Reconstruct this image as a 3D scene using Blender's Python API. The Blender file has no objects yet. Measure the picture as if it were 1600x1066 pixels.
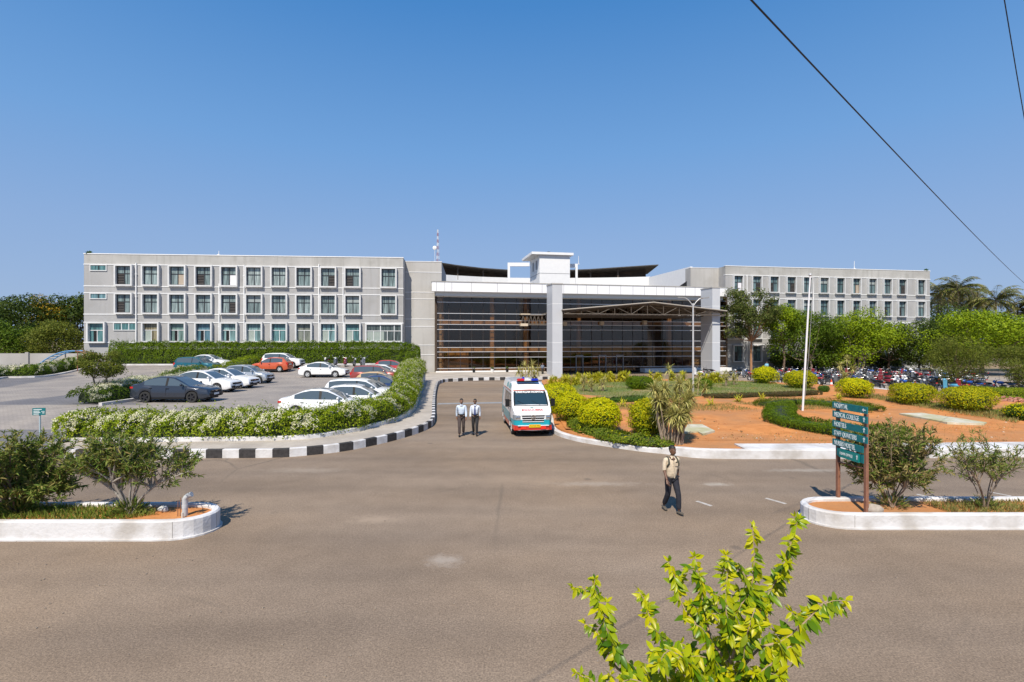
import bpy, bmesh, math, random
import numpy as np
from mathutils import Vector, Matrix

random.seed(7)
RNG = np.random.default_rng(11)
SC = bpy.context.scene
COL = SC.collection
F, H, HY = 820.0, 4.45, 533.0           # lens in photo pixels, eye height, horizon row
PI = math.pi


def gp(px, py, z=0.0):
    d = F * (H - z) / (py - HY)
    return Vector(((px - 800.0) * d / F, d, z))


def pxd(px, d):
    return (px - 800.0) * d / F


def zat(py, d):
    return H - (py - HY) * d / F


def sm(t):
    t = max(0.0, min(1.0, t))
    return t * t * (3 - 2 * t)


def zlot(x, y):
    z = 0.45 + 0.47 * sm((-8.5 - x) / 8.0) + 0.6 * sm((y - 50) / 12.0)
    w = sm((-17.3 - x) / 1.5)
    f = sm((y - 20.5) / 8.0)
    return z * ((1 - w) + w * f) + 0.03


# ------------------------------------------------------------------ materials
MATS = {}


def _nt(name):
    m = bpy.data.materials.new(name)
    m.use_nodes = True
    nt = m.node_tree
    b = nt.nodes['Principled BSDF']
    return m, nt, b


def rgb(c):
    return (c[0], c[1], c[2], 1.0)


def mat(name, c1, c2=None, scale=4.0, rough=0.7, bump=0.0, bscale=None, metal=0.0, spec=0.5, big=None,
        bigscale=0.25, stretch=None, coat=0.0, lo=0.35, hi=0.65):
    """principled with two-tone noise, optional large scale stain colour and bump"""
    if name in MATS:
        return MATS[name]
    m, nt, b = _nt(name)
    N, L = nt.nodes, nt.links
    b.inputs['Roughness'].default_value = rough
    b.inputs['Metallic'].default_value = metal
    b.inputs['Specular IOR Level'].default_value = spec
    b.inputs['Coat Weight'].default_value = coat
    b.inputs['Base Color'].default_value = rgb(c1)
    if c2 is not None or big is not None or bump:
        tc = N.new('ShaderNodeTexCoord')
        vec = tc.outputs['Object']
        if stretch:
            mp = N.new('ShaderNodeMapping')
            mp.inputs['Scale'].default_value = stretch
            L.new(vec, mp.inputs['Vector'])
            vec = mp.outputs['Vector']
        n1 = N.new('ShaderNodeTexNoise')
        n1.inputs['Scale'].default_value = scale
        n1.inputs['Detail'].default_value = 6.0
        n1.inputs['Roughness'].default_value = 0.65
        L.new(vec, n1.inputs['Vector'])
        r = N.new('ShaderNodeValToRGB')
        r.color_ramp.elements[0].position = lo
        r.color_ramp.elements[1].position = hi
        r.color_ramp.elements[0].color = rgb(c1)
        r.color_ramp.elements[1].color = rgb(c2 or c1)
        L.new(n1.outputs['Fac'], r.inputs['Fac'])
        col = r.outputs['Color']
        if big is not None:
            n2 = N.new('ShaderNodeTexNoise')
            n2.inputs['Scale'].default_value = bigscale
            n2.inputs['Detail'].default_value = 5.0
            L.new(vec, n2.inputs['Vector'])
            r2 = N.new('ShaderNodeValToRGB')
            r2.color_ramp.elements[0].position = 0.42
            r2.color_ramp.elements[1].position = 0.68
            r2.color_ramp.elements[0].color = (0, 0, 0, 1)
            L.new(n2.outputs['Fac'], r2.inputs['Fac'])
            mx = N.new('ShaderNodeMix')
            mx.data_type = 'RGBA'
            L.new(r2.outputs['Color'], mx.inputs['Factor'])
            L.new(col, mx.inputs['A'])
            mx.inputs['B'].default_value = rgb(big)
            col = mx.outputs['Result']
        L.new(col, b.inputs['Base Color'])
        if bump:
            nb = n1
            if bscale:
                nb = N.new('ShaderNodeTexNoise')
                nb.inputs['Scale'].default_value = bscale
                nb.inputs['Detail'].default_value = 4.0
                L.new(vec, nb.inputs['Vector'])
            bp = N.new('ShaderNodeBump')
            bp.inputs['Strength'].default_value = bump
            bp.inputs['Distance'].default_value = 0.05
            L.new(nb.outputs['Fac'], bp.inputs['Height'])
            L.new(bp.outputs['Normal'], b.inputs['Normal'])
    MATS[name] = m
    return m


def leafmat(name, cols, trans=0.35, rough=0.55, spec=0.12):
    """each leaf takes its own tint; light passes through it a little"""
    if name in MATS:
        return MATS[name]
    m, nt, b = _nt(name)
    N, L = nt.nodes, nt.links
    g = N.new('ShaderNodeNewGeometry')
    r = N.new('ShaderNodeValToRGB')
    els = r.color_ramp.elements
    while len(els) < len(cols):
        els.new(0.5)
    for i, c in enumerate(cols):
        els[i].position = i / max(1, len(cols) - 1)
        els[i].color = rgb(c)
    L.new(g.outputs['Random Per Island'], r.inputs['Fac'])
    L.new(r.outputs['Color'], b.inputs['Base Color'])
    b.inputs['Roughness'].default_value = rough
    b.inputs['Specular IOR Level'].default_value = spec
    t = N.new('ShaderNodeBsdfTranslucent')
    L.new(r.outputs['Color'], t.inputs['Color'])
    mx = N.new('ShaderNodeMixShader')
    mx.inputs['Fac'].default_value = trans
    L.new(b.outputs['BSDF'], mx.inputs[1])
    L.new(t.outputs['BSDF'], mx.inputs[2])
    L.new(mx.outputs['Shader'], N['Material Output'].inputs['Surface'])
    MATS[name] = m
    return m


# ------------------------------------------------------------------ objects
def link(o):
    COL.objects.link(o)
    return o


def tag(o, label=None, cat=None, group=None, kind=None):
    if label:
        o['label'] = label
    if cat:
        o['category'] = cat
    if group:
        o['group'] = group
    if kind:
        o['kind'] = kind
    return o


def empty(name, loc, label, cat, group=None, rz=0.0):
    o = link(bpy.data.objects.new(name, None))
    o.empty_display_size = 0.2
    o.location = loc
    o.rotation_euler = (0, 0, rz)
    return tag(o, label, cat, group)


def mesh_obj(name, me, parent=None, loc=None, mats=None):
    for m in (mats or []):
        me.materials.append(m)
    o = link(bpy.data.objects.new(name, me))
    if parent is not None:
        o.parent = parent
    if loc is not None:
        o.location = loc
    return o


def copy_tree(o, parent=None):
    c = o.copy()
    COL.objects.link(c)
    c.parent = parent
    for ch in o.children:
        copy_tree(ch, c)
    return c


class MB:
    """collects faces and links them as ONE mesh"""

    def __init__(self, M=None):
        self.v, self.f, self.m = [], [], []
        self.M = M

    def add(self, vs, fs, mi=0):
        b = len(self.v)
        if self.M is not None:
            vs = [self.M @ Vector(p) for p in vs]
        self.v.extend([tuple(p) for p in vs])
        for f in fs:
            self.f.append(tuple(b + i for i in f))
            self.m.append(mi)

    def bx(self, x0, x1, y0, y1, z0, z1, mi=0):
        self.hexa([(x0, y0, z0), (x1, y0, z0), (x1, y1, z0), (x0, y1, z0),
                   (x0, y0, z1), (x1, y0, z1), (x1, y1, z1), (x0, y1, z1)], mi)

    def hexa(self, p, mi=0):
        self.add(p, [(0, 3, 2, 1), (4, 5, 6, 7), (0, 1, 5, 4), (1, 2, 6, 5), (2, 3, 7, 6), (3, 0, 4, 7)], mi)

    def box(self, c, s, rz=0.0, mi=0, ry=0.0, rx=0.0):
        R = Matrix.Rotation(rz, 3, 'Z') @ Matrix.Rotation(ry, 3, 'Y') @ Matrix.Rotation(rx, 3, 'X')
        c = Vector(c)
        hx, hy, hz = s[0] / 2, s[1] / 2, s[2] / 2
        ps = [c + R @ Vector((sx * hx, sy * hy, sz * hz)) for sz in (-1, 1) for sx, sy in ((-1, -1), (1, -1), (1, 1), (-1, 1))]
        self.hexa(ps, mi)

    def quad(self, a, b, c, d, mi=0):
        self.add([a, b, c, d], [(0, 1, 2, 3)], mi)

    def prism(self, poly, z0, z1, mi=0):
        n = len(poly)
        vs = [(p[0], p[1], z0) for p in poly] + [(p[0], p[1], z1) for p in poly]
        fs = [tuple(range(n - 1, -1, -1)), tuple(range(n, 2 * n))]
        fs += [(i, (i + 1) % n, n + (i + 1) % n, n + i) for i in range(n)]
        self.add(vs, fs, mi)

    def loft(self, rings, mi=0, closed=True, caps=True):
        n = len(rings[0])
        vs = [p for r in rings for p in r]
        fs = []
        for k in range(len(rings) - 1):
            for i in range(n if closed else n - 1):
                j = (i + 1) % n
                fs.append((k * n + i, k * n + j, (k + 1) * n + j, (k + 1) * n + i))
        if caps and closed:
            fs.append(tuple(range(n - 1, -1, -1)))
            fs.append(tuple(range((len(rings) - 1) * n, len(rings) * n)))
        self.add(vs, fs, mi)

    def tube(self, pts, r, n=8, mi=0, caps=True, sy=1.0):
        pts = [Vector(p) for p in pts]
        rs = r if isinstance(r, (list, tuple)) else [r] * len(pts)
        up = None
        rings = []
        for i, p in enumerate(pts):
            t = (pts[min(i + 1, len(pts) - 1)] - pts[max(i - 1, 0)]).normalized()
            if up is None:
                up = Vector((0, 0, 1)) if abs(t.z) < 0.9 else Vector((0, 1, 0))
            a = t.cross(up)
            if a.length < 1e-4:
                a = t.cross(Vector((1, 0, 0)))
            a.normalize()
            b = a.cross(t).normalized()
            up = b
            rings.append([p + a * (math.cos(2 * PI * k / n) * rs[i]) + b * (math.sin(2 * PI * k / n) * rs[i] * sy) for k in range(n)])
        self.loft(rings, mi, True, caps)

    def lathe(self, prof, n=16, c=(0, 0, 0), axis='z', mi=0, caps=True):
        c = Vector(c)
        rings = []
        for r, z in prof:
            ring = []
            for k in range(n):
                a = 2 * PI * k / n
                if axis == 'z':
                    p = Vector((r * math.cos(a), r * math.sin(a), z))
                elif axis == 'y':
                    p = Vector((r * math.cos(a), z, -r * math.sin(a)))
                else:
                    p = Vector((z, r * math.cos(a), r * math.sin(a)))
                ring.append(c + p)
            rings.append(ring)
        self.loft(rings, mi, True, caps)

    def ball(self, c, s, n=10, m=7, mi=0):
        prof = []
        for k in range(m + 1):
            a = -PI / 2 + PI * k / m
            prof.append((max(0.002, math.cos(a)), math.sin(a)))
        rings = [[(c[0] + r * math.cos(2 * PI * i / n) * s[0], c[1] + r * math.sin(2 * PI * i / n) * s[1], c[2] + z * s[2]) for i in range(n)] for r, z in prof]
        self.loft(rings, mi, True, True)

    def build(self, name, mats, parent=None, origin=None, smooth=None, bevel=0.0, loc=None):
        if not isinstance(mats, (list, tuple)):
            mats = [mats]
        o = Vector(origin) if origin is not None else Vector((0, 0, 0))
        me = bpy.data.meshes.new(name)
        me.from_pydata([(p[0] - o.x, p[1] - o.y, p[2] - o.z) for p in self.v], [], self.f)
        me.polygons.foreach_set('material_index', self.m)
        if bevel:
            bm = bmesh.new()
            bm.from_mesh(me)
            bmesh.ops.bevel(bm, geom=list(bm.edges), offset=bevel, segments=2, affect='EDGES', clamp_overlap=True)
            bm.to_mesh(me)
            bm.free()
        if smooth is not None:
            me.polygons.foreach_set('use_smooth', [True] * len(me.polygons))
            me.set_sharp_from_angle(angle=math.radians(smooth))
        me.update()
        return mesh_obj(name, me, parent, loc if loc is not None else (o if (origin is not None and parent is None) else None), mats)


def smooth_path(pts, n=8):
    """Catmull-Rom through the points"""
    P = [Vector(p) for p in pts]
    out = []
    for i in range(len(P) - 1):
        p0, p1, p2, p3 = P[max(i - 1, 0)], P[i], P[i + 1], P[min(i + 2, len(P) - 1)]
        for k in range(n):
            t = k / n
            out.append(0.5 * ((2 * p1) + (p2 - p0) * t + (2 * p0 - 5 * p1 + 4 * p2 - p3) * t * t + (3 * p1 - p0 - 3 * p2 + p3) * t ** 3))
    out.append(P[-1])
    return out


def resample(pts, step):
    P = [Vector(p) for p in pts]
    out = [P[0].copy()]
    acc = 0.0
    for a, b in zip(P, P[1:]):
        L = (b - a).length
        t = step - acc
        while t < L:
            out.append(a.lerp(b, t / L))
            t += step
        acc = (acc + L) % step
    out.append(P[-1].copy())
    return out


def normals2(pts):
    out = []
    for i in range(len(pts)):
        t = pts[min(i + 1, len(pts) - 1)] - pts[max(i - 1, 0)]
        t = Vector((t.x, t.y, 0)).normalized()
        out.append(Vector((-t.y, t.x, 0)))
    return out


def strip_wall(mb, pts, off0, off1, z0, z1, mi=0, mfun=None, chamfer=0.0):
    """a low wall following a path; off = offsets to the left of travel; z may be functions of the index"""
    nn = normals2(pts)
    rings = []
    for i, (p, n) in enumerate(zip(pts, nn)):
        a, b = p + n * off0, p + n * off1
        zz0 = z0(i) if callable(z0) else z0
        zz1 = z1(i) if callable(z1) else z1
        c = chamfer
        e = (b - a).normalized() * c if c else Vector((0, 0, 0))
        rings.append([(a.x, a.y, zz0), (a.x, a.y, zz1 - c), (a.x + e.x, a.y + e.y, zz1), (b.x - e.x, b.y - e.y, zz1), (b.x, b.y, zz1 - c), (b.x, b.y, zz0)])
    n = 6
    for k in range(len(rings) - 1):
        m_ = mfun(k) if mfun else mi
        vs = rings[k] + rings[k + 1]
        fs = [(i, n + i, n + i + 1, i + 1) for i in range(n - 1)]
        if off1 < off0:
            fs = [tuple(reversed(f)) for f in fs]
        mb.add(vs, fs, m_)
    mb.add(rings[0], [tuple(range(n))], mfun(0) if mfun else mi)
    mb.add(rings[-1], [tuple(range(n - 1, -1, -1))], mfun(len(rings) - 2) if mfun else mi)


# ------------------------------------------------------------------ foliage (numpy)
TM = {
    'd': (np.array([(0, 0, 0), (.5, .5, .06), (1, 0, 0), (.5, -.5, .06)]), [(0, 3, 2, 1)]),
    'l': (np.array([(0, 0, 0), (.28, .42, .05), (.28, 0, 0), (.28, -.42, .05), (.62, .44, .02), (.62, 0, -.04), (.62, -.44, .02), (1, 0, -.16)]),
          [(0, 2, 1), (0, 3, 2), (1, 2, 5, 4), (2, 3, 6, 5), (4, 5, 7), (5, 6, 7)]),
    's': (np.array([(0, .5, 0), (0, -.5, 0), (.35, .5, .05), (.35, -.5, .05), (.7, .38, 0), (.7, -.38, 0), (1, 0, -.12)]),
          [(0, 1, 3, 2), (2, 3, 5, 4), (4, 5, 6)]),
}


def np_mesh(name, V, faces_flat, starts, smooth=False):
    me = bpy.data.meshes.new(name)
    me.vertices.add(len(V))
    me.vertices.foreach_set('co', np.ascontiguousarray(V, dtype=np.float32).ravel())
    me.loops.add(len(faces_flat))
    me.loops.foreach_set('vertex_index', np.ascontiguousarray(faces_flat, dtype=np.int32))
    me.polygons.add(len(starts))
    me.polygons.foreach_set('loop_start', np.ascontiguousarray(starts, dtype=np.int32))
    if smooth:
        me.polygons.foreach_set('use_smooth', [True] * len(starts))
    me.update(calc_edges=True)
    me.validate()
    return me


def unit(a):
    return a / np.maximum(np.linalg.norm(a, axis=1, keepdims=True), 1e-6)


def leaf_mesh(name, P, N, size, aspect, material, parent=None, tmpl='d', jitter=0.7, fwd=None, droop=0.3, origin=None, seed=1):
    rng = np.random.default_rng(seed)
    P = np.asarray(P, dtype=float)
    n = len(P)
    nr = unit(np.asarray(N, dtype=float) + jitter * rng.normal(size=(n, 3)) * 0.6)
    f = rng.normal(size=(n, 3)) if fwd is None else np.asarray(fwd, dtype=float).copy()
    f[:, 2] -= droop
    f = unit(f - nr * np.sum(f * nr, axis=1, keepdims=True))
    s = np.cross(nr, f)
    size = np.asarray(size, dtype=float)
    if size.ndim == 0:
        size = size * rng.uniform(0.65, 1.3, n)
    T, FS = TM[tmpl]
    V = (P[:, None, :] + size[:, None, None] * (T[None, :, 0:1] * f[:, None, :] + aspect * T[None, :, 1:2] * s[:, None, :] + T[None, :, 2:3] * nr[:, None, :]))
    k = len(T)
    V = V.reshape(-1, 3)
    if origin is not None:
        V = V - np.array(origin)
    flat = np.concatenate([np.array(fc) for fc in FS])
    L = len(flat)
    allf = (np.arange(n)[:, None] * k + flat[None, :]).ravel()
    st = np.cumsum([0] + [len(fc) for fc in FS[:-1]])
    starts = (np.arange(n)[:, None] * L + st[None, :]).ravel()
    me = np_mesh(name, V, allf, starts)
    return mesh_obj(name, me, parent, None, [material])


def wob(P, f, seed=0):
    """smooth pseudo noise in -1..1 for arrays of points"""
    r = np.random.default_rng(seed)
    out = np.zeros(len(P))
    for k in range(5):
        w = r.normal(size=3) * f * (1 + 0.5 * k)
        out += np.sin(P @ w + r.uniform(0, 6.28)) / (1 + 0.5 * k)
    return out / 2.6


def sphere_dirs(rng, n, up=0.0):
    d = rng.normal(size=(n, 3))
    d[:, 2] += up
    return unit(d)


def blob_points(blobs, n, rng, shell=(0.6, 1.05), up=0.25):
    """points and outward normals on a set of (centre, radii) blobs, shared by area"""
    A = np.array([b[1][0] * b[1][1] + b[1][0] * b[1][2] for b in blobs])
    cnt = np.maximum(1, (n * A / A.sum()).astype(int))
    PP, NN = [], []
    for (c, r), k in zip(blobs, cnt):
        d = sphere_dirs(rng, k, up)
        rad = rng.uniform(shell[0], shell[1], (k, 1)) ** 0.8
        PP.append(np.array(c) + d * np.array(r) * rad)
        NN.append(unit(d / np.array(r)))
    return np.concatenate(PP), np.concatenate(NN)


def crown_blobs(rng, c, R, nb, frac=(0.3, 0.48), flat=0.85):
    blobs = []
    for i in range(nb):
        d = sphere_dirs(rng, 1, 0.25)[0]
        t = rng.uniform(0.45, 0.85)
        f = rng.uniform(*frac)
        blobs.append((tuple(np.array(c) + d * np.array(R) * t), (R[0] * f, R[1] * f, min(R[2], R[0]) * f * flat)))
    return blobs


def tree(name, label, cat, base, top, R, leafm, nleaf=6000, leaf=0.3, aspect=0.55, nb=22, trunk_r=0.16, seed=1, group=None,
         lean=(0, 0), barkm=None, frac=(0.3, 0.48), zc=None, shell=(0.55, 1.05), tmpl='d', stems=1, droop=0.3):
    rng = np.random.default_rng(seed)
    base = Vector(base)
    e = empty(name, base, label, cat, group)
    c = np.array((base.x + lean[0], base.y + lean[1], zc if zc is not None else top - R[2]))
    blobs = crown_blobs(rng, c, R, nb, frac)
    P, N = blob_points(blobs, nleaf, rng, shell)
    leaf_mesh('crown', P, N, leaf, aspect, leafm, e, tmpl, 0.8, None, droop, base, seed)
    mb = MB()
    barkm = barkm or BARK
    for s in range(stems):
        off = Vector((0.25 * (s - (stems - 1) / 2), 0.1 * (s % 2), 0))
        fork = Vector((base.x + lean[0] * 0.6 + off.x * 3, base.y + lean[1] * 0.6, base.z + max(0.35 * (c[2] - base.z), (c[2] - R[2] * 0.75) - base.z)))
        mid = (base + fork) / 2 + Vector((rng.normal() * 0.12, rng.normal() * 0.1, 0))
        mb.tube([base + off - Vector((0, 0, 0.1)), mid + off, fork], [trunk_r * 1.2, trunk_r * 0.9, trunk_r * 0.75], 8)
        k = min(len(blobs), max(4, nb // 2) // stems + 1)
        for b, r in blobs[s::stems][:k]:
            bv = Vector(b)
            m2 = fork.lerp(bv, 0.5) + Vector((0, 0, -0.12 * (bv - fork).length))
            mb.tube([fork, m2, bv], [trunk_r * 0.55, trunk_r * 0.32, trunk_r * 0.1], 5)
    mb.build('trunk', barkm, e, base, 60)
    return e


def hedge(name, label, path, width, z0, h, leafm, n, leaf=0.07, aspect=0.6, seed=1, square=0.55, lump=0.10, group=None, flowers=None, cat='hedge', coremat=None, sprigs=0):
    """path = outer base line; the body grows to the left of travel"""
    rng = np.random.default_rng(seed)
    pts = resample(path, 0.35)
    nn = normals2(pts)
    P0 = np.array([(p.x, p.y) for p in pts])
    N0 = np.array([(q.x, q.y) for q in nn])
    hz = np.array([h(i / (len(pts) - 1)) if callable(h) else h for i in range(len(pts))])
    bz = np.array([z0(p.x, p.y) if callable(z0) else z0 for p in pts])
    ww = np.array([width(i / (len(pts) - 1)) if callable(width) else width for i in range(len(pts))])
    e = empty(name, (pts[0].x, pts[0].y, bz[0]), label, cat, group)
    org = np.array((pts[0].x, pts[0].y, bz[0]))

    def surf(t, th, k):
        i = np.clip(t.astype(int), 0, len(pts) - 2)
        fr = (t - i)[:, None]
        c = P0[i] * (1 - fr) + P0[i + 1] * fr
        nv = unit(N0[i] * (1 - fr) + N0[i + 1] * fr)
        hh = hz[i] * (1 - fr[:, 0]) + hz[i + 1] * fr[:, 0]
        zz = bz[i] * (1 - fr[:, 0]) + bz[i + 1] * fr[:, 0]
        w = ww[i] * (1 - fr[:, 0]) + ww[i + 1] * fr[:, 0]
        end = np.minimum(1, np.minimum(t, len(pts) - 1 - t) * 0.35 / 0.5)
        end = 0.35 + 0.65 * np.sqrt(np.maximum(end, 0))
        cx = np.sign(np.cos(th)) * np.abs(np.cos(th)) ** square
        cz = np.abs(np.sin(th)) ** square
        X = np.zeros((len(t), 3))
        X[:, :2] = c + nv * (w * (0.5 - 0.5 * cx * k * end))[:, None]
        X[:, 2] = zz + hh * (0.02 + 0.98 * cz * k * (0.5 + 0.5 * end))
        Nn = np.zeros((len(t), 3))
        Nn[:, :2] = -nv * (np.cos(th) * 1.1)[:, None]
        Nn[:, 2] = np.sin(th)
        return X, unit(Nn)
    t = rng.uniform(0, len(pts) - 1, n)
    th = rng.uniform(0.0, PI * 0.93, n) ** 1.0
    X, Nn = surf(t, th, 1.0)
    lumpv = lump * (0.6 * wob(X, 1.6, seed) + 0.5 * wob(X, 4.5, seed + 1))
    X += Nn * (lumpv + rng.uniform(-0.16, 0.03, n) * max(0.5, leaf / 0.09))[:, None]
    leaf_mesh('foliage', X, Nn, leaf, aspect, leafm, e, 'd', 0.75, None, 0.25, org, seed)
    if sprigs:
        ts = rng.uniform(1, len(pts) - 2, sprigs)
        Xs, Ns = surf(ts, rng.uniform(0.9, 2.2, sprigs), 1.0)
        pp, qq = [], []
        for a in Xs:
            L = rng.uniform(0.15, 0.5)
            dr = unit(np.array([(rng.normal() * 0.4, rng.normal() * 0.4, 1.0)]))[0]
            for q in np.linspace(0, L, 9):
                pp.append(a + dr * q + rng.normal(size=3) * 0.025)
                qq.append(rng.normal(size=3))
        leaf_mesh('sprig', np.array(pp), np.array(qq), leaf * 0.9, aspect, leafm, e, 'd', 0.5, None, 0.0, org, seed + 5)
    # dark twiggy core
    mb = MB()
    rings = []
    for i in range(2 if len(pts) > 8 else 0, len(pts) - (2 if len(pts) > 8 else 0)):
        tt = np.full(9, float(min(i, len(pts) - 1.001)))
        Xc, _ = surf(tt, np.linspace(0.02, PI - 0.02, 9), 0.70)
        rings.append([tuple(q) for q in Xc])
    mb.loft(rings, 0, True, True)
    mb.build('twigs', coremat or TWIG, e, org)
    if flowers:
        nf, size, fm, thr = flowers
        t = rng.uniform(0.3, len(pts) - 1.3, nf * 3)
        th = rng.uniform(0.15, PI * 0.9, nf * 3)
        X, Nn = surf(t, th, 1.0)
        fld = wob(X, 2.4, seed + 9) + 0.5 * wob(X, 7.0, seed + 10) + 0.35 * np.sin(th)
        keep = fld > thr
        X, Nn = X[keep][:nf], Nn[keep][:nf]
        X = X + Nn * (lump * (0.6 * wob(X, 1.6, seed) + 0.5 * wob(X, 4.5, seed + 1)) + 0.02)[:, None]
        m = len(X)
        Q = np.repeat(X, 5, axis=0) + rng.normal(size=(m * 5, 3)) * size * 0.75
        leaf_mesh('blossom', Q, np.repeat(Nn, 5, axis=0), size, 0.85, fm, e, 'd', 0.6, None, 0.0, org, seed + 3)
    return e


def text_mesh(txt, size, parent, name, material, M, ext=0.002, sx=1.0, align='LEFT', bold=0.0):
    cu = bpy.data.curves.new(name, 'FONT')
    cu.body = txt
    cu.size = size
    cu.extrude = ext
    cu.offset = bold
    cu.align_x = align
    cu.resolution_u = 2
    o = link(bpy.data.objects.new(name, cu))
    dg = bpy.context.evaluated_depsgraph_get()
    me = bpy.data.meshes.new_from_object(o.evaluated_get(dg))
    bpy.data.objects.remove(o)
    bpy.data.curves.remove(cu)
    me.transform(M @ Matrix.Diagonal((sx, 1, 1, 1)))
    if sx < 0:
        me.flip_normals()
    me.materials.clear()
    return mesh_obj(name, me, parent, None, [material])


def basis(o, x, y):
    """matrix with origin o, text x axis and text up axis"""
    x = Vector(x).normalized()
    y = Vector(y)
    y = (y - x * y.dot(x)).normalized()
    z = x.cross(y)
    M = Matrix((x, y, z)).transposed().to_4x4()
    M.translation = Vector(o)
    return M


BARK = mat('bark', (0.10, 0.065, 0.045), (0.2, 0.14, 0.1), 9.0, 0.9, 0.3)
BARK_PALE = mat('bark_pale', (0.22, 0.16, 0.11), (0.36, 0.28, 0.21), 9.0, 0.9, 0.3)
BARK_RED = mat('bark_reddish', (0.28, 0.13, 0.06), (0.4, 0.22, 0.12), 9.0, 0.9, 0.3)
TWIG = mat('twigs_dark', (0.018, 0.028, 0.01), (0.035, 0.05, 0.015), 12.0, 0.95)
WHITE = mat('white_paint', (0.78, 0.78, 0.78), (0.83, 0.83, 0.83), 3.0, 0.6, 0.05, None, big=(0.70, 0.69, 0.67), bigscale=0.8)
WHITEWALL = mat('white_kerb_paint', (0.66, 0.65, 0.655), (0.59, 0.58, 0.58), 2.5, 0.85, 0.25, 14.0, big=(0.45, 0.42, 0.39), bigscale=1.3, lo=0.5, hi=0.75)
BLACKP = mat('black_paint', (0.022, 0.020, 0.020), (0.05, 0.045, 0.045), 8.0, 0.7, 0.2)
DARK = mat('black_plastic', (0.015, 0.015, 0.016), None, rough=0.5, spec=0.2)
RUBBER = mat('tyre_rubber', (0.018, 0.018, 0.018), (0.03, 0.03, 0.03), 20.0, 0.85)
STEEL = mat('steel', (0.45, 0.46, 0.47), None, rough=0.35, metal=0.8)
GALV = mat('galvanised', (0.50, 0.51, 0.52), (0.58, 0.59, 0.6), 5, rough=0.5, metal=0.3)
CHROME = mat('chrome', (0.7, 0.7, 0.72), None, rough=0.12, metal=1.0)
# ================================================================== camera, sky, sun
cam_d = bpy.data.cameras.new('camera')
cam_d.sensor_width = 36.0
cam_d.lens = F / 1600.0 * 36.0
cam_d.clip_end = 6000
cam = link(bpy.data.objects.new('camera', cam_d))
cam.location = (0, 0, H)
cam.rotation_euler = (PI / 2, 0, 0)
SC.camera = cam

SUN_TO = Vector((-0.30, -1.0, 1.27)).normalized()
w = bpy.data.worlds.new('World')
SC.world = w
w.use_nodes = True
wn = w.node_tree
sky = wn.nodes.new('ShaderNodeTexSky')
sky.sky_type = 'NISHITA'
sky.sun_disc = False
sky.sun_elevation = math.asin(SUN_TO.z)
sky.sun_rotation = math.atan2(SUN_TO.x, SUN_TO.y)
sky.altitude = 0.0
sky.air_density = 1.0
sky.dust_density = 0.6
sky.ozone_density = 3.0
bg = wn.nodes['Background']
bg.inputs['Strength'].default_value = 0.12
# the clear tropical sky is a deeper blue than the model gives: tint it by elevation
tcw = wn.nodes.new('ShaderNodeTexCoord')
sep = wn.nodes.new('ShaderNodeSeparateXYZ')
wn.links.new(tcw.outputs['Generated'], sep.inputs[0])
skr = wn.nodes.new('ShaderNodeValToRGB')
for _ in range(3):
    skr.color_ramp.elements.new(0.5)
for el_, (p_, c_) in zip(skr.color_ramp.elements, ((0.0, (0.34, 0.46, 0.68)), (0.18, (0.262, 0.415, 0.70)), (0.33, (0.165, 0.365, 0.71)), (0.54, (0.062, 0.245, 0.60)), (0.95, (0.035, 0.16, 0.46)))):
    el_.position = p_
    el_.color = rgb(c_)
wn.links.new(sep.outputs['Z'], skr.inputs['Fac'])
scl = wn.nodes.new('ShaderNodeVectorMath')
scl.operation = 'SCALE'
scl.inputs['Scale'].default_value = 1 / (0.12 * 2 ** 0.35)
wn.links.new(skr.outputs['Color'], scl.inputs[0])
mxs = wn.nodes.new('ShaderNodeMix')
mxs.data_type = 'RGBA'
mxs.inputs['Factor'].default_value = 0.92
wn.links.new(sky.outputs['Color'], mxs.inputs['A'])
wn.links.new(scl.outputs[0], mxs.inputs['B'])
wn.links.new(mxs.outputs['Result'], bg.inputs['Color'])
sd = bpy.data.lights.new('sun', 'SUN')
sd.energy = 4.5
sd.angle = math.radians(0.53)
sd.color = (1.0, 0.925, 0.80)
sun = link(bpy.data.objects.new('sun', sd))
sun.rotation_euler = (-SUN_TO).to_track_quat('-Z', 'Y').to_euler()
sun.location = (-20, -60, 80)
SC.view_settings.view_transform = 'Standard'
SC.view_settings.look = 'None'
SC.view_settings.exposure = 0.35
SC.view_settings.gamma = 1.0

# ================================================================== ground materials
DIRT = mat('dry_earth', (0.26, 0.17, 0.10), (0.34, 0.23, 0.14), 0.8, 0.95, 0.3, 6.0, big=(0.14, 0.15, 0.06), bigscale=0.05)
SOIL = mat('red_soil', (0.46, 0.165, 0.036), (0.62, 0.255, 0.075), 1.6, 0.95, 0.7, 9.0, big=(0.40, 0.19, 0.075), bigscale=0.35)
CONC = mat('footway_concrete', (0.40, 0.35, 0.30), (0.48, 0.43, 0.37), 3.0, 0.9, 0.2, 20.0, big=(0.33, 0.29, 0.25), bigscale=0.5)
SLAB = mat('pale_slab', (0.62, 0.58, 0.50), (0.45, 0.42, 0.30), 3.0, 0.9, 0.3, 12.0, big=(0.40, 0.38, 0.20), bigscale=0.9)
LAWN = mat('lawn_ground', (0.10, 0.15, 0.035), (0.19, 0.22, 0.06), 2.5, 0.95, 0.6, 30.0, big=(0.28, 0.22, 0.10), bigscale=0.3)


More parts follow.
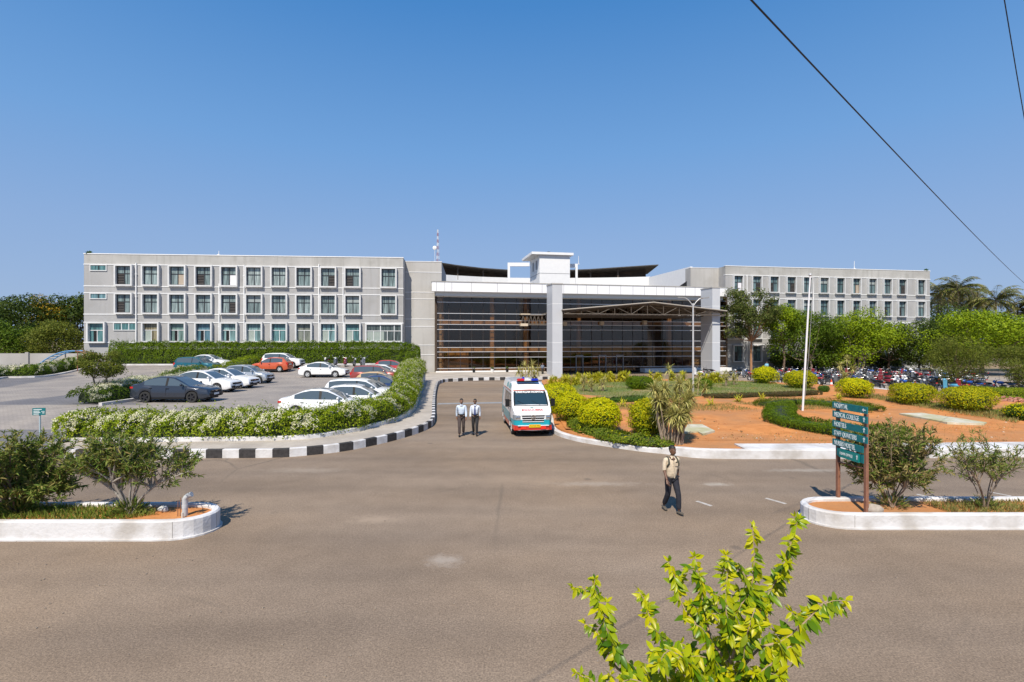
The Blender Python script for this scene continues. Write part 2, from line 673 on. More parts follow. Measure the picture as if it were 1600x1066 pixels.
def asphalt():
    m, nt, b = _nt('asphalt')
    N, L = nt.nodes, nt.links
    tc = N.new('ShaderNodeTexCoord')
    co = tc.outputs['Object']

    def noise(scale, detail=5.0, vec=co):
        n = N.new('ShaderNodeTexNoise')
        n.inputs['Scale'].default_value = scale
        n.inputs['Detail'].default_value = detail
        L.new(vec, n.inputs['Vector'])
        return n.outputs['Fac']

    def ramp(fac, stops):
        r = N.new('ShaderNodeValToRGB')
        e = r.color_ramp.elements
        while len(e) < len(stops):
            e.new(0.5)
        for i, (p, c) in enumerate(stops):
            e[i].position = p
            e[i].color = rgb(c) if not isinstance(c, float) else (c, c, c, 1)
        L.new(fac, r.inputs['Fac'])
        return r.outputs['Color']

    def mix(fac, a, c2, mode='MIX'):
        x = N.new('ShaderNodeMix')
        x.data_type = 'RGBA'
        x.blend_type = mode
        if isinstance(fac, float):
            x.inputs['Factor'].default_value = fac
        else:
            L.new(fac, x.inputs['Factor'])
        L.new(a, x.inputs['A'])
        if isinstance(c2, tuple):
            x.inputs['B'].default_value = rgb(c2)
        else:
            L.new(c2, x.inputs['B'])
        return x.outputs['Result']
    mp = N.new('ShaderNodeMapping')
    mp.inputs['Scale'].default_value = (0.35, 1.0, 1.0)
    L.new(co, mp.inputs['Vector'])
    base = ramp(noise(0.28, 6.0, mp.outputs['Vector']), [(0.30, (0.205, 0.152, 0.108)), (0.5, (0.25, 0.188, 0.136)), (0.72, (0.295, 0.226, 0.166))])
    base = mix(0.4, base, ramp(noise(1.7, 6.0), [(0.3, (0.80, 0.79, 0.78)), (0.7, (1.12, 1.12, 1.12))]), 'MULTIPLY')
    base = mix(0.9, base, ramp(noise(36.0, 3.0), [(0.30, (0.66, 0.66, 0.67)), (0.5, (1.0, 1.0, 1.0)), (0.70, (1.38, 1.37, 1.34))]), 'MULTIPLY')
    # broad worn, dusty and greyer areas, then faint wheel paths and oil drips
    base = mix(0.85, base, ramp(noise(0.09, 4.0), [(0.36, (0.86, 0.88, 0.92)), (0.5, (1.0, 1.0, 1.0)), (0.64, (1.14, 1.10, 1.03))]), 'MULTIPLY')
    wav = N.new('ShaderNodeTexWave')
    wav.wave_type = 'BANDS'
    wav.bands_direction = 'Y'
    wav.inputs['Scale'].default_value = 0.16
    wav.inputs['Distortion'].default_value = 3.5
    wav.inputs['Detail'].default_value = 2.0
    wav.inputs['Detail Scale'].default_value = 0.35
    L.new(co, wav.inputs['Vector'])
    base = mix(0.7, base, ramp(wav.outputs['Fac'], [(0.0, (0.90, 0.90, 0.91)), (0.35, (1.0, 1.0, 1.0)), (1.0, (1.03, 1.02, 1.01))]), 'MULTIPLY')
    dr = N.new('ShaderNodeTexVoronoi')
    dr.inputs['Scale'].default_value = 0.55
    L.new(co, dr.inputs['Vector'])
    spot = ramp(dr.outputs['Distance'], [(0.035, 0.55), (0.09, 0.0)])
    gate2 = ramp(noise(0.35, 1.0), [(0.5, 0.0), (0.56, 1.0)])
    sg = N.new('ShaderNodeMath')
    sg.operation = 'MULTIPLY'
    L.new(spot, sg.inputs[0])
    L.new(gate2, sg.inputs[1])
    base = mix(sg.outputs[0], base, (0.11, 0.09, 0.075))
    base = mix(0.6, base, ramp(noise(14.0, 4.0), [(0.35, (0.86, 0.86, 0.86)), (0.65, (1.10, 1.10, 1.10))]), 'MULTIPLY')
    # fine cracks
    vo = N.new('ShaderNodeTexVoronoi')
    vo.feature = 'DISTANCE_TO_EDGE'
    vo.inputs['Scale'].default_value = 0.22
    wv = N.new('ShaderNodeMix')
    wv.data_type = 'RGBA'
    wv.inputs['Factor'].default_value = 0.18
    nz = N.new('ShaderNodeTexNoise')
    nz.inputs['Scale'].default_value = 0.9
    nz.inputs['Detail'].default_value = 8
    L.new(co, nz.inputs['Vector'])
    L.new(co, wv.inputs['A'])
    L.new(nz.outputs['Color'], wv.inputs['B'])
    L.new(wv.outputs['Result'], vo.inputs['Vector'])
    crack = ramp(vo.outputs['Distance'], [(0.0, 0.55), (0.012, 0.0)])
    gate = ramp(noise(0.12, 2.0), [(0.5, 0.0), (0.62, 1.0)])
    cg = N.new('ShaderNodeMath')
    cg.operation = 'MULTIPLY'
    L.new(crack, cg.inputs[0])
    L.new(gate, cg.inputs[1])
    base = mix(cg.outputs[0], base, (0.10, 0.085, 0.07))
    # pale spills on the road
    for (px, py, rx, ry, col, amt) in ((695, 876, 0.42, 0.34, (0.40, 0.35, 0.30), 0.55), (585, 812, 0.75, 0.35, (0.34, 0.26, 0.19), 0.8), (930, 756, 1.6, 0.3, (0.36, 0.30, 0.24), 0.6),
                                       (1120, 757, 0.5, 0.25, (0.42, 0.37, 0.31), 0.7), (1260, 735, 1.6, 0.25, (0.36, 0.32, 0.27), 0.6), (480, 735, 1.5, 0.4, (0.34, 0.28, 0.22), 0.5)):
        p = gp(px, py)
        vm = N.new('ShaderNodeVectorMath')
        vm.operation = 'SUBTRACT'
        L.new(co, vm.inputs[0])
        vm.inputs[1].default_value = p
        vs = N.new('ShaderNodeVectorMath')
        vs.operation = 'MULTIPLY'
        L.new(vm.outputs[0], vs.inputs[0])
        vs.inputs[1].default_value = (1 / rx, 1 / ry, 0)
        ln = N.new('ShaderNodeVectorMath')
        ln.operation = 'LENGTH'
        L.new(vs.outputs[0], ln.inputs[0])
        ad = N.new('ShaderNodeMath')
        ad.operation = 'MULTIPLY_ADD'
        L.new(noise(5.0, 5.0), ad.inputs[0])
        ad.inputs[1].default_value = 1.6
        L.new(ln.outputs['Value'], ad.inputs[2])
        base = mix(ramp(ad.outputs[0], [(0.72, amt), (1.0, 0.0)]) if False else _clampramp(nt, ad.outputs[0], amt), base, col)
    L.new(base, b.inputs['Base Color'])
    b.inputs['Roughness'].default_value = 0.9
    b.inputs['Specular IOR Level'].default_value = 0.25
    bp = N.new('ShaderNodeBump')
    bp.inputs['Strength'].default_value = 0.45
    bp.inputs['Distance'].default_value = 0.02
    L.new(noise(60.0, 3.0), bp.inputs['Height'])
    L.new(bp.outputs['Normal'], b.inputs['Normal'])
    return m


def _clampramp(nt, val, amt):
    mr = nt.nodes.new('ShaderNodeMapRange')
    mr.inputs['From Min'].default_value = 1.0
    mr.inputs['From Max'].default_value = 1.9
    mr.inputs['To Min'].default_value = amt
    mr.inputs['To Max'].default_value = 0.0
    nt.links.new(val, mr.inputs['Value'])
    return mr.outputs['Result']


ASPH = asphalt()


def paver(name, c1, c2, c3):
    m, nt, b = _nt(name)
    N, L = nt.nodes, nt.links
    tc = N.new('ShaderNodeTexCoord')
    br = N.new('ShaderNodeTexBrick')
    br.inputs['Scale'].default_value = 1.0
    br.inputs['Brick Width'].default_value = 0.22
    br.inputs['Row Height'].default_value = 0.11
    br.inputs['Mortar Size'].default_value = 0.008
    br.inputs['Color1'].default_value = rgb(c1)
    br.inputs['Color2'].default_value = rgb(c2)
    br.inputs['Mortar'].default_value = rgb(c3)
    L.new(tc.outputs['Object'], br.inputs['Vector'])
    nz = N.new('ShaderNodeTexNoise')
    nz.inputs['Scale'].default_value = 0.5
    nz.inputs['Detail'].default_value = 6
    L.new(tc.outputs['Object'], nz.inputs['Vector'])
    r = N.new('ShaderNodeValToRGB')
    r.color_ramp.elements[0].position = 0.3
    r.color_ramp.elements[0].color = (0.78, 0.78, 0.8, 1)
    r.color_ramp.elements[1].position = 0.7
    r.color_ramp.elements[1].color = (1.12, 1.1, 1.06, 1)
    L.new(nz.outputs['Fac'], r.inputs['Fac'])
    mx = N.new('ShaderNodeMix')
    mx.data_type = 'RGBA'
    mx.blend_type = 'MULTIPLY'
    mx.inputs['Factor'].default_value = 1.0
    L.new(br.outputs['Color'], mx.inputs['A'])
    L.new(r.outputs['Color'], mx.inputs['B'])
    L.new(mx.outputs['Result'], b.inputs['Base Color'])
    b.inputs['Roughness'].default_value = 0.9
    return m


PAVE = paver('lot_pavers', (0.28, 0.25, 0.225), (0.325, 0.29, 0.26), (0.21, 0.185, 0.165))
PAVE_D = paver('dark_and_shaded_pavers', (0.155, 0.150, 0.16), (0.18, 0.172, 0.18), (0.11, 0.105, 0.105))


def struct(o, label, cat):
    return tag(o, label, cat, None, 'structure')


mb = MB()
mb.quad((-3000, -300, -0.06), (3000, -300, -0.06), (3000, 4000, -0.06), (-3000, 4000, -0.06))
struct(mb.build('ground', DIRT), 'dry brown earth reaching to the horizon around the hospital', 'ground')
mb = MB()
mb.prism([(-90, -12), (90, -12), (90, 74), (-8, 74), (-8, 70.0), (-14, 68.0), (-90, 64)], -0.05, 0.0)
struct(mb.build('road', ASPH), 'wide brown-grey asphalt forecourt and driveway', 'road')

# ---- kerb lines (world points along the visible foot of each kerb)
KB = [(-17.2, 19.94), (-15.0, 19.9), (-12.4, 19.9), (-9.3, 20.0), (-8.15, 20.3), (-6.8, 21.15), (-5.8, 22.5), (-5.0, 24.0), (-4.35, 26.0), (-4.2, 28.4), (-5.0, 34.1),
      (-6.1, 41.9), (-7.2, 50.7), (-7.5, 54.2), (-7.2, 56.8), (-6.0, 57.9), (-4.3, 58.9), (-0.7, 59.8), (5.2, 60.8)]
KERB = smooth_path([(x, y, 0) for x, y in KB], 8)
KERB_R = resample(KERB, 0.62)
mb = MB()
fine = resample(KERB, 0.62 / 4)
strip_wall(mb, fine, 0.0, 0.2, -0.04, 0.33, 0, lambda k: (k // 4) % 2, 0.02)
struct(mb.build('kerb', [WHITEWALL, BLACKP]), 'black and white striped kerb curving along the car park footway', 'kerb')

HP = [(-19.1, 21.5), (-16.0, 21.6), (-13.2, 21.7), (-9.1, 22.1), (-7.5, 23.6), (-6.6, 25.4), (-5.9, 27.9), (-5.9, 31.8), (-6.9, 39.0), (-8.1, 47.0), (-9.0, 54.0)]
HEDGE = smooth_path([(x, y, 0) for x, y in HP], 8)
mb = MB()
foot = [(p.x + n.x * 0.19, p.y + n.y * 0.19) for p, n in zip(KERB, normals2(KERB))]
poly = foot + [(4.6, 72.0), (-13.6, 69.5), (-13.6, 61.0), (-10.5, 55.5)] + [(p.x - n.x * -0.1, p.y - n.y * -0.1) for p, n in list(zip(HEDGE, normals2(HEDGE)))[::-1]]
mb.prism(poly, -0.04, 0.30)
struct(mb.build('footway', CONC), 'dusty concrete footway between striped kerb and flowering hedge', 'footway')

# ---- parking plateau with its drive
lo_x = [-18.4, -13.2, -9.1, -7.5, -6.5, -6.0]
lo_y = [22.3, 22.6, 23.1, 24.6, 26.6, 29.0]
hi_x = [-13.7, -10.6, -9.6, -8.7, -7.6, -6.5, -6.0]
hi_y = [63.0, 57.0, 54.0, 47.0, 39.0, 33.0, 30.0]
mb = MB()
xs = list(np.arange(-78, -6.0, 0.6)) + [-6.0]
prev = None
NY = 80
for i, x in enumerate(xs):
    y0 = 20.25 if x < -18.4 else float(np.interp(x, lo_x, lo_y))
    y1 = 63.0 if x < -13.7 else float(np.interp(x, hi_x, hi_y))
    col = [(x, y0 + (y1 - y0) * k / NY, zlot(x, y0 + (y1 - y0) * k / NY)) for k in range(NY + 1)]
    if prev:
        vs = prev + col
        for k in range(NY):
            c = Vector(vs[k])
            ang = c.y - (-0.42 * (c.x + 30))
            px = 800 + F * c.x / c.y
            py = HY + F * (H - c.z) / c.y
            dark = (px < 150 and 586 + (130 - px) * 0.03 < py < 605 - px * 0.16) or (py < 634 and py > 634 - (px + 60) * 0.105 and px < 205 and px > -80) or (py > 676 and px < 75)  # dark paver bands, plus a front-left patch where shadow is put into the colour
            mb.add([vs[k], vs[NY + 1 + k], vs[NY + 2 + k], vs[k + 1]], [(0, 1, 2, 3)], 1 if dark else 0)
    prev = col
struct(mb.build('parking_lot', [PAVE, PAVE_D], smooth=60), 'raised grey block-paved car park and side drive', 'car park')

# retaining wall under the flowering hedge
mb = MB()
hp = resample(HEDGE, 0.5)
nW = len(hp)
strip_wall(mb, hp[2:], -0.04, 0.16, 0.2, lambda i: 0.47 + 0.8 * sm((hp[i + 2].y - 24) / 28.0), 0, None, 0.02)
e = hp[-1]
mb.bx(e.x - 1.6, e.x + 0.06, e.y, e.y + 0.2, 0.2, 1.28)
wall = mb.build('planter_wall', WHITEWALL, None, hp[0])
tag(wall, 'low white retaining wall under the white-flowered hedge of the car park', 'wall')

# ---- right garden
GB = [(2.9, 55.0), (2.4, 45.0), (2.2, 37.0), (2.1, 29.9), (1.95, 25.6), (2.7, 23.5), (3.9, 22.2), (5.05, 21.2), (6.1, 20.6), (6.9, 20.0), (8.2, 19.8), (12.0, 19.8), (19.7, 20.1), (30, 20.5), (46, 21.2)]
GK = resample(smooth_path([(x, y, 0) for x, y in GB], 8), 0.4)
mb = MB()
strip_wall(mb, GK, 0.0, 0.24, -0.04, lambda i: 0.20 + 0.15 * sm((GK[i].x - 5.6) / 1.0), 0, None, 0.03)
wide = [p for p in GK if p.x > 8.6]
strip_wall(mb, wide, 0.26, 1.25, 0.0, 0.345, 0, None, 0.015)
struct(mb.build('kerb', WHITEWALL), 'white painted kerb and strip round the red soil garden', 'kerb')
GN = [(p.x + n.x * 0.22, p.y + n.y * 0.22) for p, n in zip(GK, normals2(GK))]
GARDEN = GN + [(46, 28.0), (34.6, 35.4), (33.2, 40.0), (31.4, 46.2), (28.5, 51.0), (24.5, 55.0), (18, 56.5), (10, 56.5), (3.2, 56.0)]


def inside(x, y, poly):
    c = False
    n = len(poly)
    for i in range(n):
        x1, y1 = poly[i][0], poly[i][1]
        x2, y2 = poly[(i + 1) % n][0], poly[(i + 1) % n][1]
        if (y1 > y) != (y2 > y) and x < (x2 - x1) * (y - y1) / (y2 - y1) + x1:
            c = not c
    return c


def zgar(x, y):
    return 0.30 + 0.035 * math.sin(x * 0.9 + 0.4 * y) * math.sin(y * 0.7) if y > 22 else 0.30


mb = MB()
mb.prism(GARDEN, -0.04, 0.29)
struct(mb.build('garden_bed', SOIL), 'bare orange-red soil of the roundabout garden', 'soil')
mb = MB()
for a in np.arange(2.0, 46, 0.5):                      # undulating soil surface
    for b_ in np.arange(20, 57, 0.5):
        qs = [(a, b_), (a + .5, b_), (a + .5, b_ + .5), (a, b_ + .5)]
        if all(inside(x, y, GARDEN) and (x < 6.0 or y > 21.6) for x, y in qs):
            mb.add([(x, y, 0.285 + (0.03 * (math.sin(x * 1.1 + y * 0.5) + math.sin(y * 1.7 - x * 0.3)) + 0.055) * sm((y - 21.4) / 2.0)) for x, y in qs], [(0, 1, 2, 3)])
o = mb.build('soil_surface', SOIL, None, None, 90)
struct(o, 'uneven red soil surface inside the white garden kerb', 'soil')

# lawns inside the garden
LAWN1 = [gp(x, y, 0.36)[:2] for x, y in ((872, 606), (900, 599), (1000, 597), (1100, 595), (1190, 597), (1240, 604), (1280, 611), (1200, 616), (1100, 618), (1060, 622), (1010, 624), (950, 622), (905, 616))]
mb = MB()
mb.prism(LAWN1, 0.2, 0.395)
struct(mb.build('lawn', LAWN), 'mown green lawn behind the red soil of the garden', 'lawn')

# right-hand bike yard and its kerb
mb = MB()
YARD = [(34.9, 35.0), (31.8, 46.4), (28.9, 51.3), (24.8, 55.6), (24.0, 71.5), (90, 80), (90, 35)]
mb.prism(YARD, -0.03, 0.012)
struct(mb.build('bike_yard', mat('yard_concrete', (0.30, 0.25, 0.21), (0.38, 0.33, 0.28), 1.2, 0.9, 0.2, 20, big=(0.26, 0.19, 0.13), bigscale=0.2)), 'dusty parking yard in front of the right wing', 'yard')
yk = resample(smooth_path([(46, 28.2, 0), (34.6, 35.5, 0), (33.3, 40, 0), (31.5, 46.3, 0)], 8), 0.5)
mb = MB()
strip_wall(mb, yk, -0.7, 0.0, -0.03, 0.33, 0, None, 0.03)
struct(mb.build('kerb', WHITEWALL), 'white kerb between the round yellow bushes and the bike yard', 'kerb')
yk = resample([Vector((24.6, 60.3, 0)), Vector((40, 63.5, 0)), Vector((60, 67.5, 0))], 0.8)
mb = MB()
strip_wall(mb, [Vector((24.2, 70.2, 0)), Vector((30, 71.2, 0)), Vector((36, 72.2, 0))], -0.2, 0.0, -0.03, 0.25)
struct(mb.build('kerb', WHITEWALL), 'short pale kerb at the foot of the right wing', 'kerb')

# drain strip and painted dashes
mb = MB()
pa, pb = gp(684, 631), gp(792, 629)
mb.quad((pa.x, pa.y - 0.45, 0.004), (pb.x, pb.y - 0.45, 0.004), (pb.x, pb.y + 0.35, 0.004), (pa.x, pa.y + 0.35, 0.004))
struct(mb.build('road_strip', mat('worn_concrete_strip', (0.22, 0.23, 0.24), (0.32, 0.31, 0.30), 2.0, 0.55, 0.2, 10)), 'pale worn drain strip across the driveway beside the ambulance', 'road strip')
mb = MB()
for px, py, L in ((1100, 787, 0.5), (1212, 783, 0.6), (1448, 776, 0.5), (1562, 772, 0.5)):
    p = gp(px, py)
    d = Vector((0.5, -0.87, 0))
    nrm = Vector((0.87, 0.5, 0)) * 0.055
    a, b_ = p - d * L / 2, p + d * L / 2
    q = [a - nrm, b_ - nrm, b_ + nrm, a + nrm]
    mb.quad(*[(v.x, v.y, 0.004) for v in q])
struct(mb.build('road_marking', mat('road_paint', (0.55, 0.52, 0.48), (0.35, 0.31, 0.27), 8.0, 0.8)), 'short worn white dashes painted across the asphalt', 'road marking')
# pale slabs lying on the soil
for nm, pts in (('L', ((1075, 663), (1097, 663), (1117, 673), (1098, 678), (1090, 674), (1066, 676))), ('R', ((1405, 646), (1440, 645), (1542, 660), (1537, 662), (1480, 660)))):
    mb = MB()
    mb.prism([gp(x, y, 0.42)[:2] for x, y in pts][::-1], 0.25, 0.425)
    o = mb.build('concrete_slab', SLAB)
    struct(o, 'broken white concrete slab on the soil beside the dracaena clump' if nm == 'L' else 'long flaking pale slab flush with the soil before the bushes', 'slab')


def island(x0, x1, y0, y1, h, end, label, soil_label):
    r = (y1 - y0) / 2 * 0.98
    pts = []
    if end == 'R':
        pts = [(x0, y0)] + [(x, y0) for x in np.arange(x0 + 1.5, x1 - r, 1.5)]
        for k in range(13):
            a = -PI / 2 + PI * k / 12
            pts.append((x1 - r + r * 1.15 * math.cos(a), (y0 + y1) / 2 + r * math.sin(a)))
        pts += [(x, y1) for x in np.arange(x1 - r - 0.2, x0, -1.5)] + [(x0, y1)]
    else:
        pts = [(x1, y1)] + [(x, y1) for x in np.arange(x1 - 1.5, x0 + r, -1.5)]
        for k in range(13):
            a = PI / 2 + PI * k / 12
            pts.append((x0 + r + r * 1.15 * math.cos(a), (y0 + y1) / 2 + r * math.sin(a)))
        pts += [(x, y0) for x in np.arange(x0 + r + 0.2, x1, 1.5)] + [(x1, y0)]
    P = [Vector((x, y, 0)) for x, y in pts]
    mb = MB()
    strip_wall(mb, P, 0.0, 0.17, -0.03, h, 0, None, 0.035)
    strip_wall(mb, P, -0.05, 0.01, -0.03, 0.035, 0)
    for i in range(4, len(P) - 2, 5):                      # cracked render joints
        t = (P[i + 1] - P[i]).normalized()
        n_ = normals2(P)[i]
        c = P[i] + n_ * 0.0
        mb.box((c.x, c.y, (h - 0.03) / 2 + 0.02), (0.007, 0.008, h - 0.07), math.atan2(t.y, t.x), 1)
    o = mb.build('planter_wall', [WHITEWALL, mat('joint_dirt', (0.22, 0.19, 0.16), None, rough=0.9)], None, P[0])
    tag(o, label, 'wall')
    q = [(p.x + n.x * 0.15, p.y + n.y * 0.15) for p, n in zip(P, normals2(P))]
    mb = MB()
    mb.prism(q, -0.03, h - 0.09)
    struct(mb.build('planter_soil', SOIL), soil_label, 'soil')


island(-26, -7.10, 11.7, 13.15, 0.43, 'R', 'white painted traffic island wall holding the oleanders and bent pipe', 'orange soil inside the island with the bent pipe')
island(7.40, 26, 12.4, 13.85, 0.36, 'L', 'white painted traffic island wall under the green direction sign', 'orange soil inside the island under the green direction sign')
# ================================================================== hospital building
def plaster(name, c1, c2, stain):
    m, nt, b = _nt(name)
    N, L = nt.nodes, nt.links
    tc = N.new('ShaderNodeTexCoord')

    def nz(scale, st, det=6.0):
        mp = N.new('ShaderNodeMapping')
        mp.inputs['Scale'].default_value = st
        L.new(tc.outputs['Object'], mp.inputs['Vector'])
        n = N.new('ShaderNodeTexNoise')
        n.inputs['Scale'].default_value = scale
        n.inputs['Detail'].default_value = det
        L.new(mp.outputs['Vector'], n.inputs['Vector'])
        return n.outputs['Fac']

    def ramp(f, a, ca, b_, cb):
        r = N.new('ShaderNodeValToRGB')
        r.color_ramp.elements[0].position = a
        r.color_ramp.elements[0].color = rgb(ca)
        r.color_ramp.elements[1].position = b_
        r.color_ramp.elements[1].color = rgb(cb)
        L.new(f, r.inputs['Fac'])
        return r.outputs['Color']
    col = ramp(nz(0.35, (1, 1, 1)), 0.35, c1, 0.68, c2)
    for f, a, b_, amt in ((nz(1.4, (1.0, 1.0, 0.10)), 0.52, 0.75, 0.6), (nz(0.5, (1, 1, 1.2), 8.0), 0.56, 0.72, 0.45), (nz(3.2, (1.0, 1.0, 0.05)), 0.60, 0.72, 0.5)):
        k = ramp(f, a, (0, 0, 0), b_, (amt, amt, amt))
        mx = N.new('ShaderNodeMix')
        mx.data_type = 'RGBA'
        L.new(k, mx.inputs['Factor'])
        L.new(col, mx.inputs['A'])
        mx.inputs['B'].default_value = rgb(stain)
        col = mx.outputs['Result']
    L.new(col, b.inputs['Base Color'])
    b.inputs['Roughness'].default_value = 0.9
    b.inputs['Specular IOR Level'].default_value = 0.2
    return m


PLAS = plaster('grey_plaster', (0.355, 0.352, 0.352), (0.415, 0.41, 0.41), (0.30, 0.29, 0.275))
PLAS_T = plaster('weathered_parapet', (0.39, 0.38, 0.36), (0.46, 0.45, 0.43), (0.30, 0.29, 0.265))
PLAS_L = plaster('pale_render', (0.42, 0.405, 0.385), (0.48, 0.465, 0.445), (0.36, 0.345, 0.32))
TRIM = mat('white_trim', (0.76, 0.76, 0.77), (0.80, 0.80, 0.80), 2.0, 0.7)
TRIMW = mat('window_surround_paint', (0.66, 0.66, 0.665), (0.58, 0.58, 0.58), 1.6, 0.75)
ACP = mat('white_panel', (0.80, 0.80, 0.82), (0.84, 0.84, 0.85), 0.5, 0.35)
ACPG = mat('silver_panel', (0.50, 0.515, 0.545), (0.53, 0.545, 0.575), 0.6, 0.4)
SOFF = mat('soffit_panel', (0.55, 0.57, 0.58), None, rough=0.5)
SEAM = mat('dark_seam', (0.30, 0.30, 0.32), None, rough=0.7)
RAIL = mat('aluminium_rail', (0.72, 0.72, 0.74), None, rough=0.35, metal=0.3)
MULL = mat('bronze_mullion', (0.03, 0.022, 0.018), None, rough=0.4)
TAN = mat('tan_column', (0.43, 0.325, 0.23), (0.36, 0.27, 0.19), 1.0, 0.8)
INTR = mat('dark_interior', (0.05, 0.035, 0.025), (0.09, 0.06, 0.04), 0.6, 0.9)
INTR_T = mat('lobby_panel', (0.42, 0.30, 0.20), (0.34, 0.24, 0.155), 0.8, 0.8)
ROOFD = mat('dark_roof_sheet', (0.05, 0.045, 0.04), (0.09, 0.08, 0.07), 2.0, 0.8)
SHEET = mat('canopy_sheet', (0.22, 0.185, 0.145), (0.17, 0.145, 0.11), 2.0, 0.7)
TRUSS = mat('canopy_truss', (0.13, 0.105, 0.082), (0.10, 0.08, 0.065), 3.0, 0.6)
SASHD = mat('dark_window_sash', (0.03, 0.03, 0.035), None, rough=0.4)


def tinted_glass():
    m, nt, b = _nt('bronze_glass')
    N, L = nt.nodes, nt.links
    N.remove(b)
    tr = N.new('ShaderNodeBsdfTransparent')
    tr.inputs['Color'].default_value = (0.82, 0.72, 0.60, 1)
    gl = N.new('ShaderNodeBsdfGlossy')
    gl.inputs['Roughness'].default_value = 0.03
    gl.inputs['Color'].default_value = (0.55, 0.52, 0.5, 1)
    fr = N.new('ShaderNodeFresnel')
    fr.inputs['IOR'].default_value = 1.55
    ma = N.new('ShaderNodeMath')
    ma.operation = 'MULTIPLY'
    ma.inputs[1].default_value = 1.4
    L.new(fr.outputs[0], ma.inputs[0])
    N.remove(fr)
    N.remove(ma)
    mx = N.new('ShaderNodeMixShader')
    mx.inputs['Fac'].default_value = 0.085
    L.new(tr.outputs[0], mx.inputs[1])
    L.new(gl.outputs[0], mx.inputs[2])
    L.new(mx.outputs[0], N['Material Output'].inputs['Surface'])
    return m


def window_glass(name, cols):
    """curtained window glass: the curtain tone behind it differs from pane to pane"""
    m, nt, b = _nt(name)
    N, L = nt.nodes, nt.links
    oi = N.new('ShaderNodeObjectInfo')
    tc = N.new('ShaderNodeTexCoord')
    r = N.new('ShaderNodeValToRGB')
    e = r.color_ramp.elements
    while len(e) < len(cols):
        e.new(0.5)
    for i, c in enumerate(cols):
        e[i].position = i / (len(cols) - 1)
        e[i].color = rgb(c)
    L.new(oi.outputs['Random'], r.inputs['Fac'])
    mp = N.new('ShaderNodeMapping')
    mp.inputs['Scale'].default_value = (5.0, 5.0, 0.35)
    L.new(tc.outputs['Object'], mp.inputs['Vector'])
    n = N.new('ShaderNodeTexNoise')
    n.inputs['Scale'].default_value = 1.3
    n.inputs['Detail'].default_value = 3
    L.new(mp.outputs['Vector'], n.inputs['Vector'])
    r2 = N.new('ShaderNodeValToRGB')
    r2.color_ramp.elements[0].position = 0.35
    r2.color_ramp.elements[0].color = (0.45, 0.45, 0.45, 1)
    r2.color_ramp.elements[1].position = 0.65
    r2.color_ramp.elements[1].color = (1.5, 1.5, 1.5, 1)
    L.new(n.outputs['Fac'], r2.inputs['Fac'])
    mx = N.new('ShaderNodeMix')
    mx.data_type = 'RGBA'
    mx.blend_type = 'MULTIPLY'
    mx.inputs['Factor'].default_value = 1.0
    L.new(r.outputs['Color'], mx.inputs['A'])
    L.new(r2.outputs['Color'], mx.inputs['B'])
    L.new(mx.outputs['Result'], b.inputs['Base Color'])
    b.inputs['Roughness'].default_value = 0.12
    b.inputs['Specular IOR Level'].default_value = 0.5
    return m


GLZ = tinted_glass()
WG_U = window_glass('upper_window_glass', [(0.11, 0.155, 0.16), (0.22, 0.275, 0.275), (0.15, 0.20, 0.20), (0.28, 0.33, 0.325)])
WG_L = window_glass('lower_window_glass', [(0.06, 0.16, 0.17), (0.16, 0.26, 0.26), (0.08, 0.17, 0.22), (0.20, 0.17, 0.10), (0.12, 0.2, 0.19)])
WG_R = window_glass('right_window_glass', [(0.065, 0.115, 0.125), (0.12, 0.175, 0.185), (0.08, 0.135, 0.145)])


class Fr:
    """a facade plane: u along it, v out towards the forecourt"""

    def __init__(self, x0, d0, tan):
        self.o = Vector((x0, d0, 0))
        c = 1 / math.sqrt(1 + tan * tan)
        self.u = Vector((c, tan * c, 0))
        self.n = Vector((tan * c, -c, 0))
        self.tan = tan

    def p(self, u, v, z):
        q = self.o + self.u * u + self.n * v
        return (q.x, q.y, z)

    def U(self, px, v=0.0):
        """u where the sight line of photo column px meets the plane v"""
        o = self.o + self.n * v
        k = (px - 800.0) / F
        X = k * (o.y - self.tan * o.x) / (1 - self.tan * k)
        return (X - o.x) / self.u.x

    def d(self, u, v=0.0):
        return self.p(u, v, 0)[1]

    def box(self, mb, u0, u1, v0, v1, z0, z1, mi=0):
        mb.hexa([self.p(u0, v1, z0), self.p(u1, v1, z0), self.p(u1, v0, z0), self.p(u0, v0, z0),
                 self.p(u0, v1, z1), self.p(u1, v1, z1), self.p(u1, v0, z1), self.p(u0, v0, z1)], mi)


LW = Fr(-53.1, 65.1, 0.082)
EN = Fr(-10.44, 68.5, 0.194)
RW = Fr(32.9, 80.9, 0.168)
BO = Vector((0, 75, 0))
B = empty('hospital_building', BO, 'wide grey three-storey hospital with white framed windows and central glass entrance', 'building')


def bpart(mb, name, mats, parent=None, smooth=None, bevel=0.0):
    return mb.build(name, mats, parent or B, BO, smooth, bevel)


UL = LW.U(630)
ZR = 15.25
mb = MB()
LW.box(mb, 0, UL, -16, 0, 0.0, 13.95, 0)
LW.box(mb, 0, UL, -16, 0.0, 13.95, ZR, 1)
LW.box(mb, -0.05, UL + 0.05, -0.35, 0.05, ZR, ZR + 0.1, 2)
bpart(mb, 'left_wing_wall', [PLAS, PLAS_T, TRIM])
mb = MB()
for z in (13.98, 11.28, 10.42, 7.78, 6.78, 4.28):
    LW.box(mb, -0.03, UL + 0.03, -0.5, 0.05, z - 0.05, z + 0.05)
bpart(mb, 'band_course', TRIM)
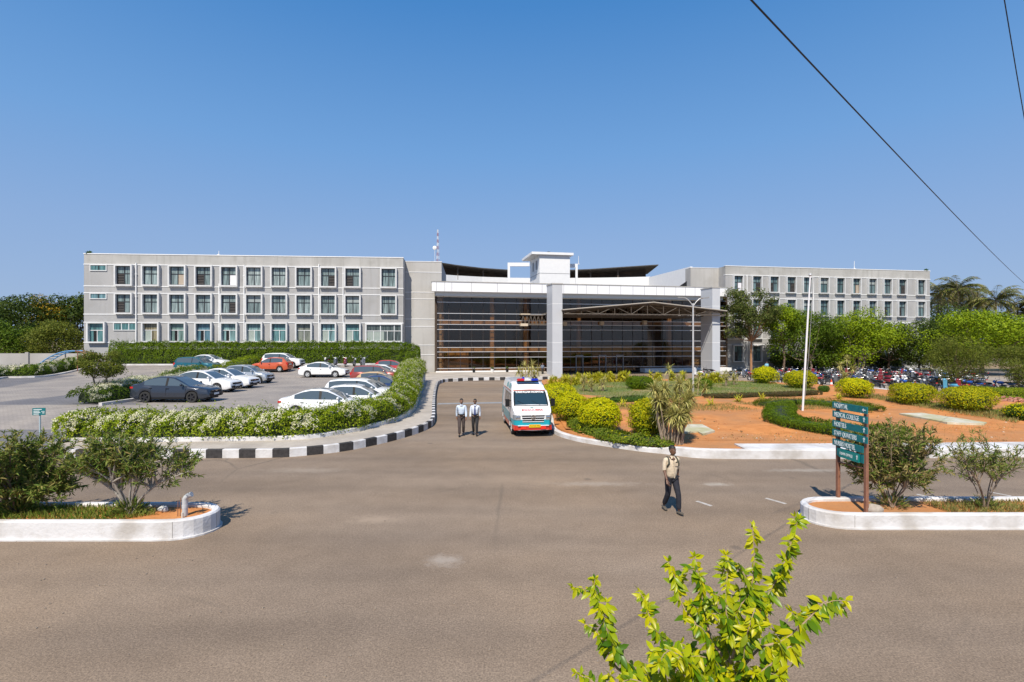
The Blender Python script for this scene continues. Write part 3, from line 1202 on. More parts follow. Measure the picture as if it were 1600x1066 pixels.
# set-back block between the left wing and the glass
ub0, ub1 = UL, LW.U(690, -2.1)
mb = MB()
LW.box(mb, ub0 + 0.01, ub1, -16, -2.1, 0.0, 15.1, 0)
LW.box(mb, ub0 + 0.01, ub1 + 0.04, -2.5, -2.05, 15.1, 15.18, 1)
for z in (13.7, 11.0, 10.1, 7.4, 6.4, 3.9, 2.6):
    LW.box(mb, ub0 + 0.01, ub1 + 0.03, -2.3, -2.06, z - 0.035, z + 0.035, 1)
bpart(mb, 'link_block', [PLAS_L, TRIM])


def window(fr, px, zt, zb, wpx, proj, kind, glass, rnd):
    """projecting white surround > glass pane and sash bars"""
    u = fr.U(px)
    d = fr.d(u)
    w_ = wpx * d / F
    u0, u1 = u - w_ / 2, u + w_ / 2
    t = 0.1 if kind in ('vent', 'strip') else 0.18 if wpx > 20 else 0.14
    m = MB()
    fr.box(m, u0, u1, 0.0, proj, zt - t, zt)
    fr.box(m, u0, u1, 0.0, proj, zb, zb + t)
    fr.box(m, u0, u0 + t, 0.0, proj - 0.002, zb + t, zt - t)
    fr.box(m, u1 - t, u1, 0.0, proj - 0.002, zb + t, zt - t)
    wf = bpart(m, 'window', TRIMW)
    a0, a1, b0, b1 = u0 + t, u1 - t, zb + t, zt - t
    m = MB()
    fr.box(m, a0, a1, 0.005, 0.03, b0, b1)
    pane = bpart(m, 'pane', glass, wf)
    m = MB()
    if kind == 'cross':
        zt_ = b0 + (b1 - b0) * 0.60
        fr.box(m, a0, a1, 0.03, 0.08, zt_ - 0.04, zt_ + 0.04)
        um = (a0 + a1) / 2
        fr.box(m, um - 0.04, um + 0.04, 0.03, 0.085, b0, b1)
        for q in (a0, a1 - 0.06):
            fr.box(m, q, q + 0.06, 0.03, 0.075, b0, b1)
        fr.box(m, a0, a1, 0.03, 0.07, b0, b0 + 0.06)
        fr.box(m, a0, a1, 0.03, 0.07, b1 - 0.06, b1)
        bpart(m, 'sash', SASHD, wf)
        for k in range(5):                                    # window bars behind
            zq = b0 + (zt_ - b0) * (k + 0.5) / 5
        m = MB()
        r = rnd.random()
        hw = (a1 - a0) / 2
        if r < 0.28:                                          # one casement open: dark opening with bars
            s = rnd.choice((0, 1))
            fr.box(m, a0 + s * hw + 0.06, a0 + s * hw + hw - 0.05, 0.031, 0.036, b0 + 0.06, zt_ - 0.04, 0)
            for k in range(6):
                zq = b0 + 0.1 + (zt_ - b0 - 0.15) * (k + 0.5) / 6
                fr.box(m, a0 + s * hw + 0.06, a0 + s * hw + hw - 0.05, 0.037, 0.05, zq - 0.022, zq + 0.022, 1)
            bpart(m, 'open_casement', [DARK, mat('grille_bar', (0.16, 0.14, 0.13), None, rough=0.6)], wf)
        elif r < 0.40:
            fr.box(m, a0 + 0.06, a1 - 0.06, 0.031, 0.036, zt_ + 0.05, b1 - 0.06)
            bpart(m, 'blind', mat('pale_blind', (0.30, 0.34, 0.34), None, rough=0.5), wf)
        elif r < 0.46:
            fr.box(m, a0 + hw + 0.06, a1 - 0.06, 0.031, 0.04, b0 + 0.07, zt_ - 0.04)
            bpart(m, 'board', mat('white_board', (0.75, 0.74, 0.78), None, rough=0.7), wf)
        elif r < 0.50:
            fr.box(m, a0 + hw + 0.06, a1 - 0.06, 0.031, 0.04, b0 + 0.07, zt_ - 0.04)
            bpart(m, 'board', mat('brown_board', (0.40, 0.33, 0.26), None, rough=0.7), wf)
    elif kind == 'slide':
        zt_ = b0 + (b1 - b0) * 0.62
        fr.box(m, a0, a1, 0.03, 0.08, zt_ - 0.035, zt_ + 0.035)
        n = 1 if w_ < 3 else 4
        for k in range(1, n + 1):
            um = a0 + (a1 - a0) * k / (n + 1)
            fr.box(m, um - 0.03, um + 0.03, 0.03, 0.075, b0, zt_ - 0.035)
            if n > 1 and k % 2 == 0:
                fr.box(m, um - 0.04, um + 0.04, 0.03, 0.082, zt_ + 0.035, b1)
        bpart(m, 'sash', TRIM, wf)
        m = MB()
        r = rnd.random()
        if r < 0.35:
            q = a0 + (a1 - a0) * rnd.choice((0.0, 0.25))
            fr.box(m, q + 0.02, q + (a1 - a0) * 0.22, 0.031, 0.036, b0, zt_ - 0.05, 0)
            bpart(m, 'open_casement', DARK, wf)
        elif r < 0.7:
            fr.box(m, a0 + 0.03, a0 + (a1 - a0) * 0.5, 0.031, 0.036, b0, zt_ - 0.05, 0)
            bpart(m, 'curtain', mat('pale_curtain', (0.38, 0.42, 0.38), (0.26, 0.32, 0.30), 6.0, 0.8, stretch=(6, 6, 0.3)), wf)
    else:
        for k in (1,) if wpx < 30 and kind == 'vent' else (1, 2):
            um = a0 + (a1 - a0) * k / (2 if kind == 'vent' else 3)
            fr.box(m, um - 0.035, um + 0.035, 0.03, 0.07, b0, b1)
        bpart(m, 'sash', TRIM if kind == 'strip' else SASHD, wf)


rnd = random.Random(4)
LCOLS = [195, 237, 278.5, 319.5, 359, 398, 437, 475.5, 513.5, 551.5, 607.5]
for zt, zb in ((13.96, 11.3), (10.44, 7.8)):
    for px in LCOLS:
        window(LW, px, zt, zb, 26.5 if px < 400 else 25.5, 0.42, 'cross', WG_U, rnd)
for px, zt, zb in ((154, 13.96, 13.15), (154, 10.42, 9.65)):
    window(LW, px, zt, zb, 25, 0.10, 'vent', WG_L, rnd)
window(LW, 152.5, 6.82, 4.2, 27, 0.42, 'slide', WG_L, rnd)
window(LW, 196, 6.78, 5.75, 35, 0.10, 'strip', WG_L, rnd)
for px in LCOLS[1:10]:
    window(LW, px, 6.82, 4.28, 26 if px < 400 else 25.5, 0.42, 'slide', WG_L, rnd)
window(LW, 600, 6.72, 4.3, 57, 0.2, 'slide', window_glass('dark_window_glass', [(0.07, 0.09, 0.09), (0.1, 0.12, 0.11)]), rnd)
for px, zt, zb in ((213.5, 14.2, 3.0), (343, 11.7, 3.0), (382, 14.1, 3.0), (498.5, 14.3, 3.0), (536.5, 14.0, 6.9), (537, 6.9, 3.0)):
    u = LW.U(px)
    mb = MB()
    mb.tube([LW.p(u, 0.12, zb), LW.p(u, 0.12, zt)], 0.075, 8)
    for k in range(4):
        z = zb + (zt - zb) * (k + 0.5) / 4
        LW.box(mb, u - 0.11, u + 0.11, 0.0, 0.2, z - 0.03, z + 0.03)
    bpart(mb, 'downpipe', TRIM, None, 60)

# ---------------- entrance: fascia, glass, interior
EL = 42.6
ZF0, ZF1 = 10.97, 12.2
mb = MB()
EN.box(mb, 0, EL, -1.2, 0.0, ZF0, ZF1, 0)
EN.box(mb, -0.05, EL + 0.05, -1.3, 0.06, ZF1, ZF1 + 0.1, 1)
EN.box(mb, 0.5, EL - 0.3, -1.6, -0.5, ZF0 - 0.55, ZF0, 2)
seams = [676 + 7.2 * 0 + k for k in (6, 19, 30, 61, 101, 140, 153, 171, 200, 205, 226, 240, 258, 276, 294, 313, 331, 350, 362, 380, 395, 410)]
for px in seams:
    u = EN.U(px)
    if 0.1 < u < EL - 0.1:
        EN.box(mb, u - 0.025, u + 0.025, -0.1, 0.006, ZF0 + 0.01, ZF1 - 0.01, 3)
bpart(mb, 'fascia', [ACP, PLAS_T, SOFF, SEAM])
VG = -1.6                                           # glass plane
ug0, ug1 = EN.U(683, VG), EN.U(1134, VG)
dref = EN.d(EN.U(700, VG), VG)


def zrow(py):
    return zat(py, dref)


mb = MB()
EN.box(mb, ug0, ug1, VG - 0.04, VG, 0.02, ZF0)
cw = bpart(mb, 'curtain_wall', GLZ)
mb = MB()
for py in (463.9, 472.4, 489.8, 500.5, 507, 515, 533, 543, 550, 558.8, 576):
    z = zrow(py)
    EN.box(mb, ug0, ug1, VG - 0.02, VG + 0.06, z - 0.032, z + 0.032)
bpart(mb, 'transom_rail', RAIL, cw)
mb = MB()
for k in range(int((ug1 - ug0) / 1.55) + 1):
    u = ug0 + 1.55 * k
    EN.box(mb, u - 0.045, u + 0.045, VG - 0.1, VG + 0.03, 0.0, ZF0)
bpart(mb, 'mullion', MULL, cw)
# interior seen through the glass
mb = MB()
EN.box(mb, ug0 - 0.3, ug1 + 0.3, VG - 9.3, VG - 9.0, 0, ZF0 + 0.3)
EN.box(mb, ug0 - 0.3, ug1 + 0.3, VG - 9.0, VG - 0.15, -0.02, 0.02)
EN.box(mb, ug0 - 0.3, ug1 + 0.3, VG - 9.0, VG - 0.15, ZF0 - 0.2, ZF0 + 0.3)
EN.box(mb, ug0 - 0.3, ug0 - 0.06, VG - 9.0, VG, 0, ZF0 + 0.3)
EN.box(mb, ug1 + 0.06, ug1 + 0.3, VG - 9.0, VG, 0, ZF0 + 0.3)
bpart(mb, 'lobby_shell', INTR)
for px in (689, 769, 822, 905, 1045, 1100):
    u = EN.U(px, VG - 1.0)
    mb = MB()
    EN.box(mb, u - 0.28, u + 0.28, VG - 1.4, VG - 0.75, 0.02, ZF0 - 0.2)
    bpart(mb, 'tan_column', TAN)
for py0, py1 in ((500.5, 507), (543, 550)):
    mb = MB()
    EN.box(mb, ug0, ug1, VG - 1.2, VG - 0.6, zrow(py1), zrow(py0))
    bpart(mb, 'floor_beam', TAN)
mb = MB()
EN.box(mb, EN.U(693, VG - 2), EN.U(732, VG - 2), VG - 2.2, VG - 2.0, 0.02, 2.9, 0)
EN.box(mb, ug0, EN.U(835, VG - .5), VG - 0.6, VG - 0.5, 0.02, 0.75, 0)
EN.box(mb, EN.U(1005, VG - .5), ug1 - 0.1, VG - 0.6, VG - 0.5, 0.02, 0.75, 0)
bpart(mb, 'lobby_panel', INTR_T)
for px in (900, 936, 963):
    mb = MB()
    u = EN.U(px, VG)
    for s in (0, 1.0):
        EN.box(mb, u + s - 0.05, u + s + 0.05, VG, VG + 0.13, 0.02, 2.35)
    EN.box(mb, u - 0.05, u + 1.05, VG, VG + 0.12, 2.35, 2.47)
    bpart(mb, 'entrance_door', mat('door_frame', (0.30, 0.30, 0.31), None, rough=0.4, metal=0.4))
# white plinth
mb = MB()
EN.box(mb, EN.U(1003, VG + 0.6), EN.U(1137, VG + 0.6), VG - 0.02, VG + 1.6, 0.0, 0.55)
EN.box(mb, ug0 - 0.2, EN.U(838, VG + 0.6), VG + 0.05, VG + 1.0, 0.0, 0.42)
bpart(mb, 'plinth', TRIM)


def pillar(xl, d0, wd, dep, zt):
    f = Fr(xl, d0, 0.194)
    m = MB()
    f.box(m, 0, wd, -dep, 0, 0.0, zt, 0)
    f.box(m, -0.06, wd + 0.06, -dep - 0.06, 0.06, zt, zt + 0.14, 1)
    z = 1.9
    while z < zt - 0.5:
        f.box(m, -0.004, wd + 0.004, -dep - 0.004, 0.004, z - 0.025, z + 0.025, 2)
        z += 2.35
    m.build('pillar', [ACPG, PLAS_T, TRIM], B, BO)
    return f


PF1 = pillar(4.86, 63.2, 1.26, 2.6, 11.3)
PF2 = pillar(25.8, 67.6, 1.10, 2.7, 11.3)
# ---------------- porch canopy: gabled truss roof reaching from the pillars to the glass
CF = Fr(6.2, 63.3, 0.194)
cl = 21.4
zl, zp, zr_ = 8.15, 9.22, 8.25
up_ = cl * 0.535
V1 = -9.6
mb = MB()


def roofz(u):
    return zl + (zp - zl) * u / up_ if u < up_ else zp + (zr_ - zp) * (u - up_) / (cl - up_)


for (ua, ub) in ((-0.2, up_), (up_, cl)):
    p = [CF.p(ua, 0.5, roofz(max(ua, 0))), CF.p(ub, 0.5, roofz(ub)), CF.p(ub, V1, roofz(ub)), CF.p(ua, V1, roofz(max(ua, 0)))]
    mb.hexa(p + [(q[0], q[1], q[2] + 0.09) for q in p])
canopy = bpart(mb, 'canopy', SHEET)
mb = MB()
for v in (0.35, -2.6, -5.6, -8.4):
    zc = 7.72
    mb.tube([CF.p(0, v, zc), CF.p(cl, v, zc)], 0.07, 6)
    mb.tube([CF.p(0, v, zl - 0.1), CF.p(up_, v, zp - 0.1), CF.p(cl, v, zr_ - 0.1)], 0.07, 6)
    n = 10
    for k in range(n + 1):
        u = cl * k / n
        mb.tube([CF.p(u, v, zc), CF.p(u, v, roofz(u) - 0.1)], 0.038, 5)
        if k < n:
            u2 = cl * (k + 1) / n
            if k % 2 == 0:
                mb.tube([CF.p(u, v, zc), CF.p(u2, v, roofz(u2) - 0.1)], 0.038, 5)
            else:
                mb.tube([CF.p(u, v, roofz(u) - 0.1), CF.p(u2, v, zc)], 0.038, 5)
for k in range(9):                                   # purlins front to back
    u = 0.4 + (cl - 0.8) * k / 8
    mb.tube([CF.p(u, 0.45, roofz(u) - 0.14), CF.p(u, V1 + 0.2, roofz(u) - 0.14)], 0.06, 5)
bpart(mb, 'truss', TRUSS, canopy)
mb = MB()
CF.box(mb, -0.25, cl * 0.535, 0.5, 0.58, 0, 0.01) if False else None
p0, p1, p2 = CF.p(-0.25, 0.53, zl + 0.02), CF.p(up_, 0.53, zp + 0.02), CF.p(cl + 0.1, 0.53, zr_ + 0.02)
mb.tube([p0, p1, p2], 0.085, 6)
bpart(mb, 'gutter', mat('pale_gutter', (0.38, 0.34, 0.29), None, rough=0.6), canopy)
# side truss running left of the pillar, with its two cream brackets
mb = MB()
ua, ub = EN.U(815, VG + 0.8), EN.U(868, VG + 0.8)
for z in (8.0, 6.75):
    EN.box(mb, ua, ub, VG + 0.5, VG + 0.7, z - 0.09, z + 0.09, 0)
n = 9
for k in range(n):
    u0, u1 = ua + (ub - ua) * k / n, ua + (ub - ua) * (k + 1) / n
    mb.tube([EN.p(u0, VG + 0.6, 6.8), EN.p((u0 + u1) / 2, VG + 0.6, 7.95)], 0.05, 5)
    mb.tube([EN.p((u0 + u1) / 2, VG + 0.6, 7.95), EN.p(u1, VG + 0.6, 6.8)], 0.05, 5)
EN.box(mb, ua - 0.1, ua + 1.2, VG + 0.1, VG + 0.8, 8.05, 8.2, 1)
EN.box(mb, ua - 0.1, ua + 0.9, VG + 0.1, VG + 0.8, 6.5, 6.85, 1)
for px, z in ((883, 6.85), (941, 6.95), (1008, 7.1)):
    u = EN.U(px, VG + 0.5)
    EN.box(mb, u - 0.25, u + 0.25, VG + 0.05, VG + 0.6, z - 0.28, z + 0.28, 1)
bpart(mb, 'side_truss', [TRUSS, mat('cream_bracket', (0.6, 0.5, 0.38), None, rough=0.7)])
mb = MB()
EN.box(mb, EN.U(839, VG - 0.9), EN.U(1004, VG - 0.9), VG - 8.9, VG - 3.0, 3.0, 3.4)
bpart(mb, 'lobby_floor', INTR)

# ---------------- right wing
UR = RW.U(1453)
ZRR = 16.0
mb = MB()
RW.box(mb, 0, UR, -15, 0, 0.0, 14.6, 0)
RW.box(mb, 0, UR, -15, 0, 14.6, ZRR, 1)
RW.box(mb, -0.05, UR + 0.05, -0.35, 0.05, ZRR, ZRR + 0.1, 2)
bpart(mb, 'right_wing_wall', [PLAS, PLAS_T, TRIM])
mb = MB()
for z in (14.66, 11.95, 11.08, 8.36, 7.45, 4.75, 3.85):
    RW.box(mb, -0.03, UR + 0.03, -0.5, 0.05, z - 0.05, z + 0.05)
bpart(mb, 'band_course', TRIM)
RCOLS = [1152, 1181, 1208, 1234.5, 1260, 1285.8, 1311, 1336, 1361, 1384.5, 1407.5, 1437]
for zt, zb in ((14.64, 11.98), (11.06, 8.38), (7.43, 4.78), (3.83, 1.2)):
    for px in RCOLS:
        window(RW, px, zt, zb, 17.6 if px < 1300 else 16.2, 0.42, 'cross', WG_R, rnd)
for px, zt in ((1166.5, 14.6), (1270, 14.6), (1388, 5.5)):
    u = RW.U(px)
    mb = MB()
    mb.tube([RW.p(u, 0.12, 0.3), RW.p(u, 0.12, zt)], 0.075, 8)
    bpart(mb, 'downpipe', TRIM, None, 60)
# link block of the right wing and the courtyard behind
mb = MB()
RW.box(mb, RW.U(1079, -1.9), 0.005, -14, -1.9, 0, 15.9, 0)
RW.box(mb, RW.U(1079, -1.9) - 0.03, 0.0, -2.3, -1.86, 15.9, 15.98, 1)
bpart(mb, 'link_block', [PLAS_L, TRIM])
mb = MB()
a, b_ = Vector((27.9, 82.3, 0)), Vector((25.0, 96.0, 0))
mb.hexa([(a.x, a.y, 8), (a.x + .4, a.y, 8), (b_.x + .4, b_.y, 8), (b_.x, b_.y, 8), (a.x, a.y, 16.1), (a.x + .4, a.y, 16.1), (b_.x + .4, b_.y, 16.1), (b_.x, b_.y, 16.1)], 0)
q0, q1 = a.lerp(b_, 0.05), a.lerp(b_, 0.55)
mb.add([(q0.x - 0.02, q0.y, 12.9), (q1.x - 0.02, q1.y, 12.2), (q0.x - 0.02, q0.y, 14.0)], [(0, 1, 2)], 1)
bpart(mb, 'courtyard_wall', [TRIM, DARK])
mb = MB()
arcL = [(-14.0, 92.0), (-10.0, 94.5), (-5.5, 96.5), (-0.5, 97.8), (4.5, 98.3), (9.5, 98.3), (14.5, 98.0), (19.5, 97.4), (25.3, 96.2)]
for (x0, y0), (x1, y1) in zip(arcL, arcL[1:]):
    mb.hexa([(x0, y0, 8), (x1, y1, 8), (x1, y1 + .4, 8), (x0, y0 + .4, 8), (x0, y0, 16.25), (x1, y1, 16.25), (x1, y1 + .4, 16.25), (x0, y0 + .4, 16.25)])
    mb.hexa([(x0, y0 + 6, 8), (x1, y1 + 6, 8), (x1, y1 + 6.4, 8), (x0, y0 + 6.4, 8), (x0, y0 + 6, 16.9), (x1, y1 + 6, 16.9), (x1, y1 + 6.4, 16.9), (x0, y0 + 6.4, 16.9)])
bpart(mb, 'rear_parapet', TRIM)
sheds = [MB(), MB()]


def rz(k, n):                                        # sheet roof dips towards the middle
    t = k / n
    return 18.2 - 0.8 * math.sin(PI * t)


n = len(arcL) - 1
for k, ((x0, y0), (x1, y1)) in enumerate(zip(arcL, arcL[1:])):
    za, zb = rz(k, n), rz(k + 1, n)
    if k == 3:
        continue
    mb = sheds[0 if k < 3 else 1]
    xe = x1 + (1.3 if k == n - 1 else 0)
    mb.hexa([(x0, y0 - 0.9, za), (xe, y1 - 0.9, zb), (xe, y1 + 7, zb - 0.6), (x0, y0 + 7, za - 0.6),
             (x0, y0 - 0.9, za + 0.16), (xe, y1 - 0.9, zb + 0.16), (xe, y1 + 7, zb - 0.44), (x0, y0 + 7, za - 0.44)], 0)
    mb.hexa([(x0, y0 + 3.0, 15), (x1, y1 + 3.0, 15), (x1, y1 + 3.2, 15), (x0, y0 + 3.2, 15),
             (x0, y0 + 3.0, za - 0.3), (x1, y1 + 3.0, zb - 0.3), (x1, y1 + 3.2, zb - 0.3), (x0, y0 + 3.2, za - 0.3)], 2)
    mb.tube([(x0 + 0.2, y0 + 0.2, 15.5), (x0 + 0.2, y0 + 0.2, za - 0.02)], 0.13, 6, 1)
for mb in sheds:
    bpart(mb, 'shed_roof', [ROOFD, mat('brown_post', (0.12, 0.09, 0.07), None, rough=0.8), INTR])
# lift tower with its two white frames
TD = 86.0


def tx(px, d=TD):
    return pxd(px, d)


TF = Fr(tx(843), TD, 0.19)
tw = TF.U(890.5)
mb = MB()
TF.box(mb, 0, tw, -7.0, 0, 8, 18.6, 0)
TF.box(mb, -1.4, tw + 0.5, -7.4, 0.45, 18.6, 19.0, 0)
TF.box(mb, -0.02, tw + 0.02, -7.02, 0.02, 15.55, 15.62, 1)
for v in (-1.6, -4.0):
    TF.box(mb, -0.03, 0.0, v - 1.0, v, 16.4, 17.9, 1)
bpart(mb, 'lift_tower', [TRIM, mat('grey_shadow_gap', (0.3, 0.3, 0.31), None, rough=0.8)])
for (xa, xb, px0, px1) in ((0, 0, 793, 828), (0, 0, 891, 905)):
    x0, x1 = tx(px0), tx(px1)
    y = TD + 2.0
    zt = 17.6 if px0 < 800 else 17.4
    mb = MB()
    mb.bx(x0, x1, y, y + 0.4, zt - 0.6, zt)
    if px0 < 800:
        mb.bx(x0, x0 + 0.4, y, y + 0.4, 11, zt - 0.6)
    else:
        mb.bx(x1 - 0.35, x1, y, y + 0.4, 11, zt - 0.6)
    bpart(mb, 'roof_frame', TRIM)
mb = MB()
mb.ball(TF.p(tw * 0.42, -2.5, 19.15), (0.6, 0.6, 0.45), 12, 8)
tag(mb.build('water_tank', DARK, None, TF.p(tw * 0.42, -2.5, 19.0), 60), 'small black water tank on top of the white lift tower', 'water tank')

# ---------------- roof fittings as things of their own
mast_o = Vector((pxd(684, 84), 84, 15.0))
e = empty('radio_mast', mast_o, 'slim red and white lattice radio mast on the hospital roof', 'mast')
mb = MB()
ztop = zat(359, 84)
segs = 14
for s in range(segs):
    z0, z1 = 15.0 + (ztop - 15.0) * s / segs, 15.0 + (ztop - 15.0) * (s + 1) / segs
    r0, r1 = 0.30 - 0.2 * s / segs, 0.30 - 0.2 * (s + 1) / segs
    c0 = [(mast_o.x + r0 * math.cos(a), mast_o.y + r0 * math.sin(a), z0) for a in (0.5, 2.6, 4.7)]
    c1 = [(mast_o.x + r1 * math.cos(a), mast_o.y + r1 * math.sin(a), z1) for a in (0.5, 2.6, 4.7)]
    for k in range(3):
        mb.tube([c0[k], c1[k]], 0.024, 4, s % 2)
        mb.tube([c0[k], c1[(k + 1) % 3]], 0.014, 4, s % 2)
        mb.tube([c0[k], c0[(k + 1) % 3]], 0.014, 4, s % 2)
mb.build('lattice', [mat('mast_red', (0.40, 0.17, 0.16), None, rough=0.6), WHITE], e, mast_o)
mb = MB()
mb.lathe([(0.02, -0.1), (0.3, 0.0), (0.34, 0.08), (0.02, 0.1)], 14, (mast_o.x - 0.45, mast_o.y - 0.3, zat(388, 84)), 'y')
mb.tube([(mast_o.x - 0.45, mast_o.y - 0.2, zat(388, 84)), (mast_o.x - 0.45, mast_o.y, 15.0)], 0.03, 5)
mb.build('dish', WHITE, e, mast_o, 40)
for px, fr, z0, py, lab in ((341, LW, ZR + 0.1, 392, 'thin white lightning rod on the left wing parapet'),
                            (1336, RW, ZRR + 0.1, 408, 'thin white lightning rod on the right wing parapet')):
    u = fr.U(px)
    p = fr.p(u, -0.15, z0)
    mb = MB()
    mb.tube([p, (p[0], p[1], zat(py, p[1]))], [0.05, 0.03], 6)
    mb.box((p[0], p[1], z0 + 0.04), (0.3, 0.3, 0.08))
    tag(mb.build('lightning_rod', WHITE, None, p), lab, 'lightning rod')
p = (tx(904, 88), 88.0, 17.3)
mb = MB()
mb.tube([p, (p[0], p[1], zat(400, 88))], [0.05, 0.03], 6)
mb.box((p[0], p[1], p[2] + 0.04), (0.3, 0.3, 0.08))
tag(mb.build('lightning_rod', WHITE, None, p), 'thin lightning rod on the white frame right of the lift tower', 'lightning rod')
# ================================================================== vehicles
def paint(name, c, flake=0.0, rough=0.22):
    m, nt, b = _nt(name)
    b.inputs['Base Color'].default_value = rgb(c)
    b.inputs['Roughness'].default_value = rough + 0.1
    b.inputs['Metallic'].default_value = flake
    b.inputs['Coat Weight'].default_value = 0.8
    b.inputs['Coat Roughness'].default_value = 0.05
    return m


CGLASS = mat('car_glass', (0.075, 0.10, 0.12), None, rough=0.06, spec=0.9)
LAMPW = mat('lamp_clear', (0.62, 0.64, 0.66), None, rough=0.1, spec=0.8)
LAMPR = mat('lamp_red', (0.5, 0.02, 0.02), None, rough=0.15)
LAMPO = mat('lamp_amber', (0.7, 0.25, 0.02), None, rough=0.2)
PLATE = mat('plate_white', (0.75, 0.75, 0.75), None, rough=0.5)
ALLOY = mat('alloy', (0.55, 0.56, 0.57), None, rough=0.35, metal=0.15)
ALLOYD = mat('dark_alloy', (0.05, 0.05, 0.055), None, rough=0.35, metal=0.5)
SEATC = mat('seat_cloth', (0.14, 0.12, 0.10), None, rough=0.9)

_wheel_cache = {}


def wheel_meshes(R, W, dark):
    key = (R, W, dark)
    if key in _wheel_cache:
        return _wheel_cache[key]
    mb = MB()
    mb.lathe([(R * 0.66, -W / 2), (R * 0.94, -W / 2), (R, -W * 0.36), (R, W * 0.36), (R * 0.94, W / 2), (R * 0.66, W / 2), (R * 0.64, 0), (R * 0.66, -W / 2)], 28, axis='y', caps=False)
    t = mb.build('tyre', RUBBER, None, None, 35)
    mb = MB()
    mb.lathe([(0.01, -0.01), (R * 0.66, -W * 0.1), (R * 0.67, W * 0.46), (R * 0.62, W * 0.46), (R * 0.6, W * 0.1), (0.01, W * 0.1)], 28, axis='y')
    for k in range(5):
        a = 2 * PI * k / 5
        c, s = math.cos(a), math.sin(a)
        px, pz = -s, c
        w0, w1 = R * 0.13, R * 0.09
        r0, r1 = R * 0.1, R * 0.63
        y0, y1 = W * 0.2, W * 0.44
        mb.hexa([(c * r0 - px * w0, y0, s * r0 - pz * w0), (c * r1 - px * w1, y0, s * r1 - pz * w1), (c * r1 + px * w1, y0, s * r1 + pz * w1), (c * r0 + px * w0, y0, s * r0 + pz * w0),
                 (c * r0 - px * w0, y1, s * r0 - pz * w0), (c * r1 - px * w1, y1, s * r1 - pz * w1), (c * r1 + px * w1, y1, s * r1 + pz * w1), (c * r0 + px * w0, y1, s * r0 + pz * w0)], 0)
    mb.lathe([(0.01, W * 0.2), (R * 0.17, W * 0.2), (R * 0.15, W * 0.47), (0.01, W * 0.47)], 12, axis='y')
    r = mb.build('rim', ALLOYD if dark else ALLOY, None, None, 30)
    tm, rm = t.data, r.data
    bpy.data.objects.remove(t)
    bpy.data.objects.remove(r)
    _wheel_cache[key] = (tm, rm)
    return tm, rm


def add_wheel(root, x, y, R, W, dark):
    tm, rm = wheel_meshes(R, W, dark)
    t = mesh_obj('wheel', tm, root, (x, y, R))
    r = mesh_obj('rim', rm, t)
    if y < 0:
        t.rotation_euler = (0, 0, PI)
    return t


SPECS = {
    # L, W, wheelbase, rear axle x, wheel radius, deck profile (front to tail), greenhouse profile, roof half width, B pillar, C limit
    'sedan': dict(L=4.5, W=1.75, wb=2.65, xr=-1.32, R=0.315, zb=0.2,
                  deck=[(2.25, .50), (2.22, .62), (2.12, .74), (1.75, .83), (0.95, .95), (0.0, .97), (-1.3, 1.0), (-1.6, 1.04), (-2.1, 1.02), (-2.2, .96), (-2.25, .62)],
                  gh=[(1.12, .93), (0.55, 1.25), (0.20, 1.41), (-0.2, 1.47), (-0.65, 1.465), (-1.05, 1.38), (-1.45, 1.22), (-1.85, 1.03)], ws=0.25, rw=-1.02, c=-1.42, rh=.60),
    'hatch': dict(L=3.85, W=1.70, wb=2.43, xr=-1.12, R=0.30, zb=0.2,
                  deck=[(1.92, .50), (1.9, .64), (1.8, .78), (1.5, .88), (0.85, .97), (0.0, .98), (-1.3, 1.02), (-1.75, 1.02), (-1.88, .95), (-1.92, .6)],
                  gh=[(1.05, .95), (0.55, 1.27), (0.2, 1.44), (-0.2, 1.51), (-0.8, 1.51), (-1.35, 1.44), (-1.62, 1.26), (-1.84, 1.0)], ws=0.25, rw=-1.36, c=-1.38, rh=.60),
    'suv': dict(L=4.3, W=1.80, wb=2.6, xr=-1.28, R=0.345, zb=0.27,
                deck=[(2.15, .55), (2.13, .74), (2.05, .93), (1.75, 1.03), (0.95, 1.10), (0.0, 1.1), (-1.4, 1.13), (-2.0, 1.12), (-2.12, 1.05), (-2.15, .62)],
                gh=[(1.12, 1.08), (0.72, 1.38), (0.38, 1.58), (-0.1, 1.66), (-1.2, 1.66), (-1.75, 1.59), (-1.95, 1.4), (-2.1, 1.1)], ws=0.42, rw=-1.76, c=-1.8, rh=.66),
}


def interp(x, prof):
    xs_ = [p[0] for p in prof][::-1]
    zs_ = [p[1] for p in prof][::-1]
    return float(np.interp(x, xs_, zs_))


_car_cache = {}


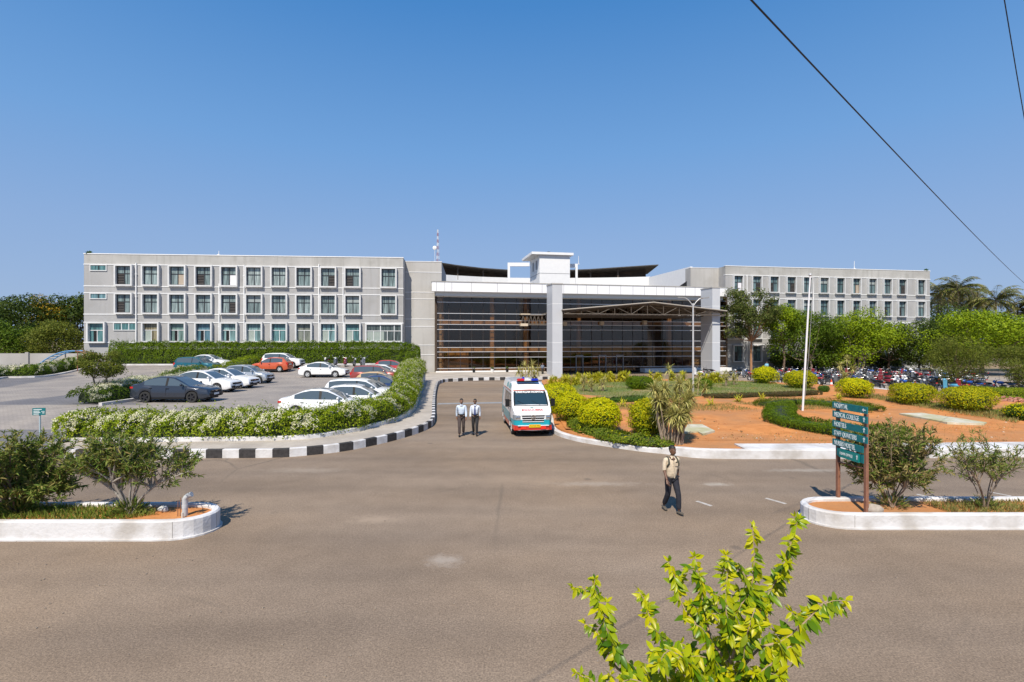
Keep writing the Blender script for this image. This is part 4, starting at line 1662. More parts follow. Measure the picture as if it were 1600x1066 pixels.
def car_meshes(kind):
    if kind in _car_cache:
        return _car_cache[kind]
    S = SPECS[kind]
    L2, W2 = S['L'] / 2, S['W'] / 2
    xr, xf, R = S['xr'], S['xr'] + S['wb'], S['R']
    xs_ = sorted(set([round(x, 3) for x in np.linspace(-L2, L2, 90)]))
    RA = R * 1.13

    def hw(x):
        t = abs(x) / L2
        return W2 * (1 - 0.13 * t ** 5 - 0.03 * t ** 2)

    rings = []
    for x in xs_:
        zt = interp(x, S['deck'])
        zb = S['zb'] + 0.10 * max(0, (abs(x) / L2 - 0.86) / 0.14)
        for xa in (xr, xf):
            if abs(x - xa) < RA:
                zb = max(zb, R + math.sqrt(RA * RA - (x - xa) ** 2) - 0.01)
        zb = min(zb, zt - 0.05)
        w_ = hw(x)
        h = zt - zb
        half = [(0.0, zb), (w_ * .80, zb), (w_ * .965, zb + .02), (w_ * .99, zb + h * .12), (w_, zb + h * .42), (w_ * .985, zb + h * .66), (w_ * .97, zb + h * .72), (w_ * .93, zt - .025), (w_ * .87, zt), (w_ * .5, zt + .018), (0.0, zt + .025)]
        ring = [(x, -y, z) for y, z in half] + [(x, y, z) for y, z in half[-2:0:-1]]
        rings.append(ring)
    body = MB()
    body.loft(rings, 0, True, True)
    # greenhouse
    g0, g1 = S['gh'][-1][0], S['gh'][0][0]
    gx = sorted(set([round(float(v), 3) for v in np.linspace(g0, g1, 46)] + [S['ws'], S['rw'], S['c']]))
    sect = []
    for x in gx:
        zr = interp(x, S['gh'])
        zt = interp(x, S['deck']) - 0.012
        wb_ = hw(x) * .90
        hgt = max(zr - zt, 0.004)
        k = min(1.0, hgt / 0.5)
        wt = wb_ + (S['rh'] + 0.02 - wb_) * k
        sect.append([(x, wb_, zt), (x, wt, zt + hgt * .86), (x, wt - .05, zt + hgt * .96), (x, wt * .80, zt + hgt), (x, 0, zt + hgt * 1.0 + .02 * k)])
    parts = {'sideL': MB(), 'sideR': MB(), 'wind': MB(), 'rear': MB(), 'trim': MB()}
    for (A, B_) in zip(sect, sect[1:]):
        xm = (A[0][0] + B_[0][0]) / 2
        for s in (1, -1):
            a = [(p[0], p[1] * s, p[2]) for p in A]
            b = [(p[0], p[1] * s, p[2]) for p in B_]

            def q(i, tgt, mi=0):
                f = [a[i], a[i + 1], b[i + 1], b[i]] if s > 0 else [a[i], b[i], b[i + 1], a[i + 1]]
                tgt.add(f, [(0, 1, 2, 3)], mi)
            glass_ok = S['c'] < xm < g1 - 0.12
            bp = abs(xm - (-0.12)) < 0.05
            if glass_ok and not bp:
                q(0, parts['sideL' if s > 0 else 'sideR'])
            elif bp:
                q(0, parts['trim'])
            else:
                q(0, body)
            q(1, body)
            q(2, body)
            if xm > S['ws'] and xm < g1 - 0.02:
                q(3, parts['wind'])
            elif xm < S['rw'] and xm > g0 + 0.04:
                q(3, parts['rear'])
            else:
                q(3, body)
    # door gaps and sills as fine dark strips, handles
    tr = parts['trim']
    for s in (1, -1):
        for xd in (0.98, -0.12, -1.0):
            w_ = hw(xd)
            zt = interp(xd, S['deck'])
            tr.box((xd, s * (w_ - 0.004), (0.42 + zt - 0.14) / 2), (0.012, 0.012, zt - 0.14 - 0.42))
        tr.box((-0.0, s * (hw(0) * 0.985), S['zb'] + 0.06), (S['wb'] - 2.5 * R, 0.02, 0.10))
        for xd in (-0.02, -0.98):
            tr.box((xd - 0.03, s * (hw(xd) * .985), interp(xd, S['deck']) - 0.17), (0.16, 0.03, 0.025))
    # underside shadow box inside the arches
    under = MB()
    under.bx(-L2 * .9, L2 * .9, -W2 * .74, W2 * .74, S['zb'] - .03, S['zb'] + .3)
    res = {}
    dummy = paint('car_paint_base', (0.5, 0.5, 0.5)) if 'car_paint_base' not in bpy.data.materials else bpy.data.materials['car_paint_base']

    def take(mb_, nm, m_, sm_=32):
        o = mb_.build(nm, m_, None, None, sm_)
        me = o.data
        bpy.data.objects.remove(o)
        return me
    res['body'] = take(body, 'body', dummy, 38)
    res['sideL'] = take(parts['sideL'], 'side_window', CGLASS, 60)
    res['sideR'] = take(parts['sideR'], 'side_window', CGLASS, 60)
    res['wind'] = take(parts['wind'], 'windscreen', CGLASS, 60)
    res['rear'] = take(parts['rear'], 'rear_window', CGLASS, 60)
    res['trim'] = take(parts['trim'], 'trim', DARK)
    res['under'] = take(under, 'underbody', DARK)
    for s, key in ((1, 'L'), (-1, 'R')):
        m = MB()
        zt = interp(L2 - 0.25, S['deck'])
        xf0 = L2 - 0.02
        w_ = hw(L2 - 0.25)
        m.hexa([(xf0 - .44, s * (w_ - .01), zt - .19), (xf0 - .02, s * (w_ - .24), zt - .22), (xf0 - .06, s * (w_ - .42), zt - .20), (xf0 - .4, s * (w_ - .3), zt - .18),
                (xf0 - .46, s * (w_ - .015), zt - .045), (xf0 - .08, s * (w_ - .23), zt - .10), (xf0 - .12, s * (w_ - .40), zt - .07), (xf0 - .42, s * (w_ - .3), zt - .03)])
        res['head' + key] = take(m, 'headlight', LAMPW, 20)
        m = MB()
        zt = interp(-L2 + 0.2, S['deck'])
        w_ = hw(-L2 + 0.15)
        m.box((-L2 + 0.10, s * (w_ - 0.12), zt - 0.17), (0.17, 0.2, 0.10) if kind == 'sedan' else (0.2, 0.17, 0.26))
        res['tail' + key] = take(m, 'tail_light', LAMPR, 20)
        m = MB()
        zt = interp(0.78, S['deck'])
        m.ball((0.80, s * (W2 + 0.075), zt + 0.07), (0.07, 0.11, 0.075), 10, 6)
        m.box((0.82, s * (W2 - 0.03), zt + 0.03), (0.04, 0.14, 0.04))
        res['mir' + key] = take(m, 'mirror', dummy, 50)
    m = MB()
    zg = interp(L2 - 0.02, S['deck'])
    m.box((L2 - 0.005, 0, zg + 0.03), (0.05, 0.95, 0.12), 0)
    m.box((L2 - 0.012, 0, S['zb'] + 0.18), (0.05, 1.15, 0.15), 0)
    for s in (1, -1):
        m.box((L2 - 0.09, s * (W2 - 0.28), S['zb'] + 0.2), (0.08, 0.2, 0.1), 0)
    res['grille'] = take(m, 'grille', DARK)
    m = MB()
    m.box((L2 + 0.026, 0, zg - 0.12), (0.012, 0.5, 0.11))
    m.box((-L2 - 0.012, 0, 0.78), (0.012, 0.5, 0.11))
    res['plate'] = take(m, 'number_plate', PLATE)
    m = MB()
    m.box((L2 + 0.023, 0, zg + 0.05), (0.012, 0.16, 0.05))
    m.box((L2 + 0.022, 0, zg + 0.085), (0.01, 0.95, 0.016))
    res['badge'] = take(m, 'grille_bar', CHROME)
    _car_cache[kind] = res
    return res


def car(kind, name, pm, x, y, z, rz, label, roofm=None, dark_wheel=False, group=None, scale=1.0):
    e = empty(name, (x, y, z), label, 'car', group, rz)
    e.scale = (scale, scale, scale)
    R_ = car_meshes(kind)
    S = SPECS[kind]

    def put(nm, key, pnt=None):
        o = mesh_obj(nm, R_[key], e)
        if pnt is not None:
            o.material_slots[0].link = 'OBJECT'
            o.material_slots[0].material = pnt
        return o
    body = put('body', 'body', pm)
    put('side_window', 'sideL')
    put('side_window', 'sideR')
    put('windscreen', 'wind')
    put('rear_window', 'rear')
    put('door_trim', 'trim')
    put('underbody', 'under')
    for k in 'LR':
        put('headlight', 'head' + k)
        put('tail_light', 'tail' + k)
        put('mirror', 'mir' + k, pm)
    g = put('grille', 'grille')
    put('number_plate', 'plate')
    b_ = mesh_obj('grille_bar', R_['badge'], g)
    for xx in (S['xr'], S['xr'] + S['wb']):
        for s in (1, -1):
            add_wheel(e, xx, s * (S['W'] / 2 - 0.105), S['R'], 0.20, dark_wheel)
    if roofm is not None:
        m = MB()
        g0, g1 = S['rw'] + 0.1, S['ws'] - 0.05
        rings = []
        for xx in np.linspace(g0, g1, 12):
            zr = interp(xx, S['gh'])
            rings.append([(xx, -S['rh'] * .79, zr - 0.008), (xx, -S['rh'] * .4, zr + .014), (xx, 0, zr + .026), (xx, S['rh'] * .4, zr + .014), (xx, S['rh'] * .79, zr - 0.008)])
        m.loft(rings, 0, False, False)
        m.build('roof_panel', roofm, e, None, 60)
    return e


P_GREY = paint('paint_dark_grey', (0.032, 0.040, 0.058), 0.35)
P_WHITE = paint('paint_white', (0.80, 0.80, 0.80))
P_SILV = paint('paint_silver', (0.50, 0.52, 0.54), 0.55)
P_ORANGE = paint('paint_orange_red', (0.55, 0.10, 0.035), 0.1)
P_RED = paint('paint_red', (0.45, 0.028, 0.03), 0.1)
P_MAROON = paint('paint_brown_red', (0.30, 0.055, 0.04), 0.2)
P_TEAL = paint('paint_teal', (0.012, 0.11, 0.15), 0.3)
P_NAVY = paint('paint_navy', (0.02, 0.05, 0.16), 0.3)
P_BLUE = paint('paint_blue', (0.025, 0.10, 0.40), 0.2)
P_BEIGE = paint('paint_beige', (0.62, 0.42, 0.22), 0.2)
P_BLACK = paint('paint_black', (0.015, 0.015, 0.018), 0.1)
GC = 'cars parked along the planted strip'
GD = 'cars parked nose-in to the white-flowered hedge'


def lot_car(kind, pm, x, y, rzdeg, label, group, roofm=None, dark=False, name='parked_car', dz=0.0):
    return car(kind, name, pm, x, y, zlot(x, y) + dz, math.radians(rzdeg), label, roofm, dark, group)


lot_car('sedan', P_GREY, -19.5, 30.6, 0, 'dark grey sedan with black alloy wheels, nearest car of the left row', GC, P_BLACK, True)
lot_car('sedan', P_WHITE, -21.2, 36.4, -5, 'white sedan with silver alloys just behind the dark grey sedan', GC)
lot_car('sedan', P_WHITE, -21.4, 39.4, -7, 'white dark-roofed sedan between another white sedan and the silver car', GC, P_BLACK)
lot_car('hatch', P_SILV, -22.0, 43.8, -4, 'silver hatchback parked at the far end beyond the white sedans', GC)
lot_car('suv', P_TEAL, -32.6, 54.5, -4, 'dark teal estate behind the flowering planted strip', GC)
lot_car('sedan', P_WHITE, -34.0, 59.0, 0, 'white sedan parked far back beneath the tall clipped hedge', GC)
lot_car('hatch', P_ORANGE, -25.4, 55.6, 180, 'orange-red hatchback parked with its nose towards the planted strip', GC, None)
lot_car('suv', P_WHITE, -25.6, 58.8, 0, 'white people carrier beside the orange-red hatchback near the clipped hedge', GC)
lot_car('sedan', P_WHITE, -18.2, 50.9, 0, 'white sedan standing alone in the middle of the car park', GC)
lot_car('sedan', P_WHITE, -9.7, 27.5, 4, 'white dark-roofed sedan half hidden, nearest the hedge corner', GD, P_BLACK)
lot_car('hatch', P_WHITE, -8.7, 29.8, 3, 'white hatchback with grey roof, second in the hedge row', GD, P_SILV)
lot_car('suv', P_WHITE, -9.2, 32.2, 2, 'white boxy car, third in the hedge row', GD)
lot_car('hatch', P_BLACK, -9.5, 34.8, 2, 'black hatchback between the white boxy car and the navy hatchback', GD)
lot_car('sedan', P_NAVY, -9.4, 38.2, 2, 'navy blue car with bright blue bonnet in the hedge row', GD)
lot_car('hatch', P_BEIGE, -10.3, 41.2, 2, 'beige hatchback between the navy car and a dark red one', GD)
lot_car('suv', P_MAROON, -11.9, 46.2, 1, 'dark red car with black roof beyond the beige hatchback', GD, P_BLACK)
lot_car('hatch', P_WHITE, -12.2, 50.4, 1, 'white hatchback between the dark red car and the bright red car', GD)
lot_car('hatch', P_RED, -12.5, 55.2, 1, 'bright red hatchback farthest along the hedge row', GD, P_BLACK)


# ------------------------------------------------------------------ ambulance
def ambulance():
    V_W = paint('van_white', (0.80, 0.80, 0.81))
    V_T = paint('van_teal', (0.0, 0.33, 0.42), 0.0, 0.35)
    V_R = paint('van_red', (0.55, 0.03, 0.018))
    V_O = paint('van_orange', (0.68, 0.13, 0.05))
    fwd = Vector((0.40, -3.36, 0)).normalized()
    ang = math.atan2(fwd.y, fwd.x)
    fc = Vector((0.98, 24.25, 0))                    # middle of the front bumper
    L = 5.4
    c = fc - fwd * (L / 2)
    e = empty('ambulance', (c.x, c.y, 0), 'white ambulance van with teal and red bands facing the camera', 'ambulance', None, ang)
    L2 = L / 2
    top = [(2.70, 1.02), (2.68, 1.07), (2.60, 1.14), (2.30, 1.30), (2.12, 1.39), (1.52, 2.02), (1.40, 2.07), (1.30, 2.10), (1.0, 2.30), (0.6, 2.41), (0.2, 2.43), (-2.45, 2.43), (-2.62, 2.36), (-2.70, 2.1)]
    xa, xr_, R = 1.72, -1.63, 0.36
    RA = 0.43
    xs_ = sorted(set([round(float(v), 3) for v in np.linspace(-L2, L2, 80)] + [2.12, 1.52, 2.55, 2.6, 2.64, 2.67, 2.69]))
    levels = [0.34, 0.44, 0.55, 0.82, 1.00, 1.30, 1.62, 1.92, 1.985, 2.04]
    body = MB()

    def sec(x):
        zt = interp(x, top)
        zb = 0.30
        for a in (xa, xr_):
            if abs(x - a) < RA:
                zb = max(zb, R + math.sqrt(RA * RA - (x - a) ** 2))
        t = max(0, (x - 1.7) / 1.0)
        W2 = 0.95 * (1 - 0.11 * t * t) * (1 - 0.04 * max(0, (-x - 2.3) / .4)) - 0.09 * max(0, (x - 2.48) / .22) ** 2
        zc = min(zt - 0.02, 2.06)
        out = [(0, zb)]
        for z in levels:
            z2 = min(max(z, zb), zc)
            tz = max(0, (z2 - 1.05) / 1.0)
            out.append((W2 * (1 - 0.10 * tz ** 1.3), z2))
        wl = out[-1][0]
        out.append((wl - 0.03, zc + (zt - zc) * 0.30))
        out.append((wl - 0.08, zc + (zt - zc) * 0.78))
        out.append((wl - 0.19, zc + (zt - zc) * 0.97))
        out.append((wl * 0.45, zt + 0.01))
        out.append((0, zt + 0.02))
        return out
    wind = MB()
    S_ = [(x, sec(x)) for x in xs_]
    # material per band
    bandm = [0, 2, 2, 1, 1, 0, 0, 0, 0, 3, 0, 0, 0, 0, 0]
    bandf = [0, 2, 2, 1, 0, 0, 0, 0, 0, 0, 0, 0, 0, 0, 0]
    for (x0, A), (x1, B_) in zip(S_, S_[1:]):
        xm = (x0 + x1) / 2
        for s in (1, -1):
            for i in range(len(A) - 1):
                a0, a1, b0, b1 = A[i], A[i + 1], B_[i], B_[i + 1]
                if abs(a0[0] - a1[0]) + abs(a0[1] - a1[1]) < 1e-4 and abs(b0[0] - b1[0]) + abs(b0[1] - b1[1]) < 1e-4:
                    continue
                f = [(x0, a0[0] * s, a0[1]), (x1, b0[0] * s, b0[1]), (x1, b1[0] * s, b1[1]), (x0, a1[0] * s, a1[1])]
                if s < 0:
                    f = f[::-1]
                m_ = bandm[i] if i < len(bandm) else 0
                if xm < -1.95 and 3 <= i <= 7:
                    m_ = 1                              # teal sweep over the rear corner
                if xm > 1.75 and i > 3:
                    m_ = 0
                if 1.56 < xm < 2.09 and i >= 12:
                    wind.add(f, [(0, 1, 2, 3)])
                    continue
                body.add(f, [(0, 1, 2, 3)], m_)
    # close the two ends, banded like the sides
    for x, sgn in ((S_[0][0], -1), (S_[-1][0], 1)):
        A = S_[0][1] if sgn < 0 else S_[-1][1]
        for i in range(len(A) - 1):
            (ya, za), (yb, zb_) = A[i], A[i + 1]
            if abs(za - zb_) < 1e-4:
                continue
            q = [(x, -ya, za), (x, ya, za), (x, yb, zb_), (x, -yb, zb_)]
            body.add(q if sgn > 0 else q[::-1], [(0, 1, 2, 3)], (bandm if sgn < 0 else bandf)[i] if i < len(bandm) else 0)
    body.build('body', [V_W, V_T, V_R, V_O], e, None, 35)
    ws = wind.build('windscreen', mat('van_glass', (0.02, 0.045, 0.06), None, rough=0.05, spec=0.9), e, None, 60)
    # windscreen rubber
    mb = MB()
    y0, y1 = 0.78, 0.71
    for s in (1, -1):
        mb.tube([(2.13, s * 0.80, 1.395), (1.51, s * 0.735, 2.03)], 0.022, 6)
    mb.tube([(2.13, -0.80, 1.395), (2.15, 0, 1.405), (2.13, 0.80, 1.395)], 0.022, 6)
    mb.tube([(1.51, -0.735, 2.03), (1.52, 0, 2.045), (1.51, 0.735, 2.03)], 0.022, 6)
    mb.build('windscreen_seal', DARK, ws, None, 40)
    # lettering on the glass: viewer's right is -y... the van's left
    up = Vector((-0.6, 0, 0.645))
    o0 = Vector((1.64, 0.0, 1.945))
    o0 += Vector((0.645, 0, 0.6)).normalized() * 0.012
    text_mesh('KARPAGAM HOSPITAL', 0.155, ws, 'lettering', mat('letter_white', (0.82, 0.82, 0.82), None, rough=0.6), basis(o0 - Vector((0, 0, 0)), (0, 1, 0), up), 0.003, 0.86, 'CENTER', 0.004)
    # mirror-written word on the bonnet
    bo = Vector((2.505, 0, 1.195))
    bo += Vector((0.5, 0, 0.85)).normalized() * 0.012
    text_mesh('AMBULANCE', 0.17, e, 'mirrored_lettering', mat('letter_red', (0.42, 0.02, 0.012), None, rough=0.6), basis(bo, (0, 1, 0), (-0.5, 0, 0.27)), 0.004, -1.0, 'CENTER', 0.006)
    mb = MB()
    mb.tube([(1.44, -0.80, 2.045), (1.45, 0, 2.075), (1.44, 0.80, 2.045)], 0.024, 6)
    mb.build('orange_stripe', V_O, e, None, 40)
    text_mesh('FORCE', 0.055, e, 'maker_lettering', mat('letter_grey', (0.35, 0.35, 0.36), None, rough=0.4), basis((2.628, 0, 1.085), (0, 1, 0), (-0.3, 0, 1)), 0.004, 1.7, 'CENTER')
    # little hospital emblem above the bonnet word
    mb = MB()
    bp = Vector((2.30, 0, 1.335))
    mb.box(bp + Vector((0.0, 0, 0.0)), (0.012, 0.16, 0.03), 0, 0, math.radians(-30))
    mb.box(bp + Vector((0.045, 0, -0.027)), (0.03, 0.09, 0.012), 0, 1, math.radians(30))
    mb.build('emblem', [V_T, LAMPO], e)
    # grille, bars, badge
    mb = MB()
    for z, hgt, wd in ((0.985, 0.052, 1.04), (0.875, 0.058, 1.0), (0.765, 0.05, 0.98)):
        mb.box((2.70, 0, z), (0.05, wd, hgt))
    gr = mb.build('grille', DARK, e)
    mb = MB()
    for z, wd in ((1.03, 1.12), (0.93, 1.06), (0.82, 1.02), (0.725, 1.0)):
        mb.box((2.705, 0, z), (0.06, wd, 0.03))
    mb.build('grille_bar', V_W, gr, None, None, 0.006)
    mb = MB()
    mb.lathe([(0.115, 2.712), (0.115, 2.745), (0.088, 2.745), (0.088, 2.712)], 24, (0, 0, 0.925), 'x')
    for k in (-0.028, 0.028):
        mb.box((2.735, k, 0.925), (0.02, 0.03, 0.16), 0, 0, 0, math.radians(-32))
    mb.build('badge', CHROME, e, None, 40)
    for s in (1, -1):
        mb = MB()
        rg = []
        for x in (2.36, 2.44, 2.52, 2.58, 2.63, 2.67, 2.695):
            y = 0.95 * (1 - 0.11 * ((x - 1.7)) ** 2) - 0.09 * max(0, (x - 2.48) / .22) ** 2 + 0.012
            rg.append((x + 0.012, y))
        rg += [(2.716, 0.68), (2.716, 0.60)]
        zt_ = [1.00, 1.02, 1.03, 1.03, 1.03, 1.03, 1.03, 1.03, 1.02]
        mb.loft([[(x, s * y, .80), (x, s * y, z), (x - .06, s * (y - .05), z), (x - .06, s * (y - .05), .80)] for (x, y), z in zip(rg, zt_)], 0, True, True)
        hl = mb.build('headlight', mat('van_lamp', (0.26, 0.29, 0.31), None, rough=0.08, spec=0.9), e, None, 30)
        mb = MB()
        for q in (0.66, 0.76):
            mb.lathe([(0.05, 2.64), (0.055, 2.715), (0.04, 2.722)], 16, (0.0, s * q, 0.92), 'x')
        mb.build('reflector', CHROME, hl, None, 40)
        mb = MB()
        mb.box((2.762, s * 0.46, 0.45), (0.02, 0.24, 0.12))
        mb.build('reflective_sticker', mat('red_reflector', (0.8, 0.03, 0.01), None, rough=0.4), e)
        mb = MB()
        mb.box((1.80, s * 1.10, 1.50), (0.08, 0.20, 0.36), 0, 0)
        mb.tube([(1.78, s * 0.92, 1.30), (1.80, s * 1.08, 1.36)], 0.02, 6)
        mb.tube([(1.74, s * 0.88, 1.62), (1.80, s * 1.06, 1.6)], 0.02, 6)
        mb.build('mirror', DARK, e, None, None, 0.02)
        # side windows and door lines
        mb = MB()
        def sidey(x, z):
            return np.interp(z, [p[1] for p in sec(x)[1:11]], [p[0] for p in sec(x)[1:11]]) + 0.006
        for (a0, a1) in ((0.95, 1.55), (-0.05, 0.8), (-1.05, -0.15)):
            zz = (1.32, 1.9)
            sl = 0.22 if a0 > 0.9 else 0.0
            q = [(a0, s * sidey(a0, zz[0]), zz[0]), (a1 + sl, s * sidey(a1, zz[0]), zz[0]), (a1, s * sidey(a1 - .1, zz[1]), zz[1]), (a0, s * sidey(a0, zz[1]), zz[1])]
            mb.add(q if s < 0 else q[::-1], [(0, 1, 2, 3)])
        mb.build('side_window', CGLASS, e)
        mb = MB()
        for xd in (0.88, 1.72, -0.10, -1.12):
            for z0, z1 in ((0.46, 1.9),) if xd not in (1.72,) else ((0.8, 1.3),):
                mb.hexa([(xd - .008, s * (sidey(xd, z0) - .01), z0), (xd + .008, s * (sidey(xd, z0) - .01), z0), (xd + .008, s * sidey(xd, z0), z0), (xd - .008, s * sidey(xd, z0), z0),
                         (xd - .008, s * (sidey(xd, z1) - .01), z1), (xd + .008, s * (sidey(xd, z1) - .01), z1), (xd + .008, s * sidey(xd, z1), z1), (xd - .008, s * sidey(xd, z1), z1)])
        mb.box((0.98, s * 0.957, 1.16), (0.16, 0.03, 0.03))
        mb.build('door_trim', DARK, e)
        mb = MB()
        for k in (0, 1):
            cx = 0.55 - 0.95 * k
            pr = [(cx + 0.34, 2.09), (cx + 0.30, 2.24), (cx + 0.12, 2.34), (cx - 0.22, 2.33), (cx - 0.34, 2.2), (cx - 0.30, 2.09)]
            def ry_(z):
                A = sec(cx)
                return float(np.interp(z, [p[1] for p in A[10:14]], [p[0] for p in A[10:14]]))
            mb.add([(x, s * (ry_(z) + 0.012), z + 0.006) for x, z in (pr if s < 0 else pr[::-1])], [tuple(range(6))])
        mb.build('teal_swirl', V_T, e)
        mb = MB()
        mb.box((-2.70, s * 0.84, 1.0), (0.05, 0.14, 0.4))
        mb.build('tail_light', LAMPR, e)
    text_mesh('AMBULANCE', 0.13, e, 'side_lettering', mat('letter_red', (0.6, 0.04, 0.02)), basis((1.28, -0.962, 1.12), (1, 0, 0), (0, 0.05, 1)), 0.003, 0.75, 'LEFT') if False else None
    # bumper, plate, light bar
    mb = MB()
    mb.loft([[(2.60 - 0.0, y * 1.0, z) for z in (0.32, 0.545)] + [(2.60 + 0.16 - 0.30 * abs(y) ** 3.5, y, z) for z in (0.53, 0.35)] for y in np.linspace(-0.88, 0.88, 17)], 0, True, True)
    mb.build('bumper', V_R, e, None, 50)
    mb = MB()
    mb.box((2.735, 0, 0.548), (0.07, 1.45, 0.04), 0, 0)
    mb.build('bumper_strip', V_W, e, None, None, 0.01)
    mb = MB()
    mb.box((2.785, 0.06, 0.535), (0.02, 0.54, 0.14))
    pl = mb.build('number_plate', mat('plate_yellow', (0.80, 0.50, 0.01), None, rough=0.5), e, None, None, 0.004)
    text_mesh('TN 37 DK 7792', 0.085, pl, 'plate_characters', DARK, basis((2.796, 0.06, 0.506), (0, 1, 0), (0, 0, 1)), 0.002, 0.85, 'CENTER')
    mb = MB()
    mb.box((0.92, 0.0, 2.44), (0.30, 1.06, 0.05), 0, 0)
    lb = mb.build('light_bar', DARK, e)
    for y0, y1, m_ in ((-0.53, -0.17, mat('beacon_red', (0.55, 0.02, 0.03), None, rough=0.15)), (-0.165, 0.165, mat('beacon_clear', (0.65, 0.66, 0.68), None, rough=0.15)), (0.17, 0.53, mat('beacon_blue', (0.01, 0.03, 0.42), None, rough=0.15))):
        mb = MB()
        mb.bx(0.79, 1.05, y0, y1, 2.465, 2.59)
        mb.build('beacon', m_, lb, None, None, 0.03)
    mb = MB()
    mb.bx(-0.25, 0.05, -0.12, 0.22, 2.44, 2.56)
    mb.build('roof_vent', V_W, e, None, None, 0.03)
    mb = MB()
    mb.lathe([(0.07, 2.44), (0.07, 2.56), (0.05, 2.62), (0.01, 2.63)], 14, (0.25, -0.12, 0))
    mb.build('beacon', mat('beacon_blue', (0.01, 0.03, 0.42)), e, None, 50)
    mb = MB()
    for s in (1, -1):
        mb.tube([(2.10, s * 0.34 + 0.1, 1.41), (1.93, s * 0.34 - 0.3, 1.605)], 0.012, 5)
    mb.build('wiper', DARK, e)
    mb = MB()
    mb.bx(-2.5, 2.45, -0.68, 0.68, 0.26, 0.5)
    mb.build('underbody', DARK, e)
    for x in (xa, xr_):
        for s in (1, -1):
            add_wheel(e, x, s * 0.80, R, 0.22, False)
    return e


ambulance()


# ------------------------------------------------------------------ motorcycles and scooters
def moto_proto(name, tank, label, scooter=False):
    e = empty(name, (0, 0, 0), label, 'scooter' if scooter else 'motorcycle')
    R = 0.23 if scooter else 0.29
    xf, xb = (0.62, -0.62)
    for x in (xf, xb):
        mb = MB()
        mb.lathe([(R * .76, -.05), (R * .95, -.05), (R, -.02), (R, .02), (R * .95, .05), (R * .76, .05), (R * .76, -.05)], 18, axis='y', caps=False)
        w_ = mb.build('wheel', RUBBER, e, None, 40, 0.0, (x, 0, R))
        mb = MB()
        for k in range(3):
            a = PI * k / 3
            c, s = math.cos(a), math.sin(a)
            mb.tube([(c * R * .78, 0, s * R * .78), (-c * R * .78, 0, -s * R * .78)], 0.022, 4)
        mb.lathe([(0.05, -.05), (0.06, 0), (0.05, .05)], 10, axis='y')
        mb.build('rim', ALLOY, w_)
    mb = MB()
    if not scooter:
        mb.ball((0.16, 0, 0.80), (0.30, 0.15, 0.13), 12, 8)
        mb.ball((-0.55, 0, 0.74), (0.34, 0.10, 0.09), 10, 6)
        mb.ball((0.58, 0, 0.86), (0.10, 0.13, 0.14), 10, 6)
        mb.loft([[(x, s * 0.06, z) for s, z in ((-1, R + math.sqrt(max(.001, (R + .05) ** 2 - (x - xf) ** 2))), (1, R + math.sqrt(max(.001, (R + .05) ** 2 - (x - xf) ** 2))))] for x in np.linspace(xf - R * .8, xf + R * .7, 8)], 0, False, False)
        mb.build('tank_and_panels', tank, e, None, 50)
        mb = MB()
        mb.box((-0.02, 0, 0.46), (0.36, 0.26, 0.30))
        mb.tube([(-0.1, -0.14, 0.36), (-0.4, -0.17, 0.32), (-0.85, -0.17, 0.42)], 0.045, 8)
        mb.tube([(0.45, 0, 0.85), (0.0, 0, 0.62), (-0.5, 0, 0.62), (-0.85, 0, 0.74)], 0.035, 6)
        mb.tube([(0.3, 0, 0.7), (0.2, 0, 0.3), (-0.2, 0, 0.28), (xb, 0.08, R)], 0.03, 6)
        mb.build('engine', mat('engine_metal', (0.12, 0.12, 0.125), (0.22, 0.22, 0.23), 10, 0.4, metal=0.6), e, None, 50)
    else:
        mb.hexa([(0.42, -.2, .28), (0.52, -.12, .3), (0.52, .12, .3), (0.42, .2, .28), (0.38, -.2, .95), (0.50, -.1, .98), (0.50, .1, .98), (0.38, .2, .95)])
        mb.ball((-0.48, 0, 0.55), (0.45, 0.19, 0.19), 12, 8)
        mb.bx(-0.15, 0.42, -0.17, 0.17, 0.22, 0.29)
        mb.ball((0.46, 0, 1.0), (0.12, 0.15, 0.10), 10, 6)
        mb.ball((xf, 0, R + 0.14), (0.26, 0.09, 0.13), 10, 6)
        mb.build('bodywork', tank, e, None, 45)
        mb = MB()
        mb.box((-0.5, 0.0, 0.34), (0.5, 0.22, 0.2))
        mb.build('engine', DARK, e)
    mb = MB()
    mb.ball((-0.36, 0, 0.83 if not scooter else 0.77), (0.42, 0.13, 0.065), 12, 6)
    mb.build('seat', DARK, e, None, 50)
    mb = MB()
    mb.tube([(xf, -.08, R), (0.46, -.08, 0.95)], 0.028, 6)
    mb.tube([(xf, .08, R), (0.46, .08, 0.95)], 0.028, 6)
    mb.tube([(0.30, -.36, 1.04), (0.40, -.16, 1.02), (0.43, 0, 0.98), (0.40, .16, 1.02), (0.30, .36, 1.04)], 0.018, 6)
    mb.tube([(0.33, -.3, 1.03), (0.37, -.36, 1.2)], 0.008, 4)
    mb.tube([(0.33, .3, 1.03), (0.37, .36, 1.2)], 0.008, 4)
    mb.ball((0.37, -.38, 1.22), (0.02, 0.06, 0.04), 8, 5)
    mb.ball((0.37, .38, 1.22), (0.02, 0.06, 0.04), 8, 5)
    hb = mb.build('handlebar', mat('bar_metal', (0.25, 0.25, 0.26), None, rough=0.3, metal=0.8), e, None, 50)
    mb = MB()
    mb.lathe([(0.02, 0.60), (0.085, 0.62), (0.09, 0.68), (0.03, 0.70)], 14, (0.0, 0.0, 0.88 if not scooter else 0.98), 'x')
    mb.build('headlight', LAMPW, e, None, 50)
    mb = MB()
    mb.box((-0.9, 0, 0.74 if not scooter else 0.66), (0.06, 0.14, 0.08))
    mb.build('tail_light', LAMPR, e)
    mb = MB()
    mb.tube([(0.0, 0.1, 0.3), (-0.05, 0.3, 0.02)], 0.014, 5)
